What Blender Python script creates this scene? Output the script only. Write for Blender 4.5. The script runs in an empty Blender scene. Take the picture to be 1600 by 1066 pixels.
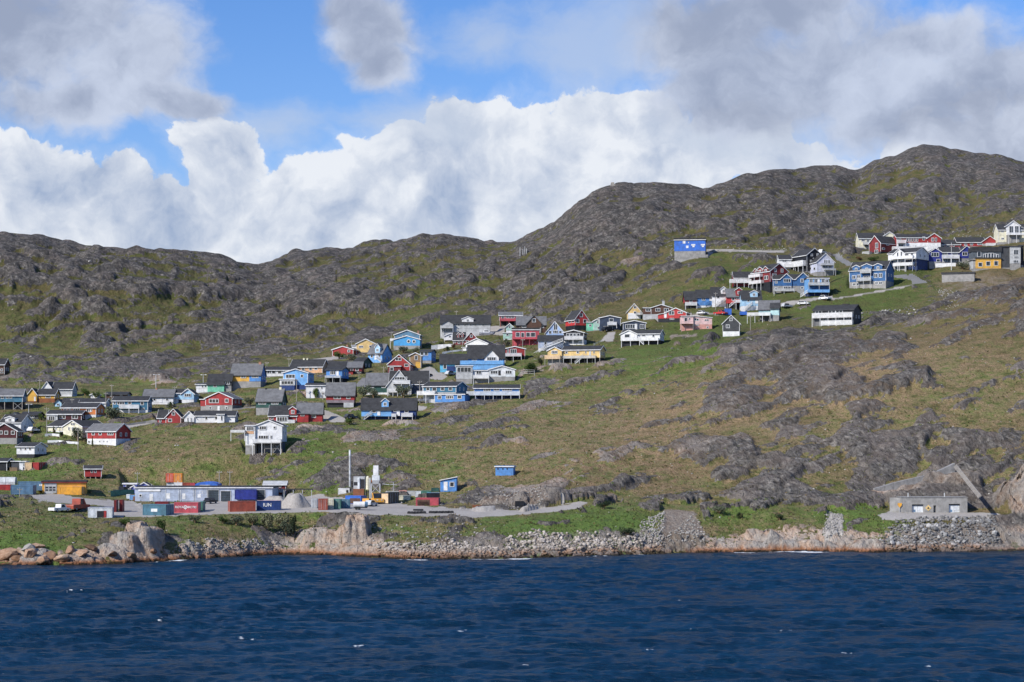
import bpy, bmesh, math, random
import numpy as np
from mathutils import Vector, Matrix

scene = bpy.context.scene
COL = scene.collection
random.seed(7)

# ---------------------------------------------------------------- camera
FPX = 3111.0          # focal length in photo pixels (70 mm on a 36 mm sensor, photo 1600 px wide)
HZ = 690.0            # photo row of the eye-level horizon
CAMZ = 25.0           # deck height of the ship the picture was taken from
cam_d = bpy.data.cameras.new('camera')
cam_d.sensor_width = 36.0
cam_d.lens = FPX * 36.0 / 1600.0
cam_d.shift_y = (HZ - 533.0) / 1600.0
cam_d.clip_start = 1.0
cam_d.clip_end = 12000.0
cam = bpy.data.objects.new('camera', cam_d)
cam.location = (0, 0, CAMZ)
cam.rotation_euler = (math.radians(90), 0, 0)
COL.objects.link(cam)
scene.camera = cam

# ---------------------------------------------------------------- exposure
scene.view_settings.view_transform = 'Standard'
scene.view_settings.look = 'None'
scene.view_settings.gamma = 1.0
scene.view_settings.exposure = 0.0
scene.view_settings.use_curve_mapping = False

# ---------------------------------------------------------------- sun
SUN_EL = math.radians(36)
SUN_AZ = math.radians(-132)     # from +Y (view direction) clockwise; behind the camera, to the left
sx = math.sin(SUN_AZ) * math.cos(SUN_EL); sy = math.cos(SUN_AZ) * math.cos(SUN_EL); sz = math.sin(SUN_EL)
sun_d = bpy.data.lights.new('sun', 'SUN')
sun_d.energy = 5.0
sun_d.angle = math.radians(0.53)
sun_d.color = (1.0, 0.955, 0.88)
sun = bpy.data.objects.new('sun', sun_d)
sun.rotation_euler = Vector((sx, sy, sz)).to_track_quat('Z', 'Y').to_euler()
COL.objects.link(sun)

cy = scene.cycles
cy.max_bounces = 4; cy.diffuse_bounces = 1; cy.glossy_bounces = 2; cy.transmission_bounces = 2; cy.transparent_max_bounces = 4

# ---------------------------------------------------------------- sky with clouds
world = bpy.data.worlds.new('World')
scene.world = world
world.use_nodes = True
WT = world.node_tree
WT.nodes.clear()

class NT:
    """Small helper that adds nodes and links them."""
    def __init__(s, tree): s.t = tree
    def n(s, typ, **kw):
        nd = s.t.nodes.new(typ)
        for k, v in kw.items(): setattr(nd, k, v)
        return nd
    def put(s, sock, v):
        if v is None: return
        if hasattr(v, 'is_linked') or isinstance(v, bpy.types.NodeSocket): s.t.links.new(v, sock)
        else:
            if hasattr(sock.default_value, '__len__') and isinstance(v, (tuple, list)) and len(sock.default_value) == 4 and len(v) == 3:
                v = (*v, 1.0)
            sock.default_value = v
    def math(s, op, a, b=None, c=None, clamp=False):
        nd = s.n('ShaderNodeMath', operation=op, use_clamp=clamp)
        s.put(nd.inputs[0], a); s.put(nd.inputs[1], b); s.put(nd.inputs[2], c)
        return nd.outputs[0]
    def vmath(s, op, a, b=None, out=0):
        nd = s.n('ShaderNodeVectorMath', operation=op)
        s.put(nd.inputs[0], a)
        if b is not None: s.put(nd.inputs[3 if op == 'SCALE' else 1], b)
        return nd.outputs[out]
    def noise(s, vec, scale, detail=6, rough=0.5, lac=2.0, dist=0.0):
        nd = s.n('ShaderNodeTexNoise')
        s.put(nd.inputs['Vector'], vec); s.put(nd.inputs['Scale'], scale); s.put(nd.inputs['Detail'], detail)
        s.put(nd.inputs['Roughness'], rough); s.put(nd.inputs['Lacunarity'], lac); s.put(nd.inputs['Distortion'], dist)
        return nd
    def voro(s, vec, scale, feature='F1', rand=1.0):
        nd = s.n('ShaderNodeTexVoronoi', feature=feature)
        s.put(nd.inputs['Vector'], vec); s.put(nd.inputs['Scale'], scale); s.put(nd.inputs['Randomness'], rand)
        return nd
    def step(s, v, a, b, lo=0.0, hi=1.0, smooth=True):
        nd = s.n('ShaderNodeMapRange', interpolation_type='SMOOTHSTEP' if smooth else 'LINEAR')
        s.put(nd.inputs[0], v); s.put(nd.inputs[1], a); s.put(nd.inputs[2], b); s.put(nd.inputs[3], lo); s.put(nd.inputs[4], hi)
        return nd.outputs[0]
    def mix(s, fac, a, b, blend='MIX'):
        nd = s.n('ShaderNodeMix', data_type='RGBA', blend_type=blend)
        s.put(nd.inputs['Factor'], fac); s.put(nd.inputs[6], a); s.put(nd.inputs[7], b)
        return nd.outputs[2]
    def ramp(s, v, stops):
        nd = s.n('ShaderNodeValToRGB')
        el = nd.color_ramp.elements
        while len(el) < len(stops): el.new(0.5)
        for e, (p, c) in zip(el, stops):
            e.position = p; e.color = (*c, 1.0)
        s.put(nd.inputs[0], v)
        return nd.outputs[0]

W = NT(WT)
tc = W.n('ShaderNodeTexCoord')
D0 = tc.outputs['Generated']
SKY_STRENGTH = 0.1
skyn = W.n('ShaderNodeTexSky', sky_type='NISHITA')
skyn.sun_disc = False
skyn.sun_elevation = SUN_EL
skyn.sun_rotation = SUN_AZ
skyn.altitude = 0
skyn.air_density = 1.0
skyn.dust_density = 0.25
skyn.ozone_density = 2.5
hs = W.n('ShaderNodeHueSaturation')
hs.inputs['Saturation'].default_value = 1.28
hs.inputs['Value'].default_value = 1.15
W.put(hs.inputs['Color'], skyn.outputs[0])
SKYC = W.mix(1.0, hs.outputs[0], (1.0, 1.0, 1.28), 'MULTIPLY')

def skydir(px, py):
    return Vector(((px - 800) / FPX, 1.0, (HZ - py) / FPX)).normalized()

def blob_field(vec, blobs):
    """largest of (1 - elliptical distance) over a list of cloud cores (photo px, radius px)"""
    acc = None
    for px, py, rx, ry in blobs:
        c = skydir(px, py)
        d = W.vmath('SUBTRACT', vec, tuple(c))
        d = W.vmath('MULTIPLY', d, (FPX / rx, 3.0, FPX / ry))
        l = W.vmath('LENGTH', d, out=1)
        acc = l if acc is None else W.math('SMOOTH_MIN', acc, l, 0.25)
    return W.math('SUBTRACT', 1.0, acc)

# domain warp shared by all cloud layers
wn = W.noise(D0, 16.0, 5, 0.55)
warp = W.vmath('SCALE', W.vmath('SUBTRACT', wn.outputs['Color'], (0.5, 0.5, 0.5)), 0.042)
P1 = W.vmath('ADD', D0, warp)
# -- white cumulus bank low over the hills
bank = [(-60, 330, 130, 130), (40, 290, 90, 85), (105, 300, 60, 55), (160, 330, 75, 80), (60, 400, 200, 110), (215, 390, 110, 80),
        (350, 235, 82, 48), (345, 300, 65, 75), (300, 350, 120, 60), (470, 300, 90, 60), (470, 375, 140, 60), (560, 330, 130, 80),
        (640, 240, 75, 50), (710, 190, 70, 45), (760, 230, 130, 75), (640, 320, 170, 110), (850, 230, 110, 60), (940, 170, 75, 45),
        (985, 190, 90, 60), (900, 290, 240, 100), (1060, 250, 120, 80), (1150, 225, 90, 50), (1215, 250, 100, 40), (1300, 280, 90, 28), (1500, 280, 200, 60),
        (760, 340, 240, 90), (400, 400, 300, 50), (1700, 250, 300, 120), (-350, 300, 300, 120), (2100, 280, 320, 130), (-900, 320, 300, 110)]
fB = blob_field(P1, bank)
def billow(vec):
    """cauliflower puffs: folded noise over two octaves plus fine fractal edges"""
    n1 = W.noise(vec, 26.0, 0, 0.5); n2 = W.noise(vec, 58.0, 1, 0.5); n3 = W.noise(vec, 110.0, 6, 0.62)
    f1 = W.math('ABSOLUTE', W.math('SUBTRACT', n1.outputs[0], 0.5)); f2 = W.math('ABSOLUTE', W.math('SUBTRACT', n2.outputs[0], 0.5))
    r = W.math('ADD', W.math('MULTIPLY', f1, 1.1), W.math('MULTIPLY', f2, 0.75))
    return W.math('ADD', W.math('SUBTRACT', r, 0.18), W.math('MULTIPLY', W.math('SUBTRACT', n3.outputs[0], 0.5), 0.62))
bill = billow(P1)
fBn = W.math('ADD', fB, bill)
aB = W.math('MAXIMUM', W.step(fBn, -0.02, 0.12), W.math('MULTIPLY', W.step(fBn, -0.40, 0.2), 0.25))
# lit rims and shaded hearts: the field sampled again a little towards the sun (up and left)
P2 = W.vmath('ADD', P1, (-0.010, 0.0, 0.010))
bill2 = billow(P2)
relief = W.math('SUBTRACT', bill, bill2)
big = W.noise(P1, 13.0, 4, 0.5)
mid = W.noise(W.vmath('ADD', P1, (7.0, 2.0, 5.0)), 36.0, 6, 0.6)
lit = W.math('ADD', W.math('MULTIPLY', relief, 2.0), W.math('MULTIPLY', W.math('SUBTRACT', big.outputs[0], 0.47), 3.2))
lit = W.math('ADD', lit, W.math('MULTIPLY', W.math('SUBTRACT', mid.outputs[0], 0.5), 2.6))
lit = W.math('ADD', lit, W.step(fBn, 0.05, 0.8, 0.36, -0.05))
lit = W.math('ADD', lit, 0.05)
K = 1.0 / SKY_STRENGTH
def kc(r, g, b): return (r * K, g * K, b * K)
cB = W.mix(W.step(lit, -1.15, 0.95, smooth=False), kc(0.33, 0.42, 0.60), kc(0.85, 0.88, 0.93))
col = W.mix(W.math('MULTIPLY', aB, 0.96), SKYC, cB)
# -- thin veil between the gaps
vn = W.noise(W.vmath('MULTIPLY', P1, (1.0, 1.0, 2.2)), 9.0, 7, 0.6)
fV = blob_field(P1, [(920, 95, 230, 90), (1180, 200, 240, 80), (640, 190, 140, 60), (430, 200, 130, 60), (750, 70, 120, 70)])
aV = W.math('MULTIPLY', W.step(W.math('ADD', fV, W.math('MULTIPLY', W.math('SUBTRACT', vn.outputs[0], 0.5), 2.4)), 0.0, 0.9), 0.62)
col = W.mix(aV, col, kc(0.55, 0.63, 0.77))
# -- nearer grey stratocumulus
grey = [(100, 60, 150, 100), (190, 110, 110, 80), (140, 165, 150, 45), (270, 160, 90, 30), (20, 20, 90, 60),
        (585, 40, 75, 58), (600, 95, 55, 45), (545, 15, 60, 35),
        (1120, 60, 130, 70), (1160, 150, 140, 60), (1290, 110, 190, 100), (1420, 190, 190, 70), (1560, 140, 170, 70), (1430, 70, 110, 36), (1220, 20, 120, 50),
        (1620, 200, 150, 60), (1900, 120, 260, 120), (-250, 80, 130, 90), (-600, 60, 200, 100), (2300, 60, 200, 120)]
fG = blob_field(P1, grey)
gn = W.noise(W.vmath('MULTIPLY', P1, (1.0, 1.0, 1.3)), 17.0, 9, 0.60)
fGn = W.math('ADD', fG, W.math('MULTIPLY', W.math('SUBTRACT', gn.outputs[0], 0.5), 2.0))
aG = W.math('MULTIPLY', W.step(fGn, -0.32, 0.42), 0.96)
gs = W.noise(P1, 11.0, 6, 0.52)
gn2 = W.noise(W.vmath('MULTIPLY', P2, (1.0, 1.0, 1.3)), 17.0, 9, 0.60)
grel = W.math('MULTIPLY', W.math('SUBTRACT', gn.outputs[0], gn2.outputs[0]), 2.4)
gl = W.math('ADD', W.math('ADD', W.math('MULTIPLY', W.math('SUBTRACT', gs.outputs[0], 0.5), 2.6), grel), W.step(fGn, 0.0, 0.9, 0.66, 0.22))
cG = W.mix(W.step(gl, -0.1, 1.1), kc(0.33, 0.385, 0.52), kc(0.60, 0.665, 0.81))
col = W.mix(aG, col, cG)
# -- the rest of the sky, all round: scattered clouds of the same kinds, fading in outside the mapped part
cn = W.noise(W.vmath('ADD', D0, (3.1, 1.7, 0.4)), 3.2, 9, 0.55)
sepd = W.n('ShaderNodeSeparateXYZ'); W.put(sepd.inputs[0], D0)
far_x = W.math('MAXIMUM', W.step(W.math('ABSOLUTE', sepd.outputs[0]), 0.36, 0.55), W.step(sepd.outputs[2], 0.27, 0.42))
far_x = W.math('MAXIMUM', far_x, W.step(sepd.outputs[1], 0.3, 0.0))
aF = W.math('MULTIPLY', W.step(cn.outputs[0], 0.53, 0.66), W.math('MULTIPLY', far_x, 0.85))
col = W.mix(aF, col, kc(0.46, 0.50, 0.58))
bg = W.n('ShaderNodeBackground')
W.put(bg.inputs['Color'], col)
bg.inputs['Strength'].default_value = SKY_STRENGTH
wo = W.n('ShaderNodeOutputWorld')
WT.links.new(bg.outputs[0], wo.inputs['Surface'])

# ---------------------------------------------------------------- noise in numpy
def _h(ix, iy, seed):
    n = (ix.astype(np.int64) * 374761393 + iy.astype(np.int64) * 668265263 + seed * 1442695041) & 0xFFFFFFFF
    n = ((n ^ (n >> 13)) * 1274126177) & 0xFFFFFFFF
    n = ((n ^ (n >> 16)) * 2246822519) & 0xFFFFFFFF
    return (((n ^ (n >> 15)) & 0xFFFFFF) / 16777216.0).astype(np.float32)
def perlin(x, y, seed=0):
    x0 = np.floor(x); y0 = np.floor(y); fx = (x - x0).astype(np.float32); fy = (y - y0).astype(np.float32)
    ux = fx * fx * fx * (fx * (fx * 6 - 15) + 10); uy = fy * fy * fy * (fy * (fy * 6 - 15) + 10)
    def g(dx, dy):
        a = _h(x0 + dx, y0 + dy, seed) * 6.2831853
        return np.cos(a) * (fx - dx) + np.sin(a) * (fy - dy)
    a = g(0, 0); b = g(1, 0); c = g(0, 1); d = g(1, 1)
    return ((a + (b - a) * ux) + ((c + (d - c) * ux) - (a + (b - a) * ux)) * uy) * 1.5
def fbm(x, y, octv=4, seed=0, gain=0.5):
    s = 0; a = 1.0; t = 0
    for o in range(octv):
        s = s + a * perlin(x, y, seed + o * 17); t += a
        x = x * 2.03 + 11.3; y = y * 2.03 + 5.7; a *= gain
    return s / t
def blocks(x, y, seed=0, tilt=0.8):
    """fractured rock: every cell a flat, tilted facet; returns (facet height, distance to the joint)"""
    x0 = np.floor(x); y0 = np.floor(y)
    f1 = np.full(x.shape, 9.0, np.float32); f2 = f1.copy(); hh = np.zeros(x.shape, np.float32)
    for dx in (-1, 0, 1):
        for dy in (-1, 0, 1):
            cx = x0 + dx; cy = y0 + dy
            px = cx + _h(cx, cy, seed); py = cy + _h(cx, cy, seed + 1)
            ex = (x - px).astype(np.float32); ey = (y - py).astype(np.float32)
            d = ex * ex + ey * ey
            h = (_h(cx, cy, seed + 2) - 0.5) + tilt * (ex * (_h(cx, cy, seed + 3) - 0.5) + ey * (_h(cx, cy, seed + 4) - 0.5))
            near = d < f1
            f2 = np.where(near, f1, np.minimum(f2, d)); hh = np.where(near, h, hh); f1 = np.where(near, d, f1)
    return hh, np.sqrt(f2) - np.sqrt(f1)
def sstep(v, a, b):
    t = np.clip((v - a) / (b - a), 0, 1); return t * t * (3 - 2 * t)

# ---------------------------------------------------------------- terrain: contour lines across the slope, (photo column, row, distance in metres)
def shoreD(py): return CAMZ * FPX / (py - HZ)
SH = [(-600, 889), (-250, 888), (0, 884), (100, 884), (200, 880), (300, 874), (440, 866), (520, 868), (640, 874), (780, 873), (900, 870),
      (1000, 866), (1100, 863), (1250, 862), (1400, 863), (1600, 861), (1850, 858), (2300, 857)]
LINES = [
    [(x, None, shoreD(y) - 30, -9.0) for x, y in SH],
    [(x, None, shoreD(y) - 6, -2.0) for x, y in SH],
    [(x, None, shoreD(y), 0.0) for x, y in SH],
    [(0, 858, 409), (100, 860, 409), (180, 856, 412), (240, 856, 415), (330, 845, 425), (440, 842, 449), (520, 842, 448), (640, 851, 430), (780, 845, 435),
     (900, 836, 443), (1000, 828, 452), (1100, 840, 456), (1150, 835, 460), (1250, 822, 462), (1350, 835, 460), (1400, 828, 460), (1560, 828, 462), (1600, 830, 464)],
    [(-250, 790, 448), (0, 790, 448), (60, 796, 448), (140, 806, 448), (200, 807, 450), (270, 806, 450), (350, 802, 456), (440, 800, 462), (520, 797, 462),
     (560, 801, 460), (640, 806, 458), (700, 809, 458), (800, 807, 460), (900, 796, 468), (960, 789, 472), (1050, 796, 473), (1150, 794, 475),
     (1300, 796, 475), (1400, 804, 472), (1560, 806, 472), (1600, 800, 472), (1850, 790, 472)],
    [(-250, 765, 518), (0, 768, 516), (130, 771, 516), (220, 782, 515), (450, 779, 518), (500, 783, 508), (620, 783, 504), (700, 778, 504), (760, 787, 490),
     (860, 790, 482), (900, 783, 482), (960, 780, 485), (1050, 786, 484), (1300, 786, 482), (1350, 797, 478), (1400, 799, 479), (1530, 799, 479), (1580, 790, 478), (1850, 770, 478)],
    [(-250, 715, 560), (0, 715, 560), (100, 712, 562), (200, 695, 575), (300, 690, 570), (450, 693, 562), (550, 690, 562), (700, 690, 562), (800, 700, 546),
     (900, 692, 545), (1000, 692, 540), (1100, 692, 535), (1200, 692, 530), (1300, 690, 527), (1400, 686, 524), (1600, 680, 520), (1850, 675, 520)],
    [(-250, 650, 612), (0, 645, 612), (200, 640, 622), (300, 642, 620), (450, 640, 612), (550, 648, 602), (650, 645, 604), (800, 628, 610), (900, 625, 605),
     (1000, 622, 596), (1100, 610, 590), (1200, 600, 588), (1300, 585, 586), (1400, 568, 584), (1500, 560, 582), (1600, 550, 580), (1850, 530, 580)],
    [(-250, 600, 670), (0, 600, 672), (200, 600, 680), (300, 600, 672), (450, 590, 665), (550, 588, 662), (650, 585, 662), (750, 590, 652), (850, 570, 660),
     (950, 562, 660), (1000, 560, 656), (1100, 548, 652), (1200, 536, 650), (1300, 523, 650), (1400, 504, 655), (1500, 477, 660), (1600, 446, 666), (1850, 400, 680)],
    [(-250, 560, 730), (0, 562, 732), (200, 562, 740), (300, 560, 740), (450, 552, 738), (550, 548, 732), (650, 545, 722), (750, 545, 714), (850, 530, 716),
     (950, 520, 716), (1050, 512, 714), (1150, 504, 714), (1250, 494, 708), (1300, 500, 700), (1400, 488, 702), (1500, 468, 706), (1600, 444, 714), (1850, 396, 730)],
    [(-250, 520, 800), (0, 520, 802), (200, 520, 810), (400, 525, 800), (500, 520, 800), (600, 505, 812), (700, 487, 804), (800, 480, 800), (900, 460, 800),
     (1000, 440, 800), (1100, 402, 812), (1200, 406, 800), (1300, 408, 798), (1400, 395, 800), (1500, 392, 800), (1600, 375, 806), (1850, 355, 820)],
    [(-250, 440, 880), (0, 440, 872), (200, 440, 890), (400, 470, 900), (500, 450, 900), (600, 440, 920), (700, 430, 920), (800, 430, 900), (900, 390, 900),
     (1000, 360, 905), (1100, 355, 920), (1200, 350, 930), (1300, 345, 940), (1400, 336, 950), (1500, 338, 950), (1600, 322, 950), (1850, 310, 960)],
]
RIDGE = [(-600, 330), (-250, 345), (0, 360), (60, 366), (80, 373), (110, 380), (155, 384), (230, 388), (255, 391), (300, 395), (350, 401), (380, 409), (402, 414),
         (420, 410), (450, 398), (480, 392), (510, 389), (535, 391), (560, 385), (600, 377), (640, 371), (660, 369), (675, 373), (690, 370), (720, 378), (755, 381),
         (790, 377), (805, 375), (830, 363), (850, 355), (870, 343), (900, 319), (918, 305), (930, 294), (955, 286), (1000, 290), (1020, 285), (1050, 289),
         (1100, 293), (1120, 291), (1150, 281), (1180, 273), (1200, 266), (1240, 265), (1280, 262), (1310, 264), (1338, 271), (1352, 265), (1370, 255), (1400, 246),
         (1420, 237), (1445, 231), (1470, 232), (1490, 238), (1530, 246), (1560, 243), (1580, 250), (1600, 256), (1700, 250), (1850, 275), (2300, 300)]
RD = lambda x: float(np.interp(x, [-600, 0, 400, 600, 760, 900, 1200, 1400, 1600, 2300], [1010, 1000, 1080, 1150, 1090, 1030, 1080, 1190, 1190, 1200]))
LINES.append([(x, y + 1.5, RD(x)) for x, y in RIDGE])
LINES.append([(x, y + 22, RD(x) + 130) for x, y in RIDGE])
LINES.append([(x, None, RD(x) + 600, 40.0) for x, y in RIDGE])
LINES.append([(x, None, RD(x) + 1800, -4.0) for x, y in RIDGE])

XS = np.arange(-700, 2301, 4.0)
def _line(pts, k):
    xs = np.array([p[0] for p in pts], float); Dv = np.array([p[2] for p in pts], float)
    z = np.array([p[3] if p[1] is None else CAMZ + (HZ - p[1]) * p[2] / FPX for p in pts], float)
    sg = 1.2 if k in (0, 1, 2, 12) else 5.0
    kx = np.arange(-20, 21); kern = np.exp(-0.5 * (kx / sg) ** 2); kern /= kern.sum()
    f = lambda v: np.convolve(np.pad(np.interp(XS, xs, v), 20, mode='edge'), kern, mode='valid')
    return f(Dv), f(z)
_KD, _KZ = zip(*[_line(l, k) for k, l in enumerate(LINES)])
KD = np.array(_KD); KZ = np.array(_KZ)                       # (lines, columns)
for k in range(1, len(KD)): KD[k] = np.maximum(KD[k], KD[k - 1] + 4.0)
dx_ = np.diff(KD, axis=0); dy_ = np.diff(KZ, axis=0); m_ = dy_ / dx_
KM = np.zeros_like(KD)
same = (m_[:-1] * m_[1:]) > 0
w1 = 2 * dx_[1:] + dx_[:-1]; w2 = dx_[1:] + 2 * dx_[:-1]
with np.errstate(divide='ignore', invalid='ignore'):
    hm = (w1 + w2) / (w1 / m_[:-1] + w2 / m_[1:])
KM[1:-1] = np.where(same, hm, 0); KM[0] = m_[0]; KM[-1] = m_[-1]

def _cols(px):
    """knot arrays for arbitrary photo columns"""
    px = np.clip(np.asarray(px, float), XS[0], XS[-1] - 1e-6)
    i = ((px - XS[0]) / 4.0).astype(int); i = np.minimum(i, len(XS) - 2); t = (px - XS[i]) / 4.0
    f = lambda A: A[:, i] * (1 - t) + A[:, i + 1] * t
    return f(KD), f(KZ), f(KM)
def base_z(px, D):
    """smooth ground height at photo column px and distance D"""
    px = np.atleast_1d(np.asarray(px, float)); D = np.atleast_1d(np.asarray(D, float))
    kd, kz, km = _cols(px)
    k = np.clip((kd[:, :] <= D[None, :]).sum(0) - 1, 0, len(kd) - 2); c = np.arange(len(px))
    h = kd[k + 1, c] - kd[k, c]; t = np.clip((D - kd[k, c]) / h, 0, 1)
    t2 = t * t; t3 = t2 * t
    return ((2 * t3 - 3 * t2 + 1) * kz[k, c] + (t3 - 2 * t2 + t) * h * km[k, c] + (-2 * t3 + 3 * t2) * kz[k + 1, c] + (t3 - t2) * h * km[k + 1, c])
_DS = np.arange(380.0, 1300.0, 0.5)
def hit(px, py):
    """the ground point that the photo shows at (px, py): distance along the view"""
    z = base_z(np.full(_DS.shape, px), _DS)
    rows = HZ - (z - CAMZ) * FPX / _DS
    ok = np.nonzero(rows <= py)[0]
    i = ok[0] if len(ok) else int(np.argmin(rows))
    return float(_DS[i])
def at(px, py, D=None):
    if D is None: D = hit(px, py)
    return Vector(((px - 800) * D / FPX, D, float(base_z(px, D)[0])))

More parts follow.
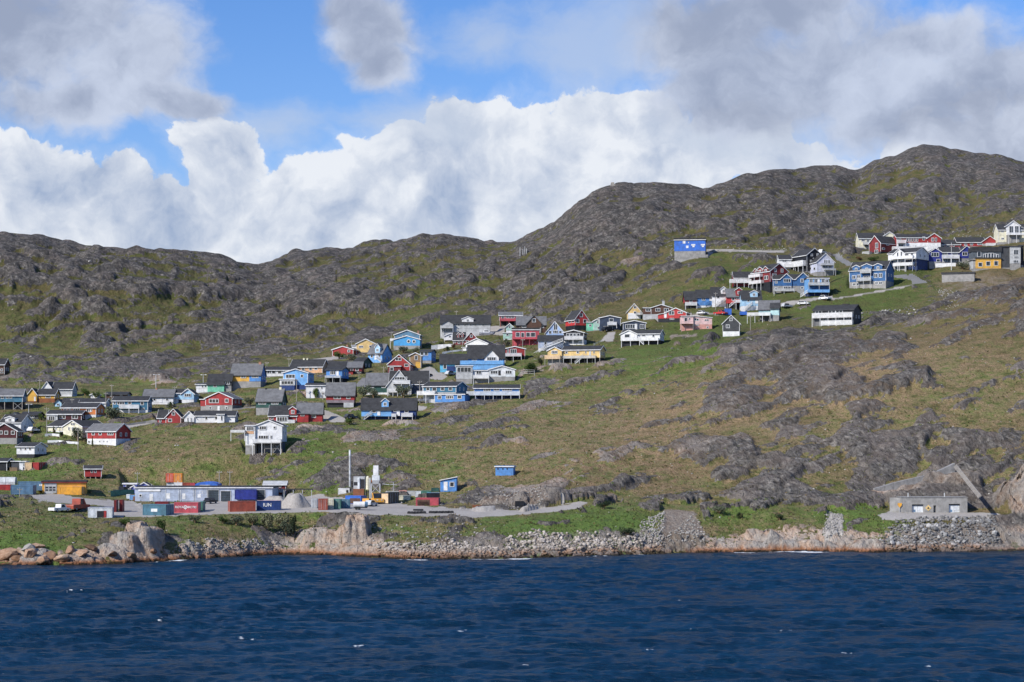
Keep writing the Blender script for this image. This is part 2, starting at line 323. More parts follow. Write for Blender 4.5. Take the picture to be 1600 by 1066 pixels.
# ---------------------------------------------------------------- what grows where: (column, row, rock share, fresh green, dry / brown, roughness of the rock)
COVER = [
    (0, 400, .80, .1, .15), (100, 420, .85, .1, .15), (180, 440, .75, .1, .15), (250, 400, .55, .2, .2), (300, 430, .60, .25, .2), (240, 460, .35, .35, .2), (380, 430, .75, .1, .2),
    (40, 500, .35, .35, .25), (120, 520, .42, .3, .3), (200, 540, .45, .3, .3), (270, 520, .42, .35, .3), (30, 550, .25, .5, .2), (330, 560, .62, .2, .2), (340, 540, .75, .1, .1), (100, 580, .3, .5, .3),
    (200, 585, .42, .45, .2), (420, 480, .72, .1, .2), (500, 430, .72, .1, .25), (560, 410, .55, .2, .3), (640, 395, .6, .1, .3), (720, 395, .6, .1, .35), (480, 530, .42, .25, .35), (560, 530, .80, .1, .2),
    (560, 480, .6, .2, .2), (620, 470, .35, .35, .25), (680, 480, .22, .5, .2), (640, 510, .1, .5, .3), (740, 450, .62, .25, .2), (800, 430, .80, .1, .2), (870, 430, .8, .1, .2), (760, 500, .4, .35, .3),
    (1350, 580, .3, .15, 1.0), (1480, 530, .35, .1, 1.0), (1280, 590, .4, .1, 1.0), (1560, 520, .45, .2, .9), (860, 490, .2, .35, .5), (920, 490, .2, .3, .6), (980, 450, .3, .3, .5), (1000, 410, .5, .3, .4), (1060, 450, .22, .4, .5), (930, 340, .88, .05, .2), (1000, 310, .92, .05, .2), (1050, 350, .85, .1, .3),
    (1100, 320, .92, .05, .2), (1200, 300, .9, .05, .25), (1150, 360, .85, .05, .3), (1250, 350, .85, .1, .3), (1320, 300, .85, .1, .3), (1300, 340, .6, .3, .35), (1380, 320, .55, .3, .35), (1450, 250, .9, .1, .2), (1450, 320, .5, .3, .4),
    (1550, 270, .85, .1, .2), (1560, 310, .6, .25, .3), (1520, 350, .55, .2, .5), (1420, 350, .7, .1, .3), (1120, 415, .06, .85, .2), (1160, 420, .05, .9, .1), (1060, 410, .4, .4, .4), (1090, 440, .12, .6, .4), (1250, 385, .45, .2, .4),
    (1330, 390, .3, .4, .3),
    # the village
    (20, 610, .45, .3, .3), (100, 620, .3, .5, .3), (150, 640, .22, .6, .2), (200, 650, .3, .8, .2), (60, 680, .15, .7, .4), (110, 700, .10, .8, .3), (240, 660, .45, .35, .4), (300, 650, .5, .35, .3), (400, 640, .4, .4, .3),
    (500, 640, .45, .4, .2), (600, 650, .3, .5, .3), (450, 600, .3, .5, .2), (560, 580, .4, .4, .3), (680, 570, .3, .5, .3), (720, 640, .55, .3, .4), (780, 650, .5, .35, .5), (840, 600, .55, .3, .3), (800, 580, .2, .8, .1), (900, 590, .5, .3, .3),
    (860, 560, .3, .5, .3), (960, 560, .15, .8, .2), (1000, 590, .15, .75, .3), (930, 620, .4, .45, .4), (1060, 540, .08, .95, .1), (1120, 530, .1, .9, .1), (1080, 580, .3, .55, .4), (1160, 560, .3, .5, .4), (1220, 530, .25, .6, .4),
    (1260, 470, .1, .8, .3), (1360, 465, .05, .95, .1), (1420, 460, .05, 1.0, .05), (1440, 450, .05, .95, .1), (1340, 490, .15, .8, .2), (1250, 520, .15, .7, .3), (1540, 440, .04, .15, 1.0), (1500, 445, .06, .2, 1.0), (1500, 465, .06, .4, .9), (1590, 430, .06, .2, 1.0),
    (1450, 425, .15, .7, .2), (1560, 380, .3, .35, .5),
    # below the village
    (200, 690, .42, .4, .55), (300, 710, .36, .45, .5), (240, 730, .3, .45, .5), (150, 720, .35, .4, .6), (360, 700, .3, .5, .4), (420, 720, .3, .5, .3), (500, 680, .2, .8, .2), (560, 700, .35, .55, .3), (620, 700, .3, .5, .3), (660, 680, .5, .3, .5),
    (500, 730, .15, .8, .2), (650, 730, .08, .75, .4), (720, 720, .06, .75, .45), (740, 690, .45, .3, .4), (800, 690, .25, .6, .6), (840, 700, .15, .45, .8), (780, 730, .10, .5, .7), (820, 755, .12, .5, .7), (880, 680, .22, .6, .6), (920, 700, .12, .5, .8),
    (900, 740, .15, .5, .6), (960, 730, .4, .35, .7), (700, 760, .2, .4, .7), (420, 745, .4, .4, .4), (20, 740, .1, .8, .3), (120, 745, .1, .7, .4), (200, 760, .08, .6, .6),
    # the brown hill
    (1000, 640, .4, .3, .9), (1060, 620, .45, .25, .9), (900, 650, .25, .5, .7), (1080, 660, .5, .25, .7), (1020, 690, .3, .4, .8), (1150, 600, .5, .25, .9), (1200, 575, .85, .15, .8), (1260, 560, .9, .1, .6), (1330, 545, .92, .1, .7),
    (1400, 528, .92, .1, .7), (1380, 570, .75, .1, .8), (1460, 502, .9, .1, .9), (1540, 484, .92, .1, .6), (1590, 465, .92, .1, .7), (1250, 610, .72, .1, .6), (1220, 640, .68, .15, .6), (1310, 620, .45, .3, .7), (1180, 660, .35, .4, .6), (1300, 660, .3, .5, .5),
    (1400, 640, .25, .5, .6), (1450, 600, .2, .55, .6), (1500, 560, .3, .55, .5), (1500, 610, .6, .25, .5), (1570, 600, .55, .3, .5), (1570, 560, .35, .5, .5), (1490, 660, .3, .45, .6), (1580, 660, .5, .3, .6), (1060, 730, .5, .3, .7),
    (1130, 720, .55, .3, .6), (1060, 760, .6, .3, .5), (1180, 740, .45, .35, .6), (1250, 720, .68, .2, .4), (1200, 770, .78, .15, .3), (1280, 770, .85, .1, .2), (1130, 770, .7, .2, .4), (1300, 720, .35, .4, .6), (1360, 710, .78, .15, .5), (1420, 730, .55, .3, .5),
    (1350, 760, .7, .2, .3), (1480, 720, .4, .4, .5), (1540, 700, .5, .3, .6), (1590, 740, .6, .3, .5), (1520, 770, .92, 0, .2), (1440, 780, .95, 0, .2), (1000, 760, .5, .3, .6), (980, 780, .5, .4, .5),
    # quarry face and shore bank
    (840, 775, 1.0, 0, .3), (790, 780, .9, 0, .4), (870, 770, .9, .1, .3), (760, 785, .6, .1, .6), (1580, 790, 1.0, 0, .3), (1600, 820, 1.0, 0, .3),
    (20, 800, .3, .4, .5), (60, 820, .05, .8, .3), (40, 840, .08, .95, .2), (110, 810, .35, .6, .4), (120, 835, .25, .6, .3), (150, 820, .5, .4, .4), (205, 830, 1.0, 0, .1), (230, 850, 1.0, 0, .1), (180, 850, .8, .2, .2), (255, 825, .1, .8, .3), (270, 845, .2, .7, .3),
    (320, 835, .35, .4, .4), (350, 825, .3, .6, .3), (420, 820, .06, .75, .35), (390, 835, .2, .55, .5), (440, 835, .3, .6, .2), (340, 855, .75, .1, .4), (470, 810, .15, .7, .3), (500, 825, .75, .2, .3), (550, 830, 1.0, 0, .2), (540, 810, .8, .1, .3),
    (510, 840, .4, .7, .2), (600, 825, .05, .75, .3), (650, 825, .08, .6, .4), (700, 825, .08, .65, .5), (680, 845, .35, .2, .4), (740, 835, .25, .4, .3), (790, 818, .02, 1.0, .1), (850, 815, .02, .95, .2), (900, 808, .02, 1.0, .1), (950, 805, .02, 1.0, .05), (980, 815, .02, .95, .1), (860, 832, .05, .7, .3),
    (1020, 815, .4, .6, .2), (1130, 805, .1, .8, .3), (1180, 805, .08, .85, .3), (1230, 815, .12, .75, .4), (1290, 808, .1, .8, .3), (1340, 825, .12, .9, .2), (1360, 815, .15, .85, .2), (1120, 825, .2, .7, .3), (1170, 822, .2, .7, .3), (1200, 845, 1.0, 0, .3),
    (1280, 845, 1.0, 0, .3), (1340, 850, .9, 0, .3), (1080, 830, .1, .1, .8), (1450, 830, .9, 0, .2), (1560, 830, .8, .1, .4),
]
# bare ground: polygons in photo pixels on the visible slope -> 1 gravel, 2 asphalt, 3 loose dirt
PATCH = [
    (1, [(46, 773), (95, 772), (132, 779), (205, 783), (228, 793), (300, 783), (440, 781), (505, 772), (520, 797), (470, 801), (340, 804), (205, 808), (150, 808), (190, 797), (150, 789), (100, 787), (60, 783)]),
    (1, [(500, 776), (600, 780), (640, 790), (740, 796), (800, 798), (860, 792), (905, 784), (922, 785), (905, 794), (850, 801), (800, 806), (740, 809), (640, 806), (560, 803), (500, 800)]),
    (3, [(1038, 796), (1085, 798), (1108, 850), (1085, 856), (1030, 852)]),
    (1, [(1298, 801), (1316, 805), (1318, 838), (1290, 846), (1284, 836)]),
    (1, [(1374, 804), (1390, 800), (1560, 801), (1568, 809), (1400, 813), (1380, 812)]),
    (1, [(938, 533), (950, 518), (962, 518), (958, 533)]),
    (1, [(655, 578), (672, 572), (700, 588), (690, 594), (664, 592)]),
    (2, [(552, 604), (566, 590), (578, 590), (572, 606)]),
    (1, [(503, 640), (512, 642), (540, 654), (545, 660), (518, 660), (505, 650)]),
    (2, [(1296, 399), (1304, 397), (1334, 412), (1326, 417)]),
    (2, [(1396, 430), (1425, 427), (1452, 441), (1424, 446), (1424, 438), (1400, 435)]),
    (1, [(1376, 453.5), (1424, 445), (1426, 447), (1376, 456.5), (1300, 469), (1296, 467)]),
    (1, [(1106, 389), (1170, 391), (1225, 391), (1225, 394), (1106, 393)]),
    (1, [(765, 508), (790, 508), (786, 524), (752, 520)]),
    (3, [(1046, 524), (1090, 521), (1090, 524), (1046, 528)]),
    (1, [(1178, 476), (1262, 466), (1300, 462), (1300, 465), (1200, 482)]),
    (1, [(193, 666), (246, 655), (246, 659), (196, 670)]),
    (1, [(1078, 489.5), (1132, 488), (1132, 491.5), (1078, 493)]),
    (1, [(96, 672), (122, 668), (136, 672), (132, 676), (98, 677)]),
    (1, [(478, 561), (520, 556), (545, 557), (545, 560), (480, 565)]),
    (1, [(690, 524), (760, 515), (790, 516), (760, 523), (694, 529)]),
    (1, [(640, 640), (655, 634), (668, 636), (660, 642)]),
]
def in_poly(px, py, poly):
    r = np.zeros(px.shape, bool); n = len(poly)
    for i in range(n):
        x1, y1 = poly[i]; x2, y2 = poly[(i + 1) % n]
        c = ((y1 > py) != (y2 > py)) & (px < (x2 - x1) * (py - y1) / ((y2 - y1) + 1e-9) + x1)
        r ^= c
    return r

# ---------------------------------------------------------------- the houses, read off the photograph
# Z[..] = crop of the photo in which the numbers were read: (x origin, y origin, pixels per photo pixel)
Z = dict(A=(0, 540, 5.923), B=(220, 540, 5.923), C=(440, 500, 5.923), D=(640, 470, 5.923), E=(820, 440, 5.923), F=(1040, 350, 5.611), G=(1300, 330, 5.33),
         H=(0, 700, 5.923), I=(200, 710, 5.923), J=(440, 690, 5.33), K=(720, 690, 5.0), L=(1280, 690, 5.0), N=(1440, 340, 10.0), O=(1330, 340, 10.66),
         Q=(1180, 380, 10.66), S=(1050, 440, 8.889), T=(400, 520, 10.0), U=(520, 500, 10.0), V=(640, 485, 8.889), W=(0, 590, 9.693), X=(0, 690, 11.842),
         Y=(60, 740, 10.0), P=(160, 735, 9.412), AA=(620, 730, 8.0), BB=(535, 695, 9.27))
HOUSES = []
def h(z, label, main, wall, roof='slate', cat='house', name='house', group=None, **kw):
    HOUSES.append(dict(z=z, label=label, main=main, wall=wall, roof=roof, cat=cat, name=name, group=group, **kw))
# main = (kind, x0, x1, base, eave, ridge); kinds: E eaves to the front, G gable to the front, F flat, M single slope
# ---- west end of the village
h('A', 'teal house on cross-braced stilts under a weathered grey roof', ('E', -40, 205, 522, 462, 400), 'teal', 'grey', sd=240, stilt=(592, 'dark', 4, 1), win=[(25, 480, 30, 24), (68, 478, 30, 24), (100, 478, 24, 24)])
h('A', 'yellow house with orange plank base and a small gabled wing', ('E', 345, 505, 490, 455, 400), 'yellow', 'slate', fd=(528, 'rust'), win=[(443, 473, 46, 26)],
  wings=[('G', 266, 345, 515, 450, 398, 'yellow', 'slate', .6, 5)], doors=[(330, 495, 16, 40, 'white')])
h('A', 'grey house with white gable in front of the dark scree hollow', ('E', 487, 665, 452, 402, 338), 'palegrey', 'slate', fd=(470, 'white'), win=[(512, 411, 42, 16, 2), (560, 411, 42, 16, 2), (607, 411, 42, 16, 2), (645, 411, 30, 16)],
  wings=[('G', 395, 487, 452, 400, 336, 'white', 'slate', .5, 8)])
h('A', 'low grey shed with a pale blue gable behind a dark conifer', ('E', 575, 735, 562, 528, 487), 'palegrey', 'slate', cat='shed', name='shed', wings=[('G', 518, 578, 566, 530, 500, 'paleblue', 'slate', 1, 4)], win=[], wwin=[(546, 546, 24, 18)])
h('A', 'low white house with broad white fascia under a black roof', ('E', 738, 975, 566, 526, 490), 'white', 'slate', trimh=.5, win=[(800, 540, 36, 18), (900, 540, 36, 18)])
h('A', 'orange house with white basement and long dark roof', ('E', 570, 885, 640, 574, 532), 'orange', 'slate', sd=966, fd=(660, 'white'), trimh=.3, win=[(605, 592, 34, 22, 2), (645, 590, 34, 22, 2), (708, 591, 66, 22, 3), (818, 600, 42, 34, 2), (840, 598, 22, 28)])
h('A', 'dark red house with grey glazed porch under a black roof', ('E', 440, 750, 692, 634, 600), 'maroon', 'slate', sd=806, trimh=.3, win=[(577, 660, 62, 36, 2), (690, 660, 58, 36, 2)], wings=[('F', 448, 540, 706, 645, 640, 'palegrey', 'slate', .8, 2)], wwin=[(487, 674, 60, 44, 3)])
h('A', 'cream white house with a tall front gable behind a white garden wall', ('E', 445, 612, 790, 745, 692), 'cream', 'slate', fd=(800, 'white'), win=[(520, 770, 24, 22), (585, 774, 26, 26)],
  wings=[('G', 600, 770, 865, 752, 695, 'cream', 'slate', .8, 9)], wwin=[(688, 728, 52, 20, 2), (655, 770, 22, 30), (688, 770, 30, 30, 2), (730, 772, 24, 26)], sd=870)
h('A', 'red house on a white basement with three square windows along the eaves', ('E', 808, 1070, 862, 792, 724), 'red', 'grey', sd=1206, fd=(918, 'white'), win=[(865, 816, 36, 30), (928, 816, 36, 30), (1020, 816, 66, 30, 3), (920, 886, 14, 12), (958, 886, 14, 12), (990, 886, 14, 12), (826, 890, 20, 24)])
h('A', 'teal house with white balcony panels beside a big grey-green bush', ('E', 1045, 1365, 596, 510, 470), 'tealblue', 'slate', sd=1406, fd=(622, 'white'), win=[(1064, 532, 24, 28), (1120, 534, 70, 30, 3), (1200, 532, 34, 28), (1313, 535, 34, 32), (1322, 587, 28, 22)],
  bal=[(1112, 1292, 550, 580, 'white', 622)])
h('A', 'white house with broad grey roof and a red shed before it', ('E', 1325, 1600, 528, 474, 404), 'white', 'grey', fd=(545, 'white'), win=[(1430, 500, 26, 22), (1545, 500, 26, 22)], chim=[(1430, 392, 14, 'brick')], doors=[(1490, 508, 24, 38, 'white')])
h('A', 'white house with a wide roof dormer and bluish end gable', ('E', 5, 190, 805, 712, 640), 'white', 'slate', sd=302, depth=9, dorm=[(90, 92, 708, 672, 656, 'white')], win=[(150, 765, 34, 42, 2), (60, 770, 44, 34, 2)], bal=[(30, 130, 738, 764, 'grey', 800)])
h('A', 'maroon gabled house with row of square windows on a white concrete basement', ('G', -70, 152, 855, 790, 722), 'maroon', 'slate', fd=(912, 'concrete'), win=[(8, 805, 34, 34), (57, 807, 36, 36), (117, 807, 36, 36), (-40, 805, 34, 34)])
h('A', 'small white boxy house on a dark plinth above the red shed', ('E', 157, 316, 1006, 936, 900), 'white', 'slate', sd=427, depth=8.5, fd=(1042, 'dark'), win=[(193, 956, 14, 26), (235, 956, 20, 26), (277, 956, 20, 26)])
h('A', 'black-roofed grey house with a small white front gable', ('E', 200, 352, 680, 642, 614), 'darkgrey', 'slate', win=[(300, 660, 34, 24, 2)], wings=[('G', 108, 172, 668, 640, 620, 'white', 'slate', .5, 4)])
h('A', 'brown cabin with low dark roof below the scree', ('E', 980, 1172, 488, 452, 430), 'brown', 'slate', cat='cabin', name='cabin', win=[(1030, 468, 20, 14), (1120, 466, 20, 14)])
h('A', 'tiny white hut behind a green bush under the crag', ('G', 842, 905, 490, 455, 442), 'white', 'slate', cat='hut', name='hut', win=[(852, 470, 14, 14)], depth=4)
h('A', 'dark timber building cut off by the picture edge', ('E', -120, 38, 268, 175, 120), 'brown', 'slate', cat='building', name='timber_building', fd=(280, 'dark'), win=[(14, 225, 22, 22), (14, 250, 26, 12)])
# ---- middle west
h('B', 'light blue house with pale blue gable above a dark garage opening', ('E', 288, 386, 498, 440, 402), 'paleblue', 'slate', fd=(532, 'white'), win=[(330, 468, 24, 18)], wings=[('G', 382, 492, 500, 446, 402, 'paleblue', 'slate', .8, 9)], wwin=[(436, 460, 62, 28, 3)], doors=[(365, 517, 34, 30, 'dark'), ])
h('B', 'low white house wing against the grey cliff', ('E', 512, 618, 398, 360, 346), 'white', 'slate', fd=(436, 'white'), win=[(570, 377, 14, 24), (600, 377, 22, 24)])
h('B', 'mint green house with tall black roof', ('E', 618, 770, 430, 356, 262), 'mint', 'slate', win=[(687, 373, 34, 26)], wings=[('E', 772, 835, 372, 322, 262, 'darkgrey', 'slate', -.5, 5)], wwin=[(800, 345, 40, 30, 2)])
h('B', 'half yellow half blue duplex with brick chimney', ('E', 833, 1108, 332, 270, 167), 'yellow', 'grey', sd=1156, fd=(390, 'concrete'), panel=[(1004, 1108, 332, 270, 'blue')], win=[(950, 288, 52, 28, 2), (1057, 287, 62, 28, 3)], chim=[(1081, 150, 24, 'brick')])
h('B', 'red house with wide front gable on a grey basement with white door', ('G', 600, 846, 552, 488, 432), 'red', 'grey', sd=936, depth=9, fd=(604, 'concrete'), win=[(677, 513, 96, 38, 3), (794, 511, 36, 36), (646, 578, 30, 24), (793, 578, 26, 24)],
  doors=[(721, 582, 22, 40, 'white')], wings=[('F', 548, 600, 560, 500, 494, 'red', 'slate', -.5, 5)])
h('B', 'dark green house with steep ribbed grey roof', ('E', 1066, 1300, 576, 513, 400), 'green', 'grey', sd=1351, fd=(642, 'concrete'), win=[(1124, 528, 74, 34, 4), (1240, 528, 70, 34, 4)], chim=[(1268, 384, 22, 'cream'), (1133, 394, 14, 'dark')])
h('B', 'small red cabin with white-edged gable and low side annex', ('G', 232, 370, 718, 662, 588), 'red', 'slate', cat='cabin', name='cabin', win=[(302, 630, 32, 34), (271, 693, 38, 30)], wings=[('E', 157, 236, 718, 668, 596, 'red', 'slate', -.3, 6)], wwin=[(180, 694, 20, 34)])
h('B', 'long white house with blue-edged porch roof', ('E', 498, 868, 714, 650, 606), 'white', 'slate', win=[(607, 670, 24, 38), (700, 670, 30, 38)], wings=[('G', 407, 498, 706, 656, 610, 'white', 'slate', .4, 7), ('F', 712, 776, 724, 640, 634, 'white', 'blue', 1.2, 4)], wwin=[(440, 685, 12, 30), (470, 685, 12, 30), (752, 672, 16, 40)])
h('B', 'tall white house with balconies on dark stilts above the green bank', ('G', 1062, 1306, 890, 742, 692), 'white', 'slate', sd=1352, depth=9, stilt=(995, 'grey', 4, 1), win=[(1130, 763, 66, 38, 3), (1238, 760, 28, 28), (1135, 849, 94, 38, 4), (1206, 848, 18, 34)],
  wings=[('F', 972, 1062, 925, 742, 736, 'white', 'white', .6, 6)], wwin=[(1016, 769, 70, 40, 4)], bal=[(1040, 1302, 868, 898, 'white', 975), (842, 972, 784, 800, 'white', 845)], panels=[(976, 1050, 818, 794, 'peach')])
h('B', 'red and grey-roofed duplex with white glazed porch', ('E', 1186, 1440, 716, 648, 556), 'red', 'slate', dorm=[(1405, 66, 640, 588, 566, 'red')], win=[(1215, 672, 26, 28)], wings=[('F', 1258, 1366, 720, 652, 646, 'white', 'white', 1.2, 3)], wwin=[(1312, 682, 96, 44, 4)], bal=[(1366, 1430, 690, 720, 'white', 735)])
h('B', 'long low white house with many windows under a black roof', ('E', 1150, 1432, 284, 228, 196), 'white', 'slate', win=[(1180, 245, 60, 32, 3), (1230, 246, 36, 30), (1285, 246, 36, 30), (1340, 246, 36, 30), (1395, 246, 36, 30)])
# ---- centre
h('C', 'sky blue gabled house with white conservatory on a dark base', ('G', 15, 242, 602, 490, 455), 'skyblue', 'slate', sd=300, depth=10, win=[(82, 522, 90, 38, 3), (188, 519, 30, 28)], wings=[('F', -8, 128, 606, 552, 546, 'white', 'white', 1.4, 3)], wwin=[(62, 582, 116, 34, 4)], fd=(642, 'navy'))
h('C', 'peach coloured long house with black roof under the crag', ('E', 80, 376, 492, 432, 364), 'peach', 'slate', sd=436, trimh=.25, win=[(316, 452, 34, 24), (200, 455, 30, 24), (268, 455, 30, 24)], chim=[(178, 352, 14, 'cream'), (210, 352, 14, 'cream')])
h('C', 'blue house with flat black roof and balcony on posts', ('E', 413, 560, 540, 462, 436), 'blue', 'slate', sd=622, stilt=(576, 'dark', 3, 0), win=[(474, 490, 54, 38, 3)], doors=[(517, 492, 24, 50, 'white')], bal=[(413, 556, 516, 532, 'palegrey', 572)])
h('C', 'black-roofed row house with red lower wall and white windows', ('E', 590, 742, 476, 440, 385), 'darkred', 'grey', sd=766, win=[(640, 458, 46, 30, 2), (697, 458, 30, 30)], fd=(500, 'dark'), wings=[('E', 432, 588, 476, 440, 385, 'darkgrey', 'slate', 0, 7), ('F', 596, 664, 540, 474, 470, 'red', 'red', 1.2, 3)], wwin=[(635, 508, 14, 16)])
h('C', 'dark green boathouse-like house with black roof', ('E', 668, 752, 452, 388, 345), 'green', 'slate', sd=836, depth=9, win=[(705, 420, 20, 18)])
h('C', 'low red gabled house behind leafy bushes', ('G', 470, 662, 330, 276, 245), 'red', 'slate', sd=756, depth=12, win=[(622, 288, 26, 24)], chim=[(571, 228, 16, 'brick')])
h('C', 'golden yellow gabled house with a white porch', ('G', 690, 868, 300, 222, 178), 'lightyellow', 'slate', win=[(735, 249, 40, 24, 3), (820, 246, 20, 22)], wings=[('F', 648, 694, 262, 236, 232, 'white', 'white', -.5, 3)])
h('C', 'blue house with one gabled dormer and deep blue end wall', ('E', 800, 930, 395, 312, 222), 'skyblue', 'grey', sd=1022, depth=8, dorm=[(886, 50, 306, 252, 220, 'paleblue')], win=[(835, 335, 26, 30), (905, 335, 22, 30)], stairs=[(935, 392, 880, 342, 'white')], doors=[(870, 345, 20, 48, 'white')])
h('C', 'two-tier bright blue house with round white windows', ('G', 1045, 1278, 190, 138, 95), 'slateblue', 'slate', sd=1300, win=[(1140, 150, 40, 14)], wings=[('G', 1043, 1284, 240, 184, 150, 'brightblue', 'slate', 1.6, 3)], rwin=[(1180, 200, 34), (1229, 202, 34)], chim=[(1256, 98, 18, 'brick')], fd=(262, 'concrete'), bal=[(1008, 1046, 175, 192, 'white', 236)])
h('C', 'boxy blue house on concrete with two white windows', ('E', 1280, 1386, 376, 292, 272), 'blue', 'slate', sd=1428, depth=8, fd=(396, 'concrete'), win=[(1300, 311, 34, 34), (1339, 311, 34, 34)])
h('C', 'red gabled house with white-framed twin windows and porch roof', ('G', 985, 1188, 492, 406, 322), 'red', 'slate', sd=1222, depth=9, win=[(1080, 363, 58, 30, 2), (1155, 420, 38, 28)], wings=[('F', 990, 1108, 492, 432, 424, 'darkred', 'slate', 1.4, 3)], wwin=[(1025, 456, 36, 32)], doors=[])
h('C', 'narrow brown timber house with orange lower storey', ('G', 1186, 1290, 446, 330, 304), 'wood', 'slate', sd=1306, depth=6, panels=[(1240, 1286, 446, 390, 'yellow')], win=[(1245, 350, 26, 44)])
h('C', 'big black-roofed house with white A-frame front and balcony', ('E', 1000, 1356, 690, 588, 470), 'palegrey', 'slate', wings=[('G', 976, 1202, 690, 610, 466, 'palegrey', 'slate', 1.0, 11)], wwin=[(1105, 542, 118, 30, 5), (1060, 600, 54, 22, 3), (1140, 600, 60, 22, 3), (1100, 650, 90, 40, 4)], panels=[(1206, 1300, 690, 592, 'navygrey')], bal=[(1032, 1192, 562, 590, 'white', 690), (985, 1080, 640, 668, 'white', 700)])
h('C', 'old grey-roofed house with dark green ground floor behind bushes', ('E', 782, 1030, 672, 600, 490), 'green', 'grey', win=[(835, 615, 40, 26, 3), (945, 615, 40, 28, 2)], fd=(690, 'white'))
h('C', 'faded red house with big grey roof and pale garage', ('E', 412, 672, 742, 695, 580), 'red', 'grey', sd=690, fd=(768, 'mauve'), win=[(515, 718, 66, 30, 2), (617, 718, 38, 28)], doors=[(620, 788, 92, 44, 'palegrey')], stiltwall=(810, 'dark'))
h('C', 'plain white house with black roof and a round green tree', ('E', 226, 416, 672, 606, 584), 'white', 'slate', fd=(722, 'white'), win=[(372, 628, 16, 22), (382, 682, 24, 14)])
h('C', 'red house with tall grey roof beside the gravel lane', ('E', 140, 376, 942, 866, 768), 'red', 'grey', sd=388, win=[(298, 885, 40, 44)], wings=[('F', 145, 250, 955, 872, 868, 'red', 'red', 1.0, 2)], wwin=[(195, 882, 34, 20)])
h('C', 'sky blue and navy duplex with one blue dormer and porch stairs', ('E', 740, 1242, 892, 826, 724), 'skyblue', 'slate', panel=[(1016, 1242, 892, 826, 'navy')], dorm=[(957, 66, 806, 752, 724, 'skyblue')], win=[(858, 843, 36, 34), (1048, 840, 28, 26), (1155, 845, 38, 32)],
  doors=[(900, 858, 28, 54, 'white'), (1080, 858, 30, 60, 'white')], bal=[(1110, 1215, 864, 892, 'white', 920), (1020, 1062, 870, 892, 'white', 920)], stairs=[(762, 924, 840, 868, 'palegrey')], stilt=(922, 'navy', 5, 0), chim=[(1240, 740, 10, 'dark')])
# ---- centre east
h('V', 'long grey-white house with glazed veranda and small white roof gable', ('E', 430, 1120, 250, 178, 60), 'palegrey', 'slate', fd=(352, 'palegrey'), win=[(680, 205, 40, 22), (770, 205, 40, 22), (850, 205, 40, 22), (915, 205, 40, 22), (1020, 205, 40, 22)],
  wings=[('G', 455, 605, 352, 190, 145, 'palegrey', 'slate', 1.2, 9)], wwin=[(520, 280, 150, 56, 5)], dorm=[(806, 160, 160, 120, 88, 'white')], bal=[(430, 610, 222, 248, 'palegrey', 350)])
h('V', 'white terrace cabin with a peaked dark roof beside the veranda house', ('G', 640, 830, 300, 262, 238), 'white', 'slate', cat='cabin', name='cabin', win=[(740, 282, 30, 18)], depth=4)
h('V', 'dark red house with a pair of white-trimmed dormers', ('E', 605, 770, 478, 412, 300), 'darkred', 'slate', dorm=[(676, 38, 376, 330, 308, 'red'), (730, 38, 372, 326, 304, 'red')], win=[(630, 442, 30, 26), (685, 448, 36, 36), (738, 440, 22, 30)], wings=[('G', 768, 942, 478, 400, 302, 'darkred', 'slate', .4, 8)], wwin=[(858, 360, 40, 40), (805, 438, 40, 36)])
h('V', 'white garden house with peaked roof and white deck', ('G', 500, 650, 415, 350, 318), 'white', 'slate', cat='cabin', name='cabin', depth=4, win=[(560, 365, 30, 24)], bal=[(480, 620, 384, 412, 'white', 440)])
h('D', 'white house with broad plain gable above the big black roof', ('G', 520, 722, 462, 396, 350), 'white', 'slate', sd=800, depth=10, wings=[('F', 488, 526, 462, 432, 428, 'white', 'white', .3, 4)], win=[(545, 440, 12, 12)])
h('D', 'large house with huge black roof and a blue balcony parapet', ('E', 540, 876, 600, 526, 408), 'blue', 'slate', wings=[('G', 692, 826, 596, 525, 455, 'white', 'slate', .5, 7)], wwin=[(757, 538, 82, 34, 4)], parapet=[(468, 866, 556, 592, 'skyblue')], win=[(600, 542, 50, 22, 3), (850, 545, 20, 24)], fd=(640, 'concrete'))
h('D', 'cyan house wing with long dark roof by the gravel parking place', ('E', 282, 532, 662, 578, 490), 'cyan', 'slate', win=[(327, 607, 34, 46), (440, 600, 40, 30)], panels=[(345, 425, 655, 605, 'navy')])
h('D', 'low white house with wide front gable and glazed sunroom', ('G', 735, 975, 704, 637, 603), 'palewhite', 'slate', win=[(782, 662, 66, 34, 3), (915, 662, 60, 34, 3)], doors=[(868, 672, 44, 56, 'white'), (832, 668, 22, 44, 'dark')],
  wings=[('F', 582, 736, 715, 648, 640, 'white', 'slate', -.2, 6), ('F', 430, 582, 725, 606, 600, 'palegrey', 'slate', .5, 5)], wwin=[(505, 640, 132, 50, 4), (640, 664, 50, 34, 2)], fd=(745, 'concrete'), bal=[(590, 735, 690, 716, 'white', 745)])
h('D', 'dark blue house with black roof and bright blue lower wing', ('E', 125, 430, 848, 792, 750), 'tealblue', 'slate', sd=536, depth=10, win=[(170, 816, 36, 34), (230, 818, 46, 40), (305, 816, 40, 34), (378, 816, 40, 34)],
  wings=[('F', 252, 526, 940, 872, 862, 'blue', 'slate', 1.6, 3)], wwin=[(296, 896, 40, 32), (388, 896, 74, 32, 4), (478, 894, 42, 32)], bal=[(84, 248, 836, 868, 'white', 935)], fd=(945, 'palegrey'))
h('D', 'long bright blue house with white balcony above pink rock', ('E', 596, 1016, 872, 810, 776), 'blue', 'slate', stilt=(912, 'navy', 7, 0), win=[(716, 823, 66, 30, 3), (805, 822, 54, 24, 2), (902, 822, 94, 24, 4)], bal=[(528, 1020, 842, 872, 'palewhite', 918)])
